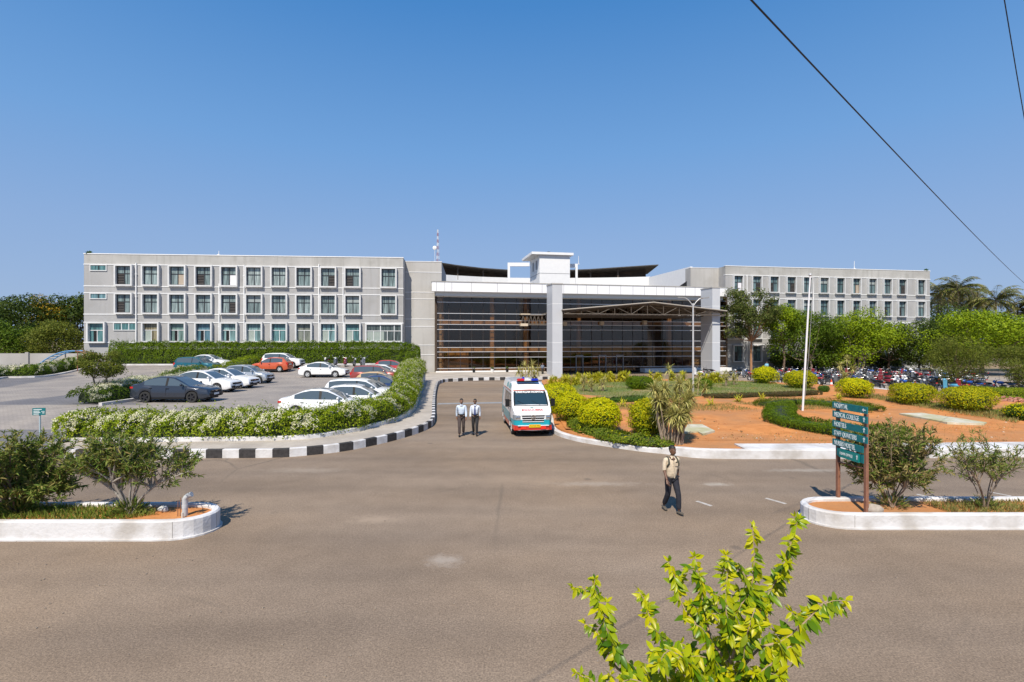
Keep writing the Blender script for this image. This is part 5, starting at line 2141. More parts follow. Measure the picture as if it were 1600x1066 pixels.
    mb.build('kickstand', DARK, e)
    return e


MP = {
    'black': moto_proto('motorcycle', paint('bike_black', (0.012, 0.012, 0.014)), 'x'),
    'red': moto_proto('motorcycle', paint('bike_red', (0.45, 0.02, 0.02)), 'x'),
    'blue': moto_proto('motorcycle', paint('bike_blue', (0.02, 0.10, 0.42)), 'x'),
    'silver': moto_proto('motorcycle', paint('bike_silver', (0.5, 0.51, 0.53), 0.5), 'x'),
    'white': moto_proto('scooter', paint('scooter_white', (0.75, 0.75, 0.76)), 'x', True),
    'grey': moto_proto('scooter', paint('scooter_grey', (0.16, 0.17, 0.19), 0.3), 'x', True),
    'maroon': moto_proto('scooter', paint('scooter_maroon', (0.25, 0.02, 0.03), 0.2), 'x', True),
    'light blue': moto_proto('scooter', paint('scooter_sky', (0.12, 0.38, 0.55), 0.1), 'x', True),
}
_used = set()
ORD = ['first', 'second', 'third', 'fourth', 'fifth', 'sixth', 'seventh', 'eighth', 'ninth', 'tenth', 'eleventh', 'twelfth', 'thirteenth', 'fourteenth', 'fifteenth', 'sixteenth', 'seventeenth', 'eighteenth', 'nineteenth', 'twentieth', 'twenty-first', 'twenty-second', 'twenty-third', 'twenty-fourth', 'twenty-fifth', 'twenty-sixth', 'twenty-seventh', 'twenty-eighth']


def bike(col, x, y, z, rz, label, group):
    p = MP[col]
    if col not in _used:
        e = p
        _used.add(col)
    else:
        e = copy_tree(p)
    e.location = (x, y, z)
    e.rotation_euler = (math.radians(-6), 0, rz)
    tag(e, label, None, group)
    return e


rb = random.Random(21)
GBK = 'two-wheelers crowded in the yard before the right wing'
rows = [('nearest row of the yard', [(31.9 + 0.0, 48.3), (44.5, 45.3)], 12), ('second row of the yard', [(27.6, 53.8), (46, 51.2)], 22), ('third row of the yard', [(26.5, 58.6), (50, 57.5)], 27),
        ('fourth row under the trees', [(26.2, 63.6), (52, 64.5)], 25)]
COLS = ['black', 'black', 'red', 'blue', 'silver', 'black', 'grey', 'maroon', 'black', 'grey', 'grey', 'white', 'black', 'maroon']
for rname, (a, b_), n in rows:
    for k in range(n):
        t = (k + 0.5) / n
        x = a[0] + (b_[0] - a[0]) * t + rb.uniform(-0.12, 0.12)
        y = a[1] + (b_[1] - a[1]) * t + rb.uniform(-0.25, 0.25)
        col = 'light blue' if (k == 6 and n == 12) else rb.choice(COLS)
        kind = 'scooter' if MP[col]['category'] == 'scooter' else 'motorcycle'
        bike(col, x, y, 0.013, math.radians(rb.choice((90, 90, 90, -90)) + rb.uniform(-18, 32)), f'{col} {kind}, {ORD[k]} from the left in the {rname}', GBK)
# a few along the lane on the far right and the white one standing apart
for x, y, col, lab in ((50.5, 61.0, 'white', 'white scooter at the far right beyond the bushy tree'), (52.5, 60.4, 'red', 'red motorcycle at the far right beyond the bushy tree'), (54.6, 61.4, 'black', 'black motorcycle rightmost in the yard beside the feathery tree'),
                       (23.4, 66.0, 'white', 'white scooter standing apart at the left end of the yard'), (24.9, 66.6, 'black', 'black motorcycle beside the lone white scooter')):
    bike(col, x, y, 0.013, math.radians(rb.uniform(20, 150)), lab, GBK)
for k, (px, col) in enumerate(((509, 'black'), (524, 'grey'), (539, 'maroon'), (553, 'black'), (566, 'grey'))):
    y = 60.5
    x = pxd(px, y)
    kind = 'scooter' if MP[col]['category'] == 'scooter' else 'motorcycle'
    bike(col, x, y, zlot(x, y), math.radians(-85 + 6 * k), f'{col} {kind} facing out, {ORD[k]} from the left before the clipped hedge', 'two-wheelers in front of the clipped hedge')
# ================================================================== people
SKIN_D = mat('skin_deep', (0.125, 0.060, 0.036), (0.15, 0.075, 0.046), 20, 0.5)
SKIN_M = mat('skin_brown', (0.21, 0.105, 0.062), (0.25, 0.13, 0.08), 20, 0.5)
HAIRM = mat('hair_black', (0.008, 0.007, 0.006), (0.02, 0.017, 0.014), 60, 0.6)
EYEW = mat('eye_white', (0.6, 0.58, 0.55), None, rough=0.3)


def skin_obj(name, V, E, R, material, parent, root=0, sub=2):
    me = bpy.data.meshes.new(name)
    me.from_pydata([tuple(v) for v in V], E, [])
    o = link(bpy.data.objects.new(name, me))
    md = o.modifiers.new('skin', 'SKIN')
    md.use_smooth_shade = True
    sv = me.skin_vertices[0].data
    for i, r in enumerate(R):
        rr = r if isinstance(r, tuple) else (r, r)
        sv[i].radius = rr
        sv[i].use_root = (i == root)
    s = o.modifiers.new('sub', 'SUBSURF')
    s.levels = sub
    s.render_levels = sub
    dg = bpy.context.evaluated_depsgraph_get()
    m2 = bpy.data.meshes.new_from_object(o.evaluated_get(dg))
    bpy.data.objects.remove(o)
    m2.polygons.foreach_set('use_smooth', [True] * len(m2.polygons))
    m2.materials.clear()
    ob = mesh_obj(name, m2, parent, None, [material])
    return ob


def join_meshes(name, objs, parent):
    bm = bmesh.new()
    mats_ = []
    for o in objs:
        base = len(mats_)
        mats_ += list(o.data.materials)
        n0 = len(bm.faces)
        bm.from_mesh(o.data)
        bm.faces.ensure_lookup_table()
        for f in bm.faces[n0:]:
            f.material_index += base
    me = bpy.data.meshes.new(name)
    bm.to_mesh(me)
    bm.free()
    for o in objs:
        bpy.data.objects.remove(o)
    return mesh_obj(name, me, parent, None, mats_)


def person(loc, rz, label, J, skin, shirt, trouser, shoe, sleeve='long', head_turn=0.0, height=1.0, tie=None, glasses=False, bag=None, moustache=True, bald=False):
    """J: joint positions (x right of the figure's own left.. +x = viewer right when facing camera), y forward, z up"""
    e = empty('person', loc, label, 'person', None, rz)
    e.scale = (height,) * 3

    def P(k):
        return Vector(J[k])
    # --- continuous body: legs, trunk, neck, head, arms
    V, E, R = [], [], []

    def add(p, r, par=None):
        V.append(Vector(p))
        R.append(r)
        if par is not None:
            E.append((par, len(V) - 1))
        return len(V) - 1
    pel = add(P('pelvis'), (.06, .045))
    sp = add((P('pelvis') + P('chest')) / 2, (.10, .08), pel)
    ch = add(P('chest'), (.12, .085), sp)
    nb = add(P('neck'), (.065, .062), ch)
    nk = add(P('neck') + Vector((0, .012, .06)), (.055, .056), nb)
    for s in ('l', 'r'):
        sh = add(P('sh_' + s), .055, ch)
        el = add(P('el_' + s), .042, sh)
        wr = add(P('wr_' + s), (.026, .03), el)
        hp = add(P('hip_' + s), .052, pel)
        kn = add(P('kn_' + s), .050, hp)
        an = add(P('an_' + s), .038, kn)
    body = skin_obj('body', V, E, R, skin, None, 0, 2)
    # --- head: lofted skull with brow, nose, mouth and ears, turned on the neck
    hc = P('neck') + Vector((0, .03, .165))
    mb = MB()
    prof = [(-.115, .030, .034, .020), (-.105, .046, .050, .018), (-.075, .058, .072, .012), (-.045, .066, .084, .006), (-.01, .071, .090, 0), (.03, .075, .094, -.004), (.065, .074, .092, -.008), (.095, .062, .078, -.010), (.118, .038, .05, -.01), (.128, .01, .014, -.01)]
    rings = []
    n = 20
    for z, rx, ry, oy in prof:
        ring = []
        for k in range(n):
            a = 2 * PI * k / n
            x, y = math.sin(a) * rx, math.cos(a) * ry + oy
            front = max(0, math.cos(a)) ** 14
            if -.05 < z < .0:
                y += front * (.022 if z < -.03 else .012)   # nose tip and bridge
            if -.09 < z < -.06:
                y += max(0, math.cos(a)) ** 6 * .006        # lips and chin
            if .02 < z < .04:
                y += max(0, math.cos(a)) ** 4 * .004        # brow
            ring.append((x, y, z))
        rings.append(ring)
    mb.loft(rings, 0, True, True)
    for s in (1, -1):
        mb.ball((s * .078, -.005, -.01), (.012, .022, .034), 8, 6)
    mb.M = None
    hd = mb.build('head', skin, None, None, 70)
    hd.data.transform(Matrix.Translation(hc) @ Matrix.Rotation(head_turn, 4, 'Z'))
    # --- hands: palm with four curled fingers and a thumb off its side
    hands = []
    for s, sg in (('l', -1), ('r', 1)):
        w_ = P('wr_' + s)
        d = (w_ - P('el_' + s)).normalized()
        side = Vector((0, 1, 0)) - d * d.y
        side.normalize()
        nrm = side.cross(d).normalized() * (1 if sg > 0 else -1)
        inw = Vector((-sg, 0, 0))
        if nrm.dot(inw) < 0:
            nrm = -nrm
        mb = MB()
        mb.tube([w_ - d * .02, w_ + d * .03, w_ + d * .075, w_ + d * .095], [.026, .036, .042, .036], 10, 0, True, 0.5)
        for i, (o_, ln) in enumerate(((.030, .068), (.010, .076), (-.010, .071), (-.029, .056))):
            b0 = w_ + d * .085 + side * o_
            k1 = b0 + d * ln * .45 + nrm * .006
            k2 = k1 + d * ln * .32 + nrm * .018
            k3 = k2 + d * ln * .18 + nrm * .022
            mb.tube([b0, k1, k2, k3], [.0095, .009, .008, .006], 7)
        b0 = w_ + d * .030 + side * .030
        mb.tube([b0, b0 + side * .022 + d * .028 + nrm * .01, b0 + side * .026 + d * .06 + nrm * .016], [.012, .0105, .007], 7)
        hands.append(mb.build('hand', skin, None, None, 60))
    body = join_meshes('body', [body, hd] + hands, e)
    # --- shirt
    V, E, R = [], [], []
    w0 = add(P('pelvis') + Vector((0, 0, -.10 if bag is not None else .02)), (.165, .125) if bag is not None else (.150, .112))
    s1 = add((P('pelvis') + P('chest')) / 2, (.155, .125), w0)
    c1 = add(P('chest'), (.158, .118), s1)
    n1 = add(P('neck') + Vector((0, 0, -.015)), (.075, .07), c1)
    for s in ('l', 'r'):
        sh = add(P('sh_' + s), .074, c1)
        el = add(P('el_' + s), .056, sh)
        if sleeve == 'long':
            fore = P('el_' + s).lerp(P('wr_' + s), .93)
            add(fore, .043, el)
        else:
            add(P('el_' + s).lerp(P('wr_' + s), .08), .054, el)
    sh_o = skin_obj('shirt', V, E, R, shirt, e, 0, 2)
    mb = MB()                                            # collar, placket and buttons
    nk_ = P('neck')
    for s in (1, -1):
        mb.add([nk_ + Vector((0, .085, -.045)), nk_ + Vector((s * .055, .088, -.05)), nk_ + Vector((s * .068, .045, .025)), nk_ + Vector((s * .02, .07, .02))], [(0, 1, 2, 3) if s < 0 else (3, 2, 1, 0)])
    mb.lathe([(.070, 0), (.074, .035), (.064, .037), (.060, 0)], 18, (nk_.x, nk_.y + .004, nk_.z - .008))
    mb.build('collar', shirt, e, None, 40)
    # --- trousers
    V, E, R = [], [], []
    p0 = add(P('pelvis') + Vector((0, 0, .05)), (.142, .118))
    for s in ('l', 'r'):
        hp = add(P('hip_' + s), .108, p0)
        md = add(P('hip_' + s).lerp(P('kn_' + s), .5), .092, hp)
        kn = add(P('kn_' + s), .074, md)
        an = add(P('kn_' + s).lerp(P('an_' + s), .93), .066, kn)
    skin_obj('trousers', V, E, R, trouser, e, 0, 2)
    # belt
    mb = MB()
    if bag is not None:
        mb.M = Matrix.Diagonal((.8, .8, 1, 1))
    pv = P('pelvis')
    mb.lathe([(.158, .015), (.163, .015), (.163, .05), (.158, .05)], 24, (0, 0, 0))
    bel = mb.build('belt', DARK, e, None, 50)
    bel.data.transform(Matrix.Translation(pv + Vector((0, 0, .03))) @ Matrix.Diagonal((1.03, .84, 1, 1)))
    # --- shoes
    for s in ('l', 'r'):
        a = P('an_' + s)
        t = P('toe_' + s)
        dr = Vector((t.x - a.x, t.y - a.y, 0)).normalized()
        tz = t.z - (a.z - .075)
        mb = MB()
        mb.tube([a - dr * .075 + Vector((0, 0, -.045)), a - dr * .02 + Vector((0, 0, -.035)), a + dr * .07 + Vector((0, 0, -.045 + tz * .35)), a + dr * .15 + Vector((0, 0, -.052 + tz * .75)), a + dr * .195 + Vector((0, 0, -.055 + tz))], [.036, .047, .046, .044, .026], 12, 0, True, 0.72)
        mb.build('shoe', shoe, e, None, 60)
    # --- hair, eyes, brows, moustache
    T = Matrix.Translation(hc) @ Matrix.Rotation(head_turn, 4, 'Z')
    mb = MB()
    rings = []
    for z, rx, ry, oy in [(-.045, .066, .085, .004), (-.01, .072, .092, -.002), (.03, .078, .098, -.006), (.065, .078, .097, -.010), (.097, .066, .083, -.012), (.123, .04, .053, -.012), (.136, .01, .014, -.012)]:
        ring = []
        for k in range(n):
            a = 2 * PI * k / n
            f = math.cos(a)
            fr = 1.0
            if z < .06 and f > 0.15:
                fr = 0.80                                # hairline leaves the face free
            q = 1.0 if not bald else 0.99
            ring.append((math.sin(a) * rx * fr * q, f * ry * fr * q + oy, z))
        rings.append(ring)
    mb.loft(rings, 0, True, True)
    ho = mb.build('hair', HAIRM, e, None, 60)
    ho.data.transform(T)
    if glasses:
        mb = MB()
        for s in (1, -1):
            mb.ball((s * .032, .094, .012), (.027, .008, .02), 12, 6)
            mb.tube([(s * .055, .085, .018), (s * .078, .02, .014)], .003, 4)
        mb.tube([(-.01, .098, .016), (.01, .098, .016)], .003, 4)
        mb.build('sunglasses', DARK, e, None, 50).data.transform(T)
    else:
        for s in (1, -1):
            mb = MB()
            mb.ball((s * .030, .083, .010), (.013, .008, .008), 10, 6, 0)
            mb.ball((s * .030, .0895, .010), (.006, .003, .006), 8, 5, 1)
            mb.build('eye', [EYEW, DARK], e, None, 50).data.transform(T)
    mb = MB()
    for s in (1, -1):
        mb.box((s * .030, .090, .030), (.034, .008, .007))
    if moustache:
        mb.box((0, .098, -.058), (.05, .012, .010))
    mb.build('brow_and_moustache', HAIRM, e).data.transform(T)
    if tie is not None:
        mb = MB()
        a = P('neck') + Vector((0, .085, -.03))
        c_ = P('chest') + Vector((0, .125, -.05))
        b_ = P('pelvis') + Vector((0, .142, .06))
        f = Vector((0, .008, 0))
        for (p, w0_, q, w1_) in ((a, .022, a + Vector((0, .008, -.04)), .016), (a + Vector((0, .008, -.04)), .018, c_, .034), (c_, .034, b_, .042)):
            mb.hexa([p + Vector((-w0_, 0, 0)), p + Vector((w0_, 0, 0)), q + Vector((w1_, 0, 0)), q + Vector((-w1_, 0, 0)),
                     p + Vector((-w0_, 0, 0)) + f, p + Vector((w0_, 0, 0)) + f, q + Vector((w1_, 0, 0)) + f, q + Vector((-w1_, 0, 0)) + f])
        mb.build('tie', tie, e)
    if bag is not None:
        mb = MB()
        c_ = P('chest')
        pv = P('pelvis')
        for k in range(7):                                 # button placket and breast pocket
            z0_, z1_ = c_.z + .10 - .065 * k, c_.z + .10 - .065 * (k + 1)
            mb.box((0, c_.y + .128 + .012 * min(k, 3) - .006 * max(0, k - 4), (z0_ + z1_) / 2), (.026, .012, .064))
        mb.box((-.075, c_.y + .112, c_.z + .0), (.085, .02, .095))
        mb.box((-.075, c_.y + .124, c_.z + .055), (.05, .012, .022), 0, 1)
        mb.build('placket_and_pocket', [mat('cream_placket', (0.50, 0.41, 0.30), None, rough=0.9), DARK], e)
        mb = MB()
        nk2 = P('neck')
        mb.add([nk2 + Vector((-.038, .092, -.02)), nk2 + Vector((.038, .092, -.02)), nk2 + Vector((0, .112, -.10))], [(0, 1, 2)])
        mb.build('open_collar', skin, e)
        mb = MB()
        for s in (1, -1):
            mb.tube([c_ + Vector((s * .115, -.10, .10)), c_ + Vector((s * .118, -.03, .175)), c_ + Vector((s * .120, .072, .125)), c_ + Vector((s * .132, .122, .03)), c_ + Vector((s * .158, .085, -.05)), c_ + Vector((s * .165, -.02, -.09))], .024, 8, 0, True, 0.45)
        mb.build('backpack_strap', bag, e, None, 50)
        mb = MB()
        mb.box(c_ + Vector((0, -.21, -.08)), (.24, .15, .40))
        mb.build('backpack', bag, e, None, None, 0.05)
    return e


def walk(sl=1, stride=.30, arm=.16, lean=0.0, el_bend=.06):
    """joints of a walking figure; sl=+1 puts the figure's left (viewer right) leg forward"""
    s = stride / 2
    fl, bl = (s, -s) if sl > 0 else (-s, s)
    J = dict(pelvis=(0, 0, .955), chest=(0, .02, 1.29), neck=(0, .03, 1.475),
             sh_l=(-.185, .01, 1.405), sh_r=(.185, .01, 1.405))
    # r = +x side
    fr = fl
    fL = bl
    J['hip_r'] = (.088, 0.01, .885)
    J['hip_l'] = (-.088, 0.01, .885)
    for k, f in (('r', fr), ('l', fL)):
        x = .095 if k == 'r' else -.095
        if f > 0:
            J['kn_' + k] = (x, .60 * f + .07, .49)
            J['an_' + k] = (x, f, .085)
            J['toe_' + k] = (x * 1.15, f + .2, .05)
        else:
            J['kn_' + k] = (x, .30 * f + .07, .485)
            J['an_' + k] = (x, f - .02, .115)
            J['toe_' + k] = (x * 1.15, f + .17, .02)
    for k, f in (('r', -fr), ('l', -fL)):
        x = .218 if k == 'r' else -.218
        sw = arm * (1 if f > 0 else -1)
        J['el_' + k] = (x, sw * .45 - .02, 1.125)
        J['wr_' + k] = (x * .99, sw * 1.05 + el_bend, .885)
    return J


CREAM = mat('cream_shirt', (0.62, 0.52, 0.39), (0.55, 0.45, 0.33), 14, 0.85, 0.5, 9.0)
PALEB = mat('pale_blue_shirt', (0.55, 0.63, 0.74), (0.50, 0.58, 0.70), 14, 0.85, 0.5, 9.0)
PALEW = mat('white_blue_shirt', (0.62, 0.66, 0.74), (0.56, 0.61, 0.70), 14, 0.85, 0.5, 9.0)
NAVYT = mat('navy_trousers', (0.010, 0.011, 0.018), (0.017, 0.018, 0.027), 12, 0.85, 0.4, 8.0)
BLKT = mat('black_trousers', (0.016, 0.016, 0.018), (0.025, 0.024, 0.026), 12, 0.85, 0.4, 8.0)
BRNT = mat('brown_trousers', (0.055, 0.04, 0.038), (0.075, 0.055, 0.05), 12, 0.85, 0.4, 8.0)
NAVYTIE = mat('navy_tie', (0.02, 0.04, 0.16), None, rough=0.6)
OLIVE = mat('olive_bag', (0.05, 0.05, 0.035), None, rough=0.8)
SHOEB = mat('black_shoe', (0.012, 0.011, 0.011), None, rough=0.35)
SHOEG = mat('grey_brown_shoe', (0.10, 0.085, 0.065), None, rough=0.7)
# local +y is forwards; turn by 180 degrees to face the camera (figure's +x then lies to viewer's left)
g = gp(1049, 800)
J = walk(-1, .46, .12)
person((g.x, g.y, 0), PI + 0.18, 'walking man in cream shirt with backpack straps and navy trousers', J, SKIN_D, CREAM, NAVYT, SHOEG, 'short', 0.42, 0.985, None, False, OLIVE)
g = gp(721, 681.5)
person((g.x, g.y, 0), PI + 0.1, 'man in pale blue shirt and brown trousers walking left of his companion', walk(1, .34, .14), SKIN_M, PALEB, BRNT, SHOEB, 'long', 0.15, 1.0)
g = gp(742.5, 680.5)
person((g.x, g.y, 0), PI - 0.05, 'man in pale shirt, navy tie and sunglasses walking beside the brown trousers', walk(-1, .32, .12), SKIN_M, PALEW, BLKT, SHOEB, 'long', 0.0, 0.98, NAVYTIE, True)
g = (pxd(847.5, 66.0), 66.0, 0.0)
person(g, PI + 0.4, 'distant man in grey-blue shirt standing beside the left porch pillar', walk(1, .12, .05), SKIN_M, mat('greyblue_shirt', (0.16, 0.20, 0.28), None, rough=0.85), BLKT, SHOEB, 'short', 0.2, 0.98)
g = (pxd(1198, 70.5), 70.5, 0.0)
person(g, PI - 0.3, 'distant person in light blue shirt under the trees beside the right wing', walk(-1, .16, .06), SKIN_M, mat('sky_shirt', (0.22, 0.48, 0.66), None, rough=0.85), NAVYT, SHOEB, 'short', 0.0, 0.97)

# ================================================================== street furniture
SIGNG = mat('sign_green', (0.0, 0.145, 0.165), (0.0, 0.165, 0.18), 2.0, 0.45)
SIGNL = mat('sign_light_green', (0.0, 0.22, 0.20), None, rough=0.45)
LETTER = mat('sign_letter', (0.74, 0.80, 0.80), None, rough=0.6)
RUST = mat('rusty_post', (0.20, 0.085, 0.05), (0.28, 0.13, 0.08), 12, 0.8)


def direction_sign():
    pL = Vector((pxd(1309.5, 13.75), 13.75, 0.27))
    pR = Vector((pxd(1353.5, 12.75), 12.75, 0.27))
    e = empty('direction_sign', (pL + pR) / 2, 'green direction sign with six stacked boards on two rusty posts', 'sign')
    o = (pL + pR) / 2
    ux = (pR - pL)
    ux.z = 0
    span = ux.length
    ux.normalize()
    nv = Vector((ux.y, -ux.x, 0))                         # towards the camera
    for p in (pL, pR):
        mb = MB()
        top = zat(628, pL.y) if p is pL else zat(647, pR.y)
        mb.box((p.x, p.y, (0.2 + top) / 2), (0.075, 0.075, top - 0.2), math.atan2(ux.y, ux.x))
        mb.build('post', RUST, e, o)
    mb = MB()
    zc = zat(722, 13.75)
    zc2 = zat(733, 12.75)
    mb.tube([(pL.x, pL.y, zc), (pR.x, pR.y, zc2)], 0.022, 6)
    mb.build('crossbar', RUST, e, o)

    def at(px, dd):
        return None
    # board heights read off the left post, level boards
    rows_ = [('HOSPITAL', '<', 633, 16.5), ('MEDICAL COLLEGE', '^', 647, 16.5), ('HOSTELS', '^', 662, 16.5), ('STAFF QUARTERS', '^', 676, 16.5), ('NURSES HOSTEL', None, 691, 16.5)]
    for txt, arrow, py, hpx in rows_:
        z = zat(py, 13.75)
        hh = 0.165
        a = -0.12
        b_ = span + 0.12 if arrow else span - 0.02
        mb = MB()
        c = pL + ux * ((a + b_) / 2) + nv * 0.06
        mb.box((c.x, c.y, z), (b_ - a, 0.025, hh), math.atan2(ux.y, ux.x))
        bd = mb.build('board', SIGNG, e, o)
        q = pL + ux * (a + 0.07) + nv * 0.0745
        M = basis(Vector((q.x, q.y, z - 0.058)) - o, ux, (0, 0, 1))
        text_mesh(txt, 0.165, bd, 'lettering', LETTER, M, 0.002, 0.63 if len(txt) > 9 else 0.68, 'LEFT', 0.0012)
        if arrow:
            ac = Vector((0, 0, z)) + Vector(((pL + ux * (b_ - 0.10) + nv * 0.0745).x, (pL + ux * (b_ - 0.10) + nv * 0.0745).y, 0))
            mb = MB()
            f = nv * 0.004

            def pt(s, t):
                return ac + ux * s + Vector((0, 0, t))
            L_ = 0.055
            if arrow == '^':
                shp = [[(-.012, -L_), (.012, -L_), (.012, .02), (-.012, .02)], [(-.04, .012), (.04, .012), (0.004, L_), (-0.004, L_)]]
            else:
                shp = [[(-.02, -.012), (L_, -.012), (L_, .012), (-.02, .012)], [(-L_, -.004), (-.012, -.04), (-.012, .04), (-L_, .004)]]
            for s_ in shp:
                q_ = [pt(x, y) for x, y in s_]
                mb.hexa(q_ + [v + f for v in q_])
            mb.build('arrow', LETTER, bd, o)
    zb = zat(710.5, 13.3)
    mb = MB()
    c = pL + ux * (span / 2) + nv * 0.045
    mb.box((c.x, c.y, zb), (span - 0.05, 0.02, 0.21), math.atan2(ux.y, ux.x))
    bd = mb.build('board', SIGNG, e, o)
    mb = MB()
    c = pL + ux * (span * 0.50) + nv * 0.075
    mb.box((c.x, c.y, zb - 0.01), (span * 0.72, 0.02, 0.21), math.atan2(ux.y, ux.x))
    pl = mb.build('overlay_board', SIGNL, e, o)
    q = pL + ux * (span * 0.18) + nv * 0.0875
    text_mesh('DEAN OFFICE', 0.105, pl, 'lettering', LETTER, basis(Vector((q.x, q.y, zb - 0.045)) - o, ux, (0, 0, 1)), 0.002, 0.72, 'LEFT')
    mb = MB()
    ac = pL + ux * (span * 0.80) + nv * 0.0875
    f = nv * 0.004
    for s_ in [[(-.01, -.05), (.01, -.05), (.01, .02), (-.01, .02)], [(-.03, .014), (.03, .014), (.003, .06), (-.003, .06)]]:
        q_ = [Vector((ac.x, ac.y, zb)) + ux * x + Vector((0, 0, y)) for x, y in s_]
        mb.hexa(q_ + [v + f for v in q_])
    mb.build('arrow', LETTER, pl, o)


direction_sign()

# small green notice by the side drive
g = Vector((pxd(62.5, 21.6), 21.6, zlot(-19.4, 21.6)))
e = empty('notice_sign', g, 'small green notice on a thin pale post beside the side drive', 'sign')
mb = MB()
mb.tube([(g.x, g.y, g.z - 0.1), (g.x, g.y, zat(640, 21.6))], 0.03, 8)
mb.build('post', mat('pale_blue_post', (0.38, 0.47, 0.52), None, rough=0.5), e, g, 60)
mb = MB()
rz_ = 0.3
zc = zat(643, 21.6)
mb.box((g.x, g.y - 0.045, zc), (0.44, 0.02, 0.29), rz_)
bd = mb.build('board', SIGNG, e, g)
uxx = Vector((math.cos(rz_), math.sin(rz_), 0))
nvv = Vector((uxx.y, -uxx.x, 0))
mb = MB()
c0 = Vector((g.x, g.y - 0.045, zc)) + nvv * 0.013
for k, (x0, x1, z) in enumerate(((-.18, .10, .085), (-.18, .02, .02), (-.18, .05, -.04), (-.18, .0, -.10), (.11, .19, -.06), (.09, .13, 0.0), (.15, .19, -.0))):
    q_ = [c0 + uxx * x0 + Vector((0, 0, z - .014)), c0 + uxx * x1 + Vector((0, 0, z - .014)), c0 + uxx * x1 + Vector((0, 0, z + .014)), c0 + uxx * x0 + Vector((0, 0, z + .014))]
    mb.hexa(q_ + [v + nvv * 0.002 for v in q_])
mb.build('illegible_lines', LETTER, bd, g)

# twin-arm street lamp
g = gp(1083, 618, 0.36)
e = empty('street_lamp', g, 'tall grey street lamp with two curved arms behind the dracaena clump', 'street lamp')
zt = zat(474, g.y)
mb = MB()
mb.tube([(g.x, g.y, g.z - 0.1), (g.x, g.y, zt)], [0.085, 0.055], 10)
mb.lathe([(0.16, g.z - 0.05), (0.16, g.z + 0.06), (0.1, g.z + 0.08)], 12, (g.x, g.y, 0))
mb.build('pole', GALV, e, g, 50)
for s in (-1, 1):
    ex = pxd(1063, g.y) - g.x if s < 0 else pxd(1103, g.y) - g.x
    ez = zat(466, g.y)
    mb = MB()
    mb.tube(smooth_path([(g.x, g.y, zt - 0.25), (g.x + ex * 0.2, g.y, zt + 0.05), (g.x + ex * 0.5, g.y, ez - 0.05), (g.x + ex * 0.75, g.y, ez)], 5), 0.032, 7)
    arm = mb.build('arm', GALV, e, g, 50)
    mb = MB()
    mb.box((g.x + ex * 0.92, g.y, ez + 0.03), (0.62, 0.24, 0.07), 0, 0, -0.06 * s)
    mb.build('lamp_head', mat('lamp_head_grey', (0.30, 0.31, 0.32), None, rough=0.5), arm, g, None, 0.015)

# flagpole
g = gp(1254, 641, 0.36)
e = empty('flagpole', g, 'tall white flagpole with a rope rising from the kidney-shaped hedge', 'flagpole')
zt = zat(431, g.y)
lean = pxd(1266, g.y) - g.x
mb = MB()
mb.tube([(g.x, g.y, g.z - 0.1), (g.x + lean * .5, g.y, (g.z + zt) / 2), (g.x + lean, g.y, zt)], [0.062, 0.055, 0.042], 10)
mb.build('pole', mat('flagpole_white', (0.75, 0.75, 0.77), None, rough=0.4), e, g, 50)
mb = MB()
mb.ball((g.x + lean, g.y, zt + 0.05), (0.09, 0.09, 0.09), 10, 6)
mb.box((g.x + lean + 0.1, g.y, zt - 0.1), (0.22, 0.05, 0.05))
mb.build('pulley_cap', GALV, e, g, 50)
mb = MB()
mb.tube([(g.x + lean + 0.2, g.y, zt - 0.1), (g.x + lean * .5 + 0.19, g.y, (g.z + zt) / 2), (g.x + 0.16, g.y, g.z + 0.8)], 0.012, 5)
mb.build('rope', mat('rope_grey', (0.3, 0.3, 0.3), None, rough=0.9), e, g)

# bent vent pipe and rods on the left island
g = gp(287, 808, 0.34)
mb = MB()
p = Vector((g.x, 12.35, 0.3))
x0 = pxd(289, 12.35)
mb.tube(smooth_path([(x0, 12.35, 0.25), (x0, 12.35, 0.66), (x0 + 0.01, 12.35, 0.74), (x0 + 0.06, 12.35, 0.80), (x0 + 0.16, 12.35, 0.845)], 6), 0.062, 12)
mb.lathe([(0.068, 0.52), (0.068, 0.60)], 14, (x0, 12.35, 0))
tag(mb.build('vent_pipe', mat('grey_pvc', (0.50, 0.51, 0.53), (0.42, 0.43, 0.44), 6, 0.5), None, (x0, 12.35, 0.34), 40), 'bent grey vent pipe standing in the orange soil of the island', 'pipe')
for i, (px, zt, lab) in enumerate(((277.5, 0.70, 'rusty steel rod left of the bent pipe, farther one'), (281.5, 0.78, 'rusty steel rod just left of the bent pipe, nearer one'))):
    x = pxd(px, 12.3)
    mb = MB()
    mb.tube([(x, 12.3, 0.2), (x + 0.01, 12.3, zt)], 0.009, 6)
    tag(mb.build('steel_rod', RUST, None, (x, 12.3, 0.34)), lab, 'rod', 'steel rods beside the bent pipe')
x = pxd(285, 12.2)
mb = MB()
mb.tube([(x, 12.2, 0.25), (x, 12.2, 0.46)], 0.025, 8)
tag(mb.build('pipe_stub', mat('pale_pvc', (0.55, 0.53, 0.48), None, rough=0.6), None, (x, 12.2, 0.34)), 'short pale pipe stub beside the bent grey vent pipe', 'pipe')


def rock(loc, s, label, seed, m):
    mb = MB()
    mb.ball((0, 0, 0), s, 14, 10)
    r = np.random.default_rng(seed)
    V_ = np.array(mb.v)
    k = 1 + 0.22 * wob(V_ / max(s), 1.6, seed) + 0.1 * wob(V_ / max(s), 4, seed + 1)
    mb.v = [tuple(v) for v in V_ * k[:, None]]
    o = mb.build('rock', m, None, None, 25)
    o.location = loc
    tag(o, label, 'rock')


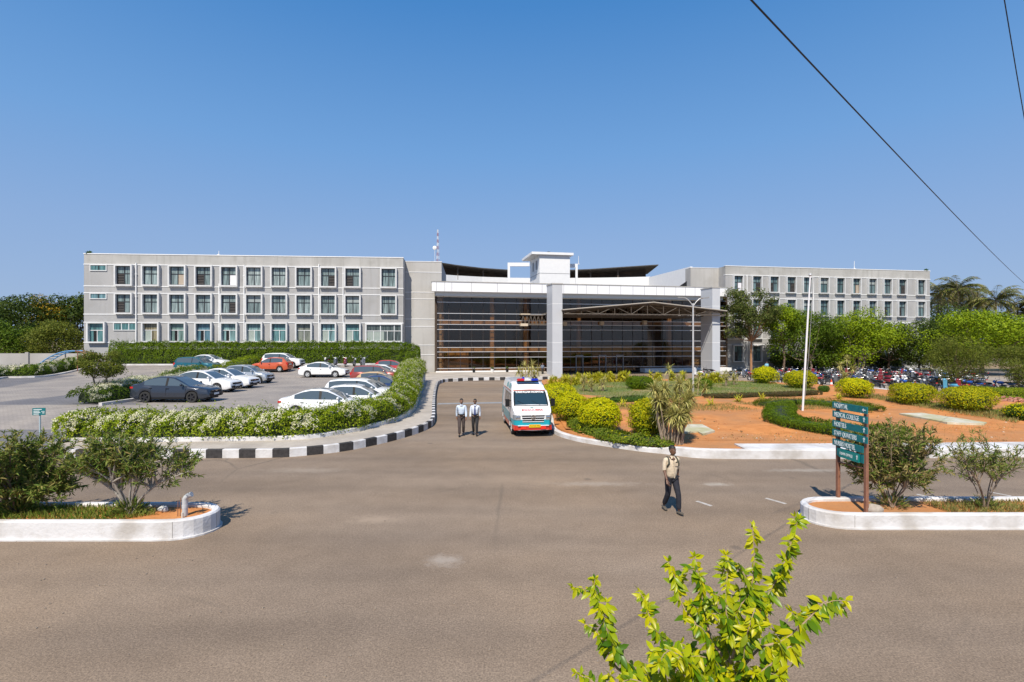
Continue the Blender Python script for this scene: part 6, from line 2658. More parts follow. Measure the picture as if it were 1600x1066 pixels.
ROCKM = mat('rock_grey', (0.30, 0.25, 0.21), (0.42, 0.36, 0.30), 6, 0.9, 0.5)
rock((pxd(255.5, 12.65), 12.65, 0.40), (0.11, 0.08, 0.09), 'small pale grey stone lying on the orange island soil', 3, mat('rock_pale', (0.42, 0.42, 0.40), (0.5, 0.5, 0.48), 8, 0.9))
rock((pxd(1365, 12.75), 12.75, 0.34), (0.19, 0.14, 0.14), 'rounded brown stone at the foot of the direction sign', 5, ROCKM)
# traffic cone
g = gp(1299, 605.5, 0.0)
e = empty('traffic_cone', g, 'orange traffic cone with white band at the edge of the bike yard', 'traffic cone')
ORANGE = mat('cone_orange', (0.75, 0.09, 0.02), None, rough=0.5)
mb = MB()
mb.bx(g.x - .22, g.x + .22, g.y - .22, g.y + .22, 0.012, 0.06)
mb.build('base', ORANGE, e, g)
mb = MB()
mb.lathe([(0.17, .06), (0.125, .30)], 16, (g.x, g.y, 0))
mb.lathe([(0.085, .50), (0.03, .78), (0.01, .785)], 16, (g.x, g.y, 0))
mb.build('cone', ORANGE, e, g, 50)
mb = MB()
mb.lathe([(0.126, .30), (0.086, .50)], 16, (g.x, g.y, 0))
mb.build('white_band', WHITE, e, g, 50)
# pots by the glass
for i, px in enumerate((740.5, 769, 792.5)):
    y = 68.2 + 0.194 * (pxd(px, 70) + 10)
    x = pxd(px, y)
    z = 0.30
    e = empty('potted_plant', (x, y, z), ['small dark potted plant at the left glass front, leftmost', 'white pot with pale plant standing before the glass column', 'small dark potted plant at the left glass front, rightmost'][i], 'potted plant', 'pots along the glass front')
    mb = MB()
    mb.lathe([(0.15, 0), (0.22, .42), (0.19, .42), (0.18, .36), (0.01, .36)], 14, (x, y, z))
    mb.build('pot', DARK if i != 1 else WHITE, e, (x, y, z), 40)
    rng = np.random.default_rng(i)
    d = sphere_dirs(rng, 60, 0.8)
    leaf_mesh('foliage', np.array((x, y, z + 0.5)) + d * 0.16, d, 0.22, 0.3, leafmat('pot_leaf', [(0.04, 0.1, 0.02), (0.12, 0.16, 0.04)]), e, 's', 0.4, d, 0.1, (x, y, z), i)
# overhead cables
mb = MB()
dirw = Vector((4.78, 4.44, 0)).normalized()
A0 = Vector((3.5, 5.72, 7.22))
pts = []
for t in np.linspace(-9, 70, 60):
    q = A0 + dirw * t
    pts.append((q.x, q.y, 7.22 + 0.00035 * (t - 8) ** 2 - 0.0225))
mb.tube(pts, 0.008, 7)
CABLE = mat('cable_black', (0.012, 0.012, 0.016), None, rough=0.6)
tag(mb.build('overhead_cable', CABLE, None, pts[0], 60), 'thick black overhead cable crossing the sky at upper right', 'cable')
mb = MB()
pts = []
for t in np.linspace(0, 1, 20):
    y = 5.0 + 9.0 * t
    px = 1560 + 45 * t ** 0.7
    pts.append((10 + 7.1 * t * 1.0 - 5.1, 5.2 + 7.0 * t, 8.15 + 0.35 * t))
a, b_ = Vector((pxd(1566, 8.0), 8.0, zat(-20, 8.0))), Vector((pxd(1604, 11.0), 11.0, zat(205, 11.0)))
dd = b_ - a
pts = [a - dd * 1.0, a, a + dd * 0.5 + Vector((0, 0, -0.02)), b_, b_ + dd * 2]
mb.tube(pts, 0.008, 6)
tag(mb.build('overhead_cable', CABLE, None, pts[0], 60), 'thin grey cable dropping at the upper right corner of sky', 'cable')
# ================================================================== vegetation
HEDGE_G = leafmat('clipped_hedge_leaf', [(0.05, 0.095, 0.004), (0.10, 0.17, 0.006), (0.17, 0.24, 0.008), (0.075, 0.13, 0.005)], 0.3)
FLOW_G = leafmat('flowering_hedge_leaf', [(0.07, 0.13, 0.006), (0.16, 0.24, 0.010), (0.30, 0.38, 0.015), (0.38, 0.42, 0.03)], 0.35)
FLOW_D = leafmat('dark_flowering_leaf', [(0.04, 0.085, 0.006), (0.09, 0.16, 0.010), (0.18, 0.25, 0.02)], 0.3)
PETAL = leafmat('white_petal', [(0.74, 0.68, 0.46), (0.82, 0.78, 0.62), (0.62, 0.62, 0.36)], 0.25)
YEL = leafmat('yellow_leaf', [(0.60, 0.56, 0.004), (0.70, 0.64, 0.006), (0.42, 0.48, 0.006), (0.66, 0.56, 0.004), (0.24, 0.36, 0.006)], 0.3)
YEL_B = leafmat('yellow_olive_leaf', [(0.42, 0.40, 0.006), (0.54, 0.48, 0.008), (0.28, 0.34, 0.008), (0.60, 0.50, 0.006)], 0.3)
GPL = leafmat('ground_plant_leaf', [(0.05, 0.10, 0.008), (0.11, 0.18, 0.012), (0.22, 0.27, 0.02), (0.16, 0.15, 0.04)], 0.25)
YGRN = leafmat('yellow_green_leaf', [(0.14, 0.22, 0.012), (0.30, 0.36, 0.015), (0.10, 0.17, 0.012), (0.42, 0.42, 0.02)], 0.3)
DGRN = leafmat('dark_shrub_leaf', [(0.03, 0.075, 0.01), (0.06, 0.13, 0.015), (0.09, 0.17, 0.02)], 0.25)
OLE = leafmat('oleander_leaf', [(0.07, 0.13, 0.02), (0.12, 0.19, 0.03), (0.20, 0.25, 0.05), (0.26, 0.27, 0.07), (0.34, 0.26, 0.09)], 0.25)
OLE_R = leafmat('dry_oleander_leaf', [(0.07, 0.14, 0.02), (0.14, 0.21, 0.03), (0.26, 0.23, 0.07), (0.48, 0.34, 0.17), (0.12, 0.19, 0.03)], 0.25)
LIME = leafmat('lime_leaf', [(0.06, 0.15, 0.005), (0.12, 0.24, 0.006), (0.25, 0.36, 0.006), (0.42, 0.45, 0.005), (0.08, 0.18, 0.006), (0.19, 0.31, 0.006), (0.50, 0.46, 0.005)], 0.42, 0.35, 0.35)
LIMEY = leafmat('young_lime_leaf', [(0.36, 0.44, 0.006), (0.50, 0.52, 0.006), (0.62, 0.56, 0.006), (0.28, 0.40, 0.008)], 0.45, 0.35, 0.3)
DRAC = leafmat('dracaena_leaf', [(0.50, 0.45, 0.14), (0.64, 0.58, 0.24), (0.32, 0.33, 0.08), (0.46, 0.38, 0.14)], 0.3)
DRAY = leafmat('yellow_dracaena_leaf', [(0.60, 0.54, 0.03), (0.50, 0.48, 0.03), (0.68, 0.62, 0.08), (0.26, 0.33, 0.03)], 0.3)
T_DARK = leafmat('dark_tree_leaf', [(0.030, 0.052, 0.008), (0.055, 0.088, 0.012), (0.09, 0.12, 0.02)], 0.2)
T_OLIVE = leafmat('olive_tree_leaf', [(0.045, 0.075, 0.015), (0.085, 0.12, 0.022), (0.14, 0.16, 0.04), (0.11, 0.11, 0.04)], 0.2)
T_BRT = leafmat('bright_tree_leaf', [(0.11, 0.175, 0.007), (0.19, 0.275, 0.009), (0.29, 0.36, 0.012), (0.14, 0.22, 0.008)], 0.22)
T_MID = leafmat('mid_tree_leaf', [(0.05, 0.095, 0.008), (0.09, 0.15, 0.010), (0.14, 0.20, 0.014)], 0.2)
T_YEL = leafmat('flowering_tree_leaf', [(0.06, 0.085, 0.012), (0.12, 0.13, 0.015), (0.48, 0.30, 0.012), (0.40, 0.25, 0.015), (0.08, 0.10, 0.012)], 0.25)
T_FEA = leafmat('feathery_leaf', [(0.085, 0.115, 0.016), (0.14, 0.17, 0.02), (0.19, 0.20, 0.03), (0.10, 0.13, 0.02)], 0.3)
PALM = leafmat('palm_leaf', [(0.09, 0.13, 0.02), (0.16, 0.19, 0.035), (0.24, 0.23, 0.07), (0.32, 0.26, 0.10)], 0.2, 0.4, 0.5)
GRASSM = leafmat('grass_blade', [(0.10, 0.18, 0.02), (0.18, 0.26, 0.03), (0.32, 0.30, 0.08), (0.14, 0.22, 0.03)], 0.3)
DRYG = leafmat('dry_grass', [(0.20, 0.20, 0.05), (0.36, 0.30, 0.12), (0.14, 0.19, 0.03)], 0.25)
MAROONH = leafmat('maroon_hedge_leaf', [(0.07, 0.055, 0.02), (0.12, 0.07, 0.03), (0.06, 0.09, 0.02)], 0.2)

# ---- hedges
hin = [(p.x - n.x * 0.14, p.y - n.y * 0.14, 0) for p, n in zip(HEDGE, normals2(HEDGE))]
hin = [Vector(p) for p in hin]
hedge('flowering_hedge', 'long curved hedge full of white flowers between the footway and car park', hin, lambda t: 1.75 + 0.5 * sm((t - 0.55) / 0.3),
      lambda x, y: 0.36 + 0.85 * sm((y - 25) / 28.0), lambda t: 1.12 + 0.25 * sm((t - 0.3) / 0.4), FLOW_G, 80000, 0.085, 0.62, 3, 0.6, 0.32, None, (5600, 0.042, PETAL, 0.52), 'hedge', TWIG, 200)
# tall clipped hedge before the left wing
hb_ = [Vector((pxd(163, 62.6), 62.6, 0)), Vector((pxd(300, 63.0), 63.0, 0)), Vector((pxd(500, 64.0), 64.0, 0)), Vector((pxd(655, 65.0), 65.0, 0))]
hedge('clipped_hedge', 'tall dense green clipped hedge along the foot of the left wing', resample(hb_, 1.0), 1.8, lambda x, y: zlot(x, min(y, 62.9)) - 0.1, lambda t: 2.85 + 0.05 * math.sin(t * 40), HEDGE_G, 66000, 0.14, 0.5, 4, 0.72, 0.40, None, None, 'hedge', None, 160)
mb = MB()
strip_wall(mb, resample([v - Vector((0, 0.35, 0)) for v in hb_], 1.0), 0, 0.2, 0.8, lambda i: 1.72)
k_ = mb.build('kerb', WHITEWALL)
struct(k_, 'pale kerb at the foot of the tall clipped hedge', 'kerb')
# planted strip in the car park
ps = [Vector((-25.6, 31.0, 0)), Vector((-25.0, 31.8, 0)), Vector((-24.2, 35.0, 0)), Vector((-24.4, 40.0, 0)), Vector((-25.0, 46.0, 0)), Vector((-25.6, 50.5, 0))]


def flat_(pxs):
    out = []
    for px, py in pxs:
        z = 0.95
        for _ in range(4):
            g_ = gp(px, py, z)
            z = zlot(g_.x, g_.y)
        out.append(Vector((g_.x, g_.y, 0)))
    return out


strip = flat_([(150, 634), (205, 626), (240, 618), (270, 608), (300, 596), (330, 586)])
hedge('flowering_hedge', 'short white-flowered hedge strip beside the nose of the dark grey sedan', resample(smooth_path(strip, 6), 0.5), 2.1, lambda x, y: zlot(x, y), lambda t: 0.95 + 0.2 * math.sin(t * 9), FLOW_D, 24000, 0.085, 0.62, 8, 0.6, 0.25, None, (5500, 0.045, PETAL, 0.5), 'hedge', TWIG, 30)
strip2 = flat_([(345, 582), (375, 577), (405, 571), (420, 567)])
hedge('green_hedge', 'low bright green hedge behind the silver hatchback', resample(smooth_path(strip2, 6), 0.5), 1.8, lambda x, y: zlot(x, y), 1.15, FLOW_G, 9000, 0.10, 0.6, 9, 0.6, 0.25)
mb = MB()
sp = resample(smooth_path([v for v in strip], 6), 0.5)
strip_wall(mb, sp, -0.35, -0.15, 0.5, lambda i: zlot(sp[i].x, sp[i].y) + 0.16)
struct(mb.build('kerb', WHITEWALL), 'pale kerb edging the planted strip by the dark grey sedan', 'kerb')
far = flat_([(-60, 602), (0, 591), (60, 583), (128, 574), (150, 571)])
hedge('flowering_hedge', 'far left flowering hedge along the side drive by the compound wall', resample(smooth_path(far, 6), 0.6), 2.0, lambda x, y: zlot(x, y) - 0.05, 1.15, FLOW_D, 22000, 0.11, 0.6, 12, 0.55, 0.25, None, (3600, 0.06, PETAL, 0.55))
mb = MB()
fp = resample(smooth_path(far, 6), 0.6)
strip_wall(mb, fp, -0.6, -0.35, 0.5, lambda i: zlot(fp[i].x, fp[i].y) + 0.15)
struct(mb.build('kerb', WHITEWALL), 'grey-white kerb of the far left flowering hedge', 'kerb')

# ---- compound wall and playground arch far left
CW = mat('compound_wall_render', (0.36, 0.34, 0.32), (0.44, 0.42, 0.40), 0.8, 0.9, 0.1, None, big=(0.28, 0.27, 0.25), bigscale=0.4)
mb = MB()
mb.bx(-90, -46.5, 63.5, 63.75, 0.3, 2.95)
mb.bx(-46.5, -41, 66.5, 66.7, 0.3, 2.95)
for x in (-88, -82, -76, -70, -64, -58.6, -54.2, -50.4):
    mb.bx(x - .2, x + .2, 63.35, 63.5, 0.3, 3.1)
cwo = mb.build('compound_wall', CW, None, (-60, 63.6, 0.3))
tag(cwo, 'weathered grey compound wall beneath the trees at far left', 'wall')
e = empty('climbing_arch', (-47.0, 56.0, zlot(-47, 56)), 'blue and rusty arched playground climber in front of the compound wall', 'play equipment')
mb = MB()
o_ = Vector(e.location)
for dy in (0, 1.0):
    arc = [(-51.0 + 8.0 * t, 56 + dy, o_.z + 2.0 * math.sin(PI * t) ** 0.8 + 0.15) for t in np.linspace(0, .55, 9)]
    mb.tube(arc, 0.06, 6)
for t in np.linspace(0.05, .5, 9):
    mb.tube([(-51 + 8 * t, 56, o_.z + 2.0 * math.sin(PI * t) ** .8 + .15), (-51 + 8 * t, 57, o_.z + 2.0 * math.sin(PI * t) ** .8 + .15)], 0.045, 5)
mb.build('blue_ladder', mat('faded_blue_paint', (0.12, 0.30, 0.55), None, rough=0.6), e, o_)
mb = MB()
for dy in (0, 1.0):
    arc = [(-51.0 + 8.0 * t, 56 + dy, o_.z + 2.0 * math.sin(PI * t) ** 0.8 + 0.15) for t in np.linspace(.55, 1, 9)]
    mb.tube(arc, 0.06, 6)
    for t in (.58, .66):
        mb.tube([(-51 + 8 * t, 56 + dy, o_.z), (-51 + 8 * t, 56 + dy, o_.z + 2.0)], 0.05, 5)
mb.build('rusty_frame', RUST, e, o_)

# ---- trees
GL = 'trees beyond the compound wall at far left'


def ptree(name, label, px, d, py_base_z, py_top, wpx, leafm, **k):
    x = pxd(px, d)
    top = zat(py_top, d)
    r = wpx * d / F / 2
    zb = py_base_z
    rz_k = k.pop('rz', 0.42)
    return tree(name, label, 'tree', (x, d, zb), top, (r, r * 0.9, min(r * 1.0, (top - zb) * rz_k)), leafm, **k)


ptree('dark_tree', 'broad dark tree at the far left edge above the compound wall', 22, 84, 0, 458, 120, T_DARK, nleaf=9000, leaf=0.36, seed=31, group=GL, trunk_r=0.25)
ptree('flowering_tree', 'tree with orange-yellow blossom between dark trees at far left', 68, 88, 0, 461, 84, T_YEL, nleaf=8000, leaf=0.34, seed=32, group=GL, trunk_r=0.25)
ptree('dark_tree', 'dark tree touching the left end of the hospital roofline side', 122, 90, 0, 460, 90, T_DARK, nleaf=9000, leaf=0.36, seed=33, group=GL, trunk_r=0.25)
ptree('green_tree', 'mid green tree low in front at the extreme left edge', 5, 72, 0.4, 498, 86, T_MID, nleaf=7000, leaf=0.27, seed=34, group=GL, rz=0.5)
ptree('green_tree', 'bushy olive-green tree beside the left end of the building', 92, 72, 0.4, 492, 92, T_FEA, nleaf=9000, leaf=0.26, seed=35, group=GL, rz=0.52)
ptree('dark_tree', 'dark understorey tree between the two front trees at far left', 48, 77, 0.2, 500, 70, T_DARK, nleaf=6000, leaf=0.3, seed=36, group=GL, rz=0.5)
ptree('dark_tree', 'dark tree at the far left partly cut by the picture edge', -45, 76, 0, 470, 110, T_DARK, nleaf=7000, leaf=0.34, seed=37, group=GL)

# small young tree in the planted strip
b0 = flat_([(156, 628)])[0]
zb0 = zlot(b0.x, b0.y)
tree('young_tree', 'small young tree with thin trunk rising from the flowering strip', 'tree', (b0.x, b0.y, zb0), zat(546, b0.y), (1.25, 1.1, 0.95), T_FEA, nleaf=6500, leaf=0.12, aspect=0.4, nb=18, trunk_r=0.055, seed=41, barkm=BARK_PALE, frac=(0.28, 0.45), stems=2, shell=(0.3, 1.1))

GR = 'trees in front of the right wing'
ptree('sparse_tree', 'tall thin-leaved dark tree beside the right porch pillar', 1174, 76.0, 0, 442, 104, T_OLIVE, nleaf=14000, leaf=0.25, seed=51, group=GR, nb=40, frac=(0.18, 0.30), barkm=BARK_RED, trunk_r=0.17, rz=0.46, shell=(0.25, 1.1))
ptree('bright_tree', 'slim yellow-green tree right of the tall thin-leaved tree', 1224, 76.5, 0, 474, 74, T_BRT, nleaf=8500, leaf=0.26, seed=52, group=GR, nb=30, frac=(0.28, 0.42), rz=0.50)
ptree('dark_tree', 'dark round tree behind the flagpole', 1266, 76.0, 0, 484, 108, T_MID, nleaf=12000, leaf=0.26, seed=53, group=GR, barkm=BARK_PALE, rz=0.50)
ptree('bright_tree', 'wide yellow-green tree with pale trunks before the middle of the right wing', 1342, 77.0, 0, 481, 128, T_BRT, nleaf=14000, leaf=0.27, seed=54, group=GR, nb=34, stems=3, barkm=BARK_PALE, rz=0.48)
ptree('mid_tree', 'mid green tree filling the gap behind the wide yellow-green tree', 1300, 79.0, 0, 494, 96, T_MID, nleaf=9000, leaf=0.26, seed=58, group=GR, rz=0.47)
ptree('mid_tree', 'dark green tree between the wide yellow-green and dark spreading trees', 1390, 80.0, 0, 500, 92, T_MID, nleaf=8000, leaf=0.26, seed=66, group=GR, rz=0.47)
ptree('dark_tree', 'dark spreading tree near the right end of the right wing', 1436, 78.0, 0, 494, 132, T_DARK, nleaf=14000, leaf=0.27, seed=55, group=GR, nb=34, rz=0.52)
ptree('bright_tree', 'large domed yellow-green tree right of the building', 1534, 68, 0, 484, 172, T_BRT, nleaf=20000, leaf=0.27, seed=56, group=GR, nb=42, trunk_r=0.25, rz=0.42)
ptree('dark_tree', 'dark tree behind the large domed tree at right edge', 1600, 76, 0, 496, 140, T_DARK, nleaf=10000, leaf=0.3, seed=57, group=GR)
ptree('dark_tree', 'low dark tree in the shade below the large domed tree', 1490, 74, 0, 512, 100, T_DARK, nleaf=8000, leaf=0.27, seed=59, group=GR, rz=0.5)
ptree('dark_tree', 'dark distant tree under the coconut palms', 1500, 100, 0, 478, 130, T_DARK, nleaf=9000, leaf=0.4, seed=67, group=GR, rz=0.45)
ptree('feathery_tree', 'bushy feathery olive tree standing before the parked motorcycles', 1491, 49.5, 0.1, 524, 92, T_FEA, nleaf=14000, leaf=0.17, aspect=0.28, seed=61, nb=30, trunk_r=0.09, rz=0.52, zc=2.55, stems=2, frac=(0.3, 0.45), droop=0.9)
ptree('feathery_tree', 'feathery olive tree at the right edge beside the low hedges', 1590, 43.5, 0.2, 545, 80, T_FEA, nleaf=10000, leaf=0.16, aspect=0.28, seed=62, nb=26, trunk_r=0.09, rz=0.5, zc=2.5, stems=1, frac=(0.3, 0.45), droop=0.9)


for i, (px, lab) in enumerate(((1225, 'dark shrub added to darken the wall foot behind the slim yellow-green tree'), (1258, 'dark shrub added to darken the wall foot behind the flagpole tree'), (1296, 'dark shrub added to darken the wall foot left of the pale trunks'), (1334, 'dark shrub added to darken the wall foot behind the pale trunks'), (1374, 'dark shrub added to darken the wall foot right of the pale trunks'), (1412, 'dark shrub added to darken the wall foot behind the dark spreading tree'))):
    u_ = RW.U(px, 1.6)  # shrub row added to darken the wall foot under the tree crowns
    p_ = RW.p(u_, 1.6, 0.0)
    tree('darkening_shrub', lab, 'shrub', p_, 2.6 + 0.5 * (i % 3), (2.3, 1.3, 1.45), T_DARK, nleaf=2200, leaf=0.26, nb=14, trunk_r=0.05, seed=170 + i, group='dark shrubs added to darken the foot of the right wing', zc=1.4)


# ---- coconut palms
def palm_mesh(seed):
    rng = np.random.default_rng(seed)
    P, Q, Fd, SZ = [], [], [], []
    mb = MB()
    for k in range(36):
        az = rng.uniform(0, 2 * PI)
        el = rng.uniform(-0.7, 1.45)
        L = rng.uniform(4.4, 6.0)
        d = np.array((math.cos(az), math.sin(az), 0))
        pts = []
        p = np.zeros(3)
        a = el
        for i in range(15):
            pts.append(p.copy())
            p = p + (d * math.cos(a) + np.array((0, 0, 1)) * math.sin(a)) * L / 14
            a -= 0.085 + 0.014 * i * 0.6
        side = np.array((-d[1], d[0], 0))
        mb.tube([tuple(q) for q in pts[::3]] + [tuple(pts[-1])], 0.03, 4)
        for i in range(2, 15):
            t = (pts[i] - pts[i - 1])
            t /= np.linalg.norm(t)
            for s in (-1, 1):
                for j in range(3):
                    P.append(pts[i] - t * L / 14 * j / 3)
                    f = side * s * 0.8 + t * 0.55 + np.array((0, 0, -0.45 - rng.uniform(0, 0.4)))
                    Fd.append(f / np.linalg.norm(f))
                    Q.append(np.array((0, 0, 1.0)) + 0.4 * side * s)
                    SZ.append(0.95 * math.sin(PI * min(1, (i + 1) / 16)) + 0.25)
    return mb, np.array(P), np.array(Q), np.array(Fd), np.array(SZ)


for i, (px, d, py, lab) in enumerate(((1470, 118, 455, 'coconut palm just right of the building end'), (1497, 112, 448, 'tallest coconut palm with full crown near the building end'), (1527, 116, 468, 'coconut palm between the tallest palm and the middle palm'),
                                      (1556, 108, 466, 'dark coconut palm in the middle of the right palm row'), (1590, 112, 482, 'low coconut palm at the right edge of the palm row'), (1513, 126, 452, 'distant coconut palm behind the tallest one'), (1480, 128, 470, 'distant low coconut palm behind the building end'),
                                      (1622, 110, 478, 'coconut palm cut by the right picture edge'))):
    x = pxd(px, d)
    z = zat(py + 4, d)
    e = empty('coconut_palm', (x, d, 0), lab, 'palm tree', 'coconut palms behind the right wing')
    mb, P, Q, Fd, SZ = palm_mesh(70 + i)
    r_ = mb.build('frond_stem', BARK_PALE, e)
    r_.location = (0, 0, z)
    lf = leaf_mesh('fronds', P, Q, SZ, 0.09, PALM, e, 's', 0.25, Fd, 0.0, None, i)
    lf.location = (0, 0, z)
    mb = MB()
    mb.tube([(0.6, 0.3, -0.1), (0.3, 0.1, z * 0.5), (0, 0, z)], [0.22, 0.16, 0.13], 8)
    mb.build('trunk', BARK_PALE, e, None, 60)

# ---- round yellow bushes
GY = 'round clipped yellow bushes of the garden'


def bush(name, label, c, R, ny, ng, seed, yel=YEL, grn=YGRN, leaf=0.075, group=GY, low=0.12):
    rng = np.random.default_rng(seed)
    c = np.array(c, dtype=float)
    e = empty(name, tuple(c), label, 'bush', group)
    cc = c + np.array((0, 0, R[2] * 0.52))

    def shell(n, zmin, zmax, r0, r1, up):
        d = sphere_dirs(rng, n * 3, up)
        d = d[(d[:, 2] > zmin) & (d[:, 2] < zmax)][:n]
        sq = np.sign(d) * np.abs(d) ** 0.85
        k = rng.uniform(r0, r1, (len(d), 1)) * (1 + 0.13 * wob(d * 2, 1.5, seed) + 0.08 * wob(d * 3, 4.0, seed + 2))[:, None]
        return cc + sq * np.array((R[0], R[1], R[2] * 0.56)) * k, d
    P, N = shell(ng, -0.95, 1.0, 0.72, 0.99, 0.0)
    leaf_mesh('foliage', P, N, leaf, 0.55, grn, e, 'd', 0.8, None, 0.2, tuple(c), seed)
    if ny:
        P, N = shell(ny, -0.25, 1.0, 0.95, 1.04, 0.55)
        sp_, sn_ = [], []
        for d_ in sphere_dirs(rng, 34, 0.7):                 # shoots that have escaped the shears
            if d_[2] < -0.1:
                continue
            Lr = rng.uniform(1.06, 1.20)
            for q in np.linspace(0.97, Lr, 9):
                sp_.append(cc + d_ * np.array((R[0], R[1], R[2] * 0.56)) * q + rng.normal(size=3) * 0.022)
                sn_.append(rng.normal(size=3))
        P, N = np.concatenate([P, np.array(sp_)]), np.concatenate([N, np.array(sn_)])
        leaf_mesh('new_growth', P, N, leaf, 0.55, yel, e, 'd', 0.7, None, 0.0, tuple(c), seed + 1)
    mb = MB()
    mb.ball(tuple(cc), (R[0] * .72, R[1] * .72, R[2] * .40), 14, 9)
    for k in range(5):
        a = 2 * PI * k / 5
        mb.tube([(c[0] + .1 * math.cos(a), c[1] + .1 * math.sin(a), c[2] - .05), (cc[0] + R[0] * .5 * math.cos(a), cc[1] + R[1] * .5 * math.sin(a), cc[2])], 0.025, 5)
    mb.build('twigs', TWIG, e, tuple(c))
    return e


def pbush(label, px, d, wpx, py_top, name='yellow_bush', ny=4500, ng=4500, seed=1, z=0.3, **k):
    x = pxd(px, d)
    r = wpx * d / F / 2
    return bush(name, label, (x, d, z), (r, r, zat(py_top, d) - z), ny, ng, seed, **k)


pbush('yellow bush half hidden right behind the ambulance', 872, 30.6, 62, 604, seed=81)
pbush('round yellow bush just right of the ambulance', 891, 27.3, 54, 618, seed=82)
pbush('round yellow bush between the ambulance and the dracaena clump', 937.5, 24.0, 65, 628, seed=83, ny=6000, ng=6000)
pbush('yellow-green bush directly left of the dracaena clump', 1012, 22.7, 56, 629, seed=84, yel=YEL_B, ny=4200, ng=7000)
pbush('round yellow bush in front of the red-trunked tree', 1195, 50.5, 37, 575.5, seed=85, ny=3200, ng=3200, leaf=0.1)
pbush('round yellow bush just left of the flagpole foot', 1249.5, 45.5, 45, 582, seed=86, yel=YEL_B, ny=3500, ng=3500, leaf=0.1)
pbush('round yellow bush right of the traffic cone', 1336, 38.0, 48, 594, seed=87, ny=4000, ng=4000, leaf=0.085)
pbush('round yellow bush second from the right before the bikes', 1424, 34.2, 58, 602, seed=88, yel=YEL_B, ny=4200, ng=4800, leaf=0.08)
pbush('wide yellow bush below the feathery olive tree', 1511, 30.9, 70, 608, seed=89, yel=YEL_B, ny=4800, ng=6000, leaf=0.078)
pbush('dark green low bush cut by the right picture edge', 1603, 27.5, 54, 634, seed=90, ny=900, ng=5000, grn=DGRN)
pbush('feathery dark green shrub before the porch', 1000, 44.5, 44, 588, name='green_shrub', ny=0, ng=6000, seed=91, grn=HEDGE_G, group='green garden shrubs', leaf=0.1)
pbush('dark green shrub behind the street lamp', 1092, 45.0, 40, 592, name='green_shrub', ny=0, ng=6000, seed=92, grn=HEDGE_G, group='green garden shrubs', leaf=0.1)
pbush('small dark shrub at the left of the traffic cone', 1287, 42.5, 16, 603, name='green_shrub', ny=0, ng=1500, seed=93, grn=DGRN, group='green garden shrubs', leaf=0.08)

# ---- kidney hedge round the flagpole, low maroon strip, low hedges far right
kid = [gp(x, y, 0.34) for x, y in ((1200, 640), (1192, 656), (1215, 668), (1262, 676), (1310, 684), (1365, 694), (1412, 697), (1428, 684))]
kid = [Vector((p.x, p.y, 0)) for p in kid]
hedge('kidney_hedge', 'low kidney-shaped green hedge in front of the flagpole', resample(smooth_path(kid, 6), 0.3), 1.6, 0.33, 0.52, HEDGE_G, 26000, 0.075, 0.4, 101, 0.5, 0.14)
kb = [gp(x, y, 0.34) for x, y in ((1215, 640), (1255, 634), (1300, 638), (1345, 646))]
hedge('kidney_hedge', 'looser green back arm of the hedge behind the flagpole', resample(smooth_path([Vector((p.x, p.y, 0)) for p in kb], 6), 0.3), 1.8, 0.33, 0.42, HEDGE_G, 12000, 0.075, 0.35, 102, 0.6, 0.2)
mh = [gp(x, y, 0.36) for x, y in ((1105, 623), (1160, 622), (1225, 619.5), (1288, 617))]
hedge('maroon_hedge', 'low brownish clipped border at the edge of the lawn', resample([Vector((p.x, p.y, 0)) for p in mh], 0.4), 0.9, 0.33, 0.33, MAROONH, 9000, 0.07, 0.5, 103, 0.5, 0.06)
mh = [gp(x, y, 0.36) for x, y in ((920, 628), (960, 630), (1015, 628))]
hedge('low_border', 'low dark green border at the front of the lawn', resample([Vector((p.x, p.y, 0)) for p in mh], 0.4), 1.0, 0.33, 0.35, DGRN, 7000, 0.07, 0.4, 104, 0.6, 0.2)
lh = [Vector((pxd(1510, 42.5), 42.5, 0)), Vector((pxd(1580, 41.0), 41.0, 0)), Vector((pxd(1640, 40.0), 40.0, 0))]
hedge('low_hedge', 'low yellow-green hedge behind the brick pile at right', resample(lh, 0.5), 1.6, 0.0, 0.75, YGRN, 9000, 0.08, 0.5, 105, 0.5, 0.15)
lh = [Vector((pxd(1405, 41.5), 41.5, 0)), Vector((pxd(1470, 40.5), 40.5, 0))]
hedge('low_hedge', 'low yellow-green hedge between the two right yellow bushes', resample(lh, 0.5), 1.3, 0.0, 0.6, YGRN, 5000, 0.08, 0.5, 106, 0.5, 0.15)
lh = [Vector((pxd(1530, 38.0), 38.0, 0)), Vector((pxd(1640, 36.5), 36.5, 0))]
hedge('low_hedge', 'thin trimmed yellow-green hedge line just above the brick pile', resample(lh, 0.5), 0.8, 0.0, 0.5, YGRN, 6000, 0.07, 0.5, 107, 0.5, 0.08)
# creeping flowering plants along the garden kerb
for lab, pts, n, sd_, h_ in (('trailing dark green ground plants with yellow flowers along the garden kerb', ((868, 662), (885, 676), (930, 690), (975, 697), (1035, 703)), 16000, 111, 0.36),
                             ('loose weeds along the white kerb by the right yellow bushes', ((1375, 628), (1450, 637), (1560, 650), (1600, 655)), 7000, 112, 0.25)):
    q = [gp(x, y, 0.32) + Vector((0.45, 0.52, 0)) for x, y in pts]
    hedge('ground_plants', lab, resample(smooth_path([Vector((p.x, p.y, 0)) for p in q], 6), 0.3), 1.1, 0.26, h_, GPL if sd_ == 111 else OLE, n, 0.085, 0.5, sd_, 0.8, 0.3, None, (90, 0.05, YEL, 0.5) if sd_ == 111 else None, 'ground plants')


# ---- dracaenas
def rosette(rng, c, up, L, n, w=0.08):
    d = sphere_dirs(rng, n, 0.35)
    P = np.array(c) + d * 0.03
    return P, d


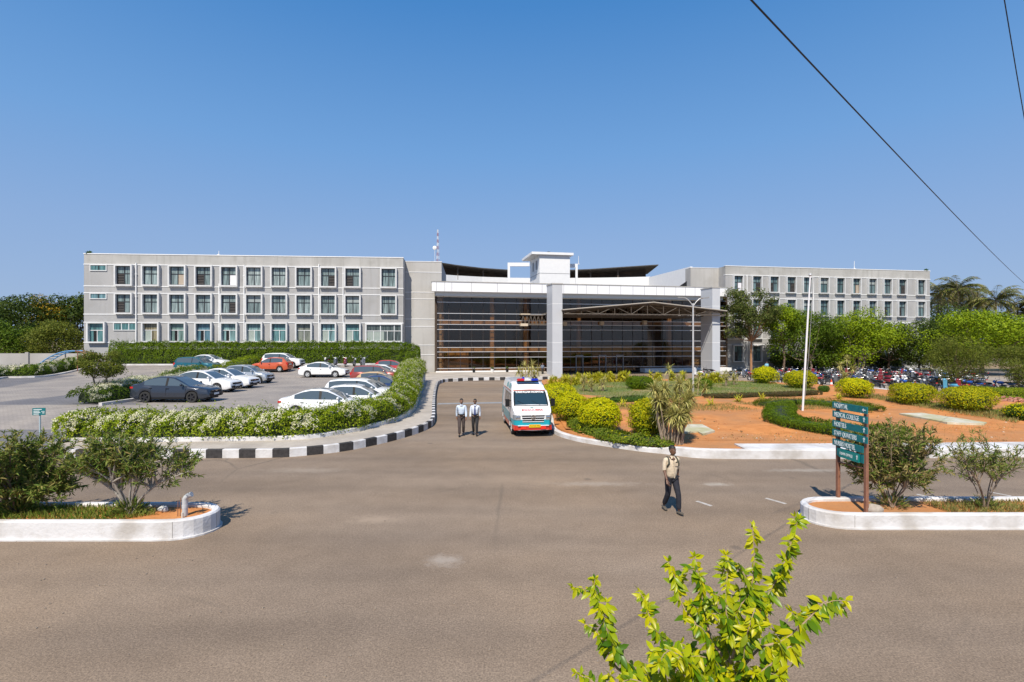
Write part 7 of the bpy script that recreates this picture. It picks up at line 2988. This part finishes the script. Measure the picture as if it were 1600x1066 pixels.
def dracaena(name, label, base, heads, m, seed, L=0.5, nleaf=55, group=None, aspect=0.085):
    """heads: (dx, dy, z) tops of the bare stems"""
    rng = np.random.default_rng(seed)
    e = empty(name, base, label, 'plant', group)
    mb = MB()
    P, Fd, SZ = [], [], []
    bx_, by_, bz_ = base
    for hx, hy, hz in heads:
        top = Vector((bx_ + hx, by_ + hy, hz))
        b = Vector((bx_ + hx * 0.55, by_ + hy * 0.5, bz_ - 0.05))
        md = b.lerp(top, 0.5) + Vector((rng.normal() * 0.06, rng.normal() * 0.06, 0))
        mb.tube([b, md, top], [0.035, 0.028, 0.024], 6)
        for k in range(3):
            c = np.array(top) - np.array((0, 0, 0.05 * k))
            d = sphere_dirs(rng, nleaf // 3, 0.5 - 0.35 * k)
            P.append(np.repeat(c[None], len(d), 0) + d * 0.02)
            Fd.append(d)
            SZ.append(L * rng.uniform(0.75, 1.1, len(d)))
    P, Fd, SZ = np.concatenate(P), np.concatenate(Fd), np.concatenate(SZ)
    N = np.cross(Fd, np.cross(np.array((0, 0, 1.0))[None] + 0.01, Fd))
    leaf_mesh('leaves', P, N, SZ, aspect, m, e, 's', 0.15, Fd, 0.12, base, seed)
    if mb.v:
        mb.build('stems', BARK_PALE, e, base, 50)
    return e


rd = random.Random(5)
g = gp(1052, 694, 0.30)
hd = [(rd.uniform(-1.15, 1.2), rd.uniform(-0.5, 0.5), rd.uniform(1.3, 2.65)) for _ in range(22)] + [(-0.5, 0, 2.6), (0.4, 0.1, 2.75), (-1.0, 0, 2.2), (1.0, 0, 2.1), (0.05, -.2, 1.9), (.7, -.2, 1.5), (-.3, -.3, 1.5)]
hd = [(x * 0.72 * (0.6 + 0.4 * (z - 1.2) / 1.4), y, z) for x, y, z in hd]
dracaena('dracaena_clump', 'tall clump of pale striped dracaenas on bare stems by the garden kerb', tuple(g), hd, DRAC, 121, 0.46, 96)
g = gp(1321, 600, 0.3)
dracaena('dracaena', 'dracaena with round pale heads behind the bush right of the cone', tuple(g), [(-.55, 0, 2.1), (0.15, 0, 2.7), (.7, 0, 1.75), (0, .3, 1.2), (-.2, -.2, 1.1)], DRAC, 122, 0.62, 70)
g = gp(1045, 606, 0.3)
dracaena('dracaena', 'single-headed dracaena before the porch glass', tuple(g), [(0, 0, 1.95)], DRAC, 123, 0.75, 60)
g = (pxd(826, 57.0), 57.0, 0.1)
dracaena('dracaena', 'pale dracaena clump behind the roof of the ambulance', g, [(-1.1, 0, 1.2), (-.4, .2, 1.7), (.4, 0, 1.85), (1.0, .1, 1.2), (0, -.3, 1.0), (.6, -.3, .8), (-.7, -.2, .7)], DRAC, 124, 0.9, 66, None, 0.06)
g = gp(1086, 620, 0.3)
dracaena('dracaena', 'pale dracaena tuft at the foot of the street lamp', tuple(g), [(-.5, 0, 1.2), (.3, 0, 1.5), (.8, .1, 1.0), (-1.1, .2, 1.3)], DRAC, 125, 0.6, 60)
GDY = 'yellow dracaenas along the back of the garden'
rowd = [(872, 603, 'first'), (890, 600, 'second'), (908, 598, 'third'), (927, 597, 'fourth'), (945, 595, 'fifth'), (962, 594, 'sixth'), (978, 594, 'seventh'), (1022, 592, 'eighth'), (1105, 596, 'ninth'), (1120, 596, 'tenth'), (1058, 592, 'eleventh')]
for i, (px, py, o_) in enumerate(rowd):
    g = gp(px, py + 3, 0.34)
    g = Vector((pxd(px, min(g.y, 53.5)), min(g.y, 53.5), 0.34))
    sp = [(rd.uniform(-.75, .75), rd.uniform(-.3, .3), 0.34 + rd.uniform(0.2, 0.8)) for _ in range(11)]
    lab = f'yellow dracaena, {o_} from the left along the back of the lawn' if i < 8 else ['yellow dracaena between the lamp shrub and the right pillar', 'yellow dracaena at the foot of the right porch pillar', 'yellow dracaena just left of the street lamp at the back'][i - 8]
    dracaena('yellow_dracaena', lab, tuple(g), sp, DRAY, 130 + i, 0.55, 60, GDY, 0.12)
for i, (px, py, lab) in enumerate(((912, 612, 'thin dry dracaena, left one of three on the lawn'), (926, 613, 'thin dry dracaena, middle one of three on the lawn'), (941, 612, 'thin dry dracaena, right one of three on the lawn'), (1135, 604, 'thin dracaena right of the right porch pillar'), (1148, 602, 'dry dracaena nearest the red-trunked tree'))):
    g = gp(px, py, 0.36)
    dracaena('dry_dracaena', lab, tuple(g), [(rd.uniform(-.25, .25), rd.uniform(-.2, .2), 0.36 + rd.uniform(.5, 1.25)) for _ in range(6)], DRAC, 150 + i, 0.4, 42, 'thin dracaenas on the lawn')
for i, (px, py, lab) in enumerate(((971, 634, 'small yellow spiky plant on the soil behind the bushes'), (1109, 633, 'small yellow spiky plant right of the dracaena clump'), (1152, 627, 'small yellow spiky plant left of the kidney hedge'), (1189, 624, 'small yellow spiky plant at the back corner of kidney hedge'), (1309, 623, 'small yellow spiky plant below the traffic cone'))):
    g = gp(px, py, 0.36)
    dracaena('spiky_plant', lab, tuple(g), [(0, 0, 0.45), (.2, .1, .42)], DRAY, 160 + i, 0.5, 36, 'small yellow spiky plants on the soil')


# ---- oleanders and other branching shrubs
def branching(name, label, base, stems, m, seed, leaf=0.11, aspect=0.17, per=26, lm='l', cat='shrub', bark=BARK_PALE, r0=0.03, twigs=5, tl=0.45, group=None, basal=0, droop=0.15, spread=1.0):
    """stems: list of point lists (relative to base); side twigs grow from the outer half, leaves along them"""
    rng = np.random.default_rng(seed)
    e = empty(name, base, label, cat, group)
    mb = MB()
    P, Fd = [], []
    for st in stems:
        pts = smooth_path([Vector(p) for p in st], 5)
        n = len(pts)
        mb.tube(pts, [r0 * (1 - 0.75 * i / (n - 1)) for i in range(n)], 6)
        ends = [(pts[-1], (pts[-1] - pts[-2]).normalized())]
        for k in range(twigs):
            i = int(rng.uniform(0.4, 0.98) * (n - 1))
            t = (pts[min(i + 1, n - 1)] - pts[max(i - 1, 0)]).normalized()
            d = (t * 0.8 + Vector(rng.normal(size=3)) * 0.55 * spread + Vector((0, 0, 0.35))).normalized()
            q = pts[i]
            L = tl * rng.uniform(0.5, 1.2)
            m1 = q + d * L * .5 + Vector((0, 0, 0.02))
            m2 = q + d * L + Vector((0, 0, 0.06 * L))
            mb.tube([q, m1, m2], [r0 * .32, r0 * .22, r0 * .12], 4)
            ends.append((m2, (m2 - m1).normalized()))
        for q, d in ends:
            k = int(per * rng.uniform(0.6, 1.2))
            t = rng.uniform(-0.75, 0.05, k) * tl * 0.9
            pos = np.array(q)[None] + np.array(d)[None] * t[:, None]
            f = np.array(d)[None] * 0.9 + rng.normal(size=(k, 3)) * 0.75 + np.array((0, 0, 0.15))
            P.append(pos)
            Fd.append(f)
    if basal:
        d = sphere_dirs(rng, basal, 0.6)
        P.append(np.array(base)[None] * 0 + d * np.array((0.42, 0.3, 0.32)) * rng.uniform(0.4, 1, (basal, 1)))
        Fd.append(d + np.array((0, 0, 0.5)))
    P, Fd = np.concatenate(P), unit(np.concatenate(Fd))
    N = unit(np.cross(Fd, RNG.normal(size=Fd.shape)))
    N[N[:, 2] < 0] *= -1
    leaf_mesh('foliage', P, N, leaf, aspect, m, e, lm, 0.2, Fd, droop, None, seed)
    mb.build('branches', bark, e, None, 60)
    return e


rs = np.random.default_rng(17)


def fan(n, rx, ry, h, seed, low=0.55):
    r = np.random.default_rng(seed)
    out = []
    for k in range(n):
        a = r.uniform(-1, 1)
        x = rx * a
        y = ry * r.uniform(-1, 1)
        z = h * (low + (1 - low) * r.uniform(0.2, 1)) * (1 - 0.22 * a * a)
        out.append([(x * .06, y * .06, 0), (x * .35 + r.normal() * .05, y * .4, z * .4), (x * .75, y * .8, z * .75), (x, y, z)])
    return out


zi = 0.34


def fan2(nm, ns, rx, ry, h, seed, low=0.6, fork=0.42):
    """nm main stems from the root, each forking into ns branches that fill a broad crown"""
    r = np.random.default_rng(seed)
    out = []
    for k in range(nm):
        a = -1 + 2 * (k + 0.5) / nm + r.normal() * 0.08
        x, y = rx * a * 0.62, ry * r.uniform(-.6, .6)
        z = h * fork * r.uniform(0.85, 1.2)
        p1 = np.array((x * .30, y * .4, z * .5))
        p2 = np.array((x * .72, y * .8, z))
        for j in range(ns):
            ex = x + rx * r.uniform(-.38, .38)
            ey = y + ry * r.uniform(-.8, .8)
            ez = h * (low + (1 - low) * r.uniform(0.0, 1.0)) * (1 - 0.18 * (ex / rx) ** 2)
            p3 = np.array((p2[0] * .45 + ex * .55 + r.normal() * .05, p2[1] * .5 + ey * .5, p2[2] * .45 + ez * .55))
            e_ = np.array((ex, ey, ez))
            out.append([(x * .05, y * .05, 0), tuple(p1), tuple(p2), tuple(p3), tuple(e_)] if j == 0 else [tuple(p2 * .92), tuple(p3), tuple(e_)])
    return out


GRBK = mat('grey_bark', (0.26, 0.23, 0.20), (0.36, 0.33, 0.29), 12, 0.9)
branching('oleander', 'wide leggy oleander with bare grey stems in the left island', (pxd(203, 12.5), 12.5, zi), fan2(9, 6, 1.75, 0.50, 1.78, 201, 0.58), OLE, 201, 0.13, 0.2, 26, 'l', 'shrub', GRBK, 0.030, 7, 0.42, 'oleanders on the islands', 620)
branching('oleander', 'dense dark oleander at the left end of the island', (pxd(25, 12.5), 12.5, zi), fan2(10, 7, 1.25, 0.8, 1.72, 202, 0.22, 0.25), OLE, 202, 0.135, 0.2, 30, 'l', 'shrub', BARK, 0.026, 7, 0.42, 'oleanders on the islands', 900)
branching('oleander', 'oleander cut off by the left picture edge', (pxd(-95, 12.6), 12.6, zi), fan2(8, 6, 1.1, 0.7, 1.7, 203, 0.25, 0.3), OLE, 203, 0.135, 0.2, 24, 'l', 'shrub', BARK, 0.026, 6, 0.42, 'oleanders on the islands', 300)
branching('oleander', 'bushy half-dry oleander right behind the direction sign', (pxd(1394, 13.2), 13.2, 0.27), fan2(9, 7, 0.95, 0.65, 2.05, 204, 0.3, 0.28), OLE_R, 204, 0.13, 0.2, 26, 'l', 'shrub', BARK_PALE, 0.022, 7, 0.42, 'oleanders on the islands', 300)
branching('oleander', 'sparse thin oleander at the right end of the right island', (pxd(1540, 13.0), 13.0, 0.27), fan2(7, 4, 1.05, 0.6, 1.80, 205, 0.5), OLE, 205, 0.115, 0.18, 17, 'l', 'shrub', BARK_PALE, 0.018, 5, 0.36, 'oleanders on the islands', 260)
# white flowers of the dense oleander
# ---- weeds and grass
def grass(name, label, poly, n, h, m, z, seed):
    rng = np.random.default_rng(seed)
    xs0, ys0 = [p[0] for p in poly], [p[1] for p in poly]
    P = []
    while len(P) < n:
        x, y = rng.uniform(min(xs0), max(xs0)), rng.uniform(min(ys0), max(ys0))
        if inside(x, y, poly):
            P.append((x, y, z))
    P = np.array(P)
    keep = wob(P * np.array((1, 1, 0)), 0.9, seed) > -0.55
    P = P[keep]
    f = rng.normal(size=P.shape) * 0.5
    f[:, 2] = 1
    N = rng.normal(size=P.shape)
    N[:, 2] *= 0.3
    o = leaf_mesh(name, P, N, h * rng.uniform(0.5, 1.3, len(P)), 0.14, m, None, 'd', 0.1, f, 0.0, None, seed)
    return tag(o, label, 'grass', None, 'stuff')


grass('grass', 'short mown grass blades on the garden lawn', LAWN1, 22000, 0.13, GRASSM, 0.39, 301)
grass('grass', 'rough green weeds covering the left island beneath the oleanders', [(-22, 11.95), (-9.0, 11.95), (-8.4, 12.4), (-9.2, 12.9), (-22, 12.95)], 9000, 0.15, GRASSM, 0.33, 302)
grass('grass', 'dry weeds on the right island beneath the sparse oleander', [(10.6, 12.7), (16, 12.65), (16, 13.6), (10.6, 13.6)], 3500, 0.13, DRYG, 0.26, 303)
grass('grass', 'scattered dry grass on the red soil behind the bushes', [tuple(gp(x, y, .36)[:2]) for x, y in ((905, 632), (1110, 632), (1200, 628), (1330, 626), (1380, 634), (1290, 640), (1100, 642), (960, 640))], 9000, 0.14, DRYG, 0.34, 304)
grass('grass', 'sparse dry tufts on the red soil near the front kerb', [tuple(gp(x, y, .34)[:2]) for x, y in ((1110, 688), (1400, 700), (1590, 690), (1590, 662), (1440, 668), (1150, 680))], 1600, 0.08, DRYG, 0.33, 305)
grass('grass', 'weedy grass beside the white yard kerb at right', [tuple(gp(x, y, .34)[:2]) for x, y in ((1355, 622), (1455, 640), (1590, 662), (1590, 646), (1450, 630), (1360, 616))], 5000, 0.2, DRYG, 0.33, 306)

# stones and dead leaves on the red soil
rst = random.Random(31)
mb = MB()
k = 0
while k < 700:
    px, py = rst.uniform(900, 1600), rst.uniform(632, 700)
    g = gp(px, py, 0.34)
    if not inside(g.x, g.y, GARDEN) or (g.y < 21.7):
        continue
    s = rst.uniform(0.015, 0.06) * rst.random() + 0.015
    mb.box((g.x, g.y, 0.325 + s * .2), (s * 1.5, s, s * .7), rst.uniform(0, 3), rst.choice((0, 0, 1, 2)), rst.uniform(-.4, .4), rst.uniform(-.4, .4))
    k += 1
tag(mb.build('soil_stones', [mat('soil_clod', (0.34, 0.13, 0.05), (0.5, 0.24, 0.1), 20, 0.95), mat('pale_stone', (0.55, 0.45, 0.34), None, rough=0.9), mat('dead_leaf', (0.20, 0.12, 0.05), None, rough=0.9)]), 'small clods, stones and dead leaves on the red garden soil', 'stones', None, 'stuff')

# brick pile
rbk = random.Random(9)
mb = MB()
for k in range(420):
    t = rbk.random()
    px = 1545 + 90 * t
    d = 36.6 - 1.3 * t + rbk.uniform(-0.5, 0.5)
    mb.box((pxd(px, d), d, 0.05 + abs(rbk.gauss(0, 0.18))), (0.26, 0.14, 0.09), rbk.uniform(0, PI), 0, rbk.uniform(-.5, .5), rbk.uniform(-.5, .5))
tag(mb.build('brick_rubble', mat('broken_brick', (0.36, 0.14, 0.09), (0.46, 0.24, 0.17), 5, 0.9), None, (pxd(1580, 36), 36, 0)), 'low heap of broken red bricks behind the white kerb at right', 'brick rubble', None, 'stuff')

# small loose stones and litter on the road edge
mb = MB()
for k in range(260):
    px, py = rbk.uniform(20, 1590), rbk.uniform(700, 1060)
    g = gp(px, py)
    s = rbk.uniform(0.006, 0.02)
    mb.box((g.x, g.y, s * 0.35), (s * 1.6, s * 1.2, s), rbk.uniform(0, 3))
tag(mb.build('grit', mat('grit', (0.34, 0.27, 0.2), (0.2, 0.16, 0.13), 30, 0.9)), 'fine loose grit scattered over the asphalt', 'grit', None, 'stuff')


# ---- lime-leaved sapling close to the camera
def sapling():
    rng = np.random.default_rng(401)
    base = Vector((1.36, 3.25, 0.0))
    e = empty('lime_sapling', base, 'lime green leafy sapling in the foreground at the bottom right', 'sapling')

    def Q(px, py, dy):
        d = 3.25 + dy
        return Vector((pxd(px, d), d, zat(py, d)))
    mb = MB()
    OG, YG = ([], [], [], []), ([], [], [], [])
    fork = Q(1150, 1130, 0)
    mb.tube(smooth_path([base - Vector((0, 0, .05)), base + Vector((.03, .02, .9)), base + Vector((-.02, .01, 1.6)), fork], 5), [0.028 - 0.0006 * i for i in range(16)], 8)
    br = [  # px path, depth offsets, leaf size, leafy from
        ([(1150, 1130), (1148, 1060), (1165, 990), (1200, 930), (1225, 880), (1247, 812)], (0, .02, .06, .10, .13, .16), 1.0, .28),
        ([(1150, 1130), (1140, 1040), (1140, 980), (1172, 920), (1178, 880), (1176, 824)], (0, .0, .03, .02, .03, .05), 1.0, .35),
        ([(1148, 1060), (1185, 1015), (1225, 1000), (1265, 965), (1290, 940), (1312, 948)], (.02, -.05, -.08, -.10, -.10, -.08), 1.05, .3),
        ([(1140, 1040), (1110, 1000), (1075, 960), (1060, 930), (1055, 905), (1045, 878)], (0, .05, .12, .16, .18, .2), 1.0, .3),
        ([(1110, 1000), (1100, 950), (1095, 915), (1085, 870)], (.05, .1, .12, .15), .95, .2),
        ([(1140, 1060), (1080, 1040), (1045, 1010), (1020, 975), (1005, 935), (998, 925)], (0, -.02, .05, .1, .12, .14), .85, .45),
        ([(1110, 1080), (1050, 1070), (1000, 1050), (960, 1010), (940, 960), (925, 925), (895, 917)], (0, -.1, -.15, -.16, -.14, -.12, -.1), .95, .3),
        ([(1000, 1050), (965, 1045), (935, 990), (915, 975)], (-.15, -.1, -.05, 0), .7, .4),
        ([(1050, 1070), (1010, 1075), (960, 1080), (900, 1052)], (-.1, -.2, -.22, -.2), .8, .5),
        ([(1140, 1040), (1150, 1000), (1135, 960), (1135, 915), (1138, 890)], (0, -.1, -.12, -.1, -.08), .85, .3),
        ([(1150, 1110), (1100, 1060), (1070, 1030), (1040, 1015), (1020, 1020)], (0, -.2, -.28, -.3, -.3), 1.1, .2),
        ([(1150, 1110), (1180, 1060), (1215, 1030), (1235, 1010), (1242, 1030)], (0, -.2, -.26, -.28, -.26), 1.1, .2),
        ([(1150, 1120), (1120, 1050), (1110, 1010), (1100, 985), (1085, 975)], (0, -.15, -.2, -.2, -.2), 1.0, .2),
        ([(1150, 1120), (1160, 1040), (1165, 1000), (1175, 965), (1180, 950)], (0, -.15, -.18, -.2, -.18), 1.0, .25),
        ([(1100, 1110), (1040, 1090), (1010, 1070), (985, 1062), (965, 1075)], (0, -.25, -.32, -.33, -.33), 1.15, .2),
        ([(1100, 1110), (1060, 1100), (1070, 1060), (1055, 1045)], (0, -.1, -.1, -.1), 1.0, .2),
        ([(1150, 1130), (1180, 1110), (1190, 1080), (1200, 1062)], (0, .1, .2, .2), .8, .3),
        ([(1172, 920), (1160, 895), (1140, 880), (1135, 868)], (.02, 0, -.02, -.02), .8, .1),
        ([(1140, 1050), (1115, 1035), (1090, 1022), (1065, 1005)], (.1, .15, .2, .22), .95, .1),
        ([(1150, 1100), (1135, 1060), (1130, 1030), (1122, 1000)], (.15, .2, .22, .22), .95, .1),
        ([(1150, 1120), (1190, 1090), (1205, 1060), (1215, 1045)], (0, -.1, -.1, -.1), 1.0, .2),
    ]
    for pts, dd, ls, f0 in br:
        path = smooth_path([Q(p[0], p[1], q) for p, q in zip(pts, dd)], 6)
        path = resample(path, 0.0125)
        n = len(path)
        mb.tube(path, [0.010 * (1 - 0.78 * i / (n - 1)) for i in range(n)], 6)
        i0 = int(f0 * n)
        runs = [(path, i0, ls)]
        for i in range(i0 + 2, n - 6, 7):                 # short leafy side twigs
            if rng.random() < 0.25:
                continue
            t = (path[i + 1] - path[i - 1]).normalized()
            d = (t * 0.7 + Vector(rng.normal(size=3)) * 0.6).normalized()
            L = rng.uniform(0.06, 0.15)
            tw = [path[i], path[i] + d * L * .5 + Vector((0, 0, .012)), path[i] + d * L]
            mb.tube(tw, [0.0032, 0.0024, 0.0015], 4)
            runs.append((resample(smooth_path(tw, 4), 0.0125), 2, ls * 0.85))
        for pth, k0, l_ in runs:
            m = len(pth)
            for i in range(k0, m):
                t = (pth[min(i + 1, m - 1)] - pth[max(i - 1, 0)]).normalized()
                side = t.cross(Vector((0.1, -0.3, 1))).normalized()
                upv = side.cross(t).normalized()
                tip = (i - k0) / max(1, m - k0)
                for s in (1, -1):
                    if rng.random() < 0.18:
                        continue
                    f = side * s * rng.uniform(.35, .95) + t * rng.uniform(.1, .6) + Vector((0, 0, -1)) * rng.uniform(.4, 1.5) + Vector(rng.normal(size=3)) * .32
                    young = (tip > 0.6 and rng.random() < 0.65) or rng.random() < 0.16
                    q = YG if young else OG
                    q[0].append(tuple(pth[i]))
                    q[1].append(tuple(f.normalized()))
                    q[2].append(tuple(upv * .7 + Vector((0, -.55, .5)) + Vector(rng.normal(size=3)) * .45))
                    q[3].append(l_ * (0.10 - 0.04 * tip ** 2.5) * rng.uniform(.5, 1.2))
            for k in range(5):
                f = t + Vector(rng.normal(size=3)) * .6
                YG[0].append(tuple(pth[-1]))
                YG[1].append(tuple(f.normalized()))
                YG[2].append(tuple(Vector(rng.normal(size=3)) + Vector((0, -.5, .8))))
                YG[3].append(0.045 * rng.uniform(.7, 1.2))
    leaf_mesh('foliage', np.array(OG[0]), np.array(OG[2]), np.array(OG[3]), 0.40, LIME, e, 'l', 0.15, np.array(OG[1]), 0.0, tuple(base), 402)
    leaf_mesh('young_leaves', np.array(YG[0]), np.array(YG[2]), np.array(YG[3]), 0.40, LIMEY, e, 'l', 0.15, np.array(YG[1]), 0.0, tuple(base), 403)
    mb.build('branches', mat('sapling_bark', (0.30, 0.20, 0.12), (0.38, 0.28, 0.18), 30, 0.8), e, tuple(base), 60)


sapling()
# tufts on the parapet corners
for fr, u, z, lab in ((LW, 0.45, ZR + 0.1, 'dark weed tuft growing on the left parapet corner'), (RW, UR - 0.5, ZRR + 0.1, 'dark weed tuft growing on the right parapet corner')):
    p = np.array(fr.p(u, -0.2, z))
    rng = np.random.default_rng(9)
    d = sphere_dirs(rng, 70, 0.9)
    o = leaf_mesh('weed_tuft', d * 0.12, d, 0.35, 0.25, DGRN, None, 's', 0.4, d, 0.0, None, 5)
    o.location = tuple(p)
    tag(o, lab, 'weed')
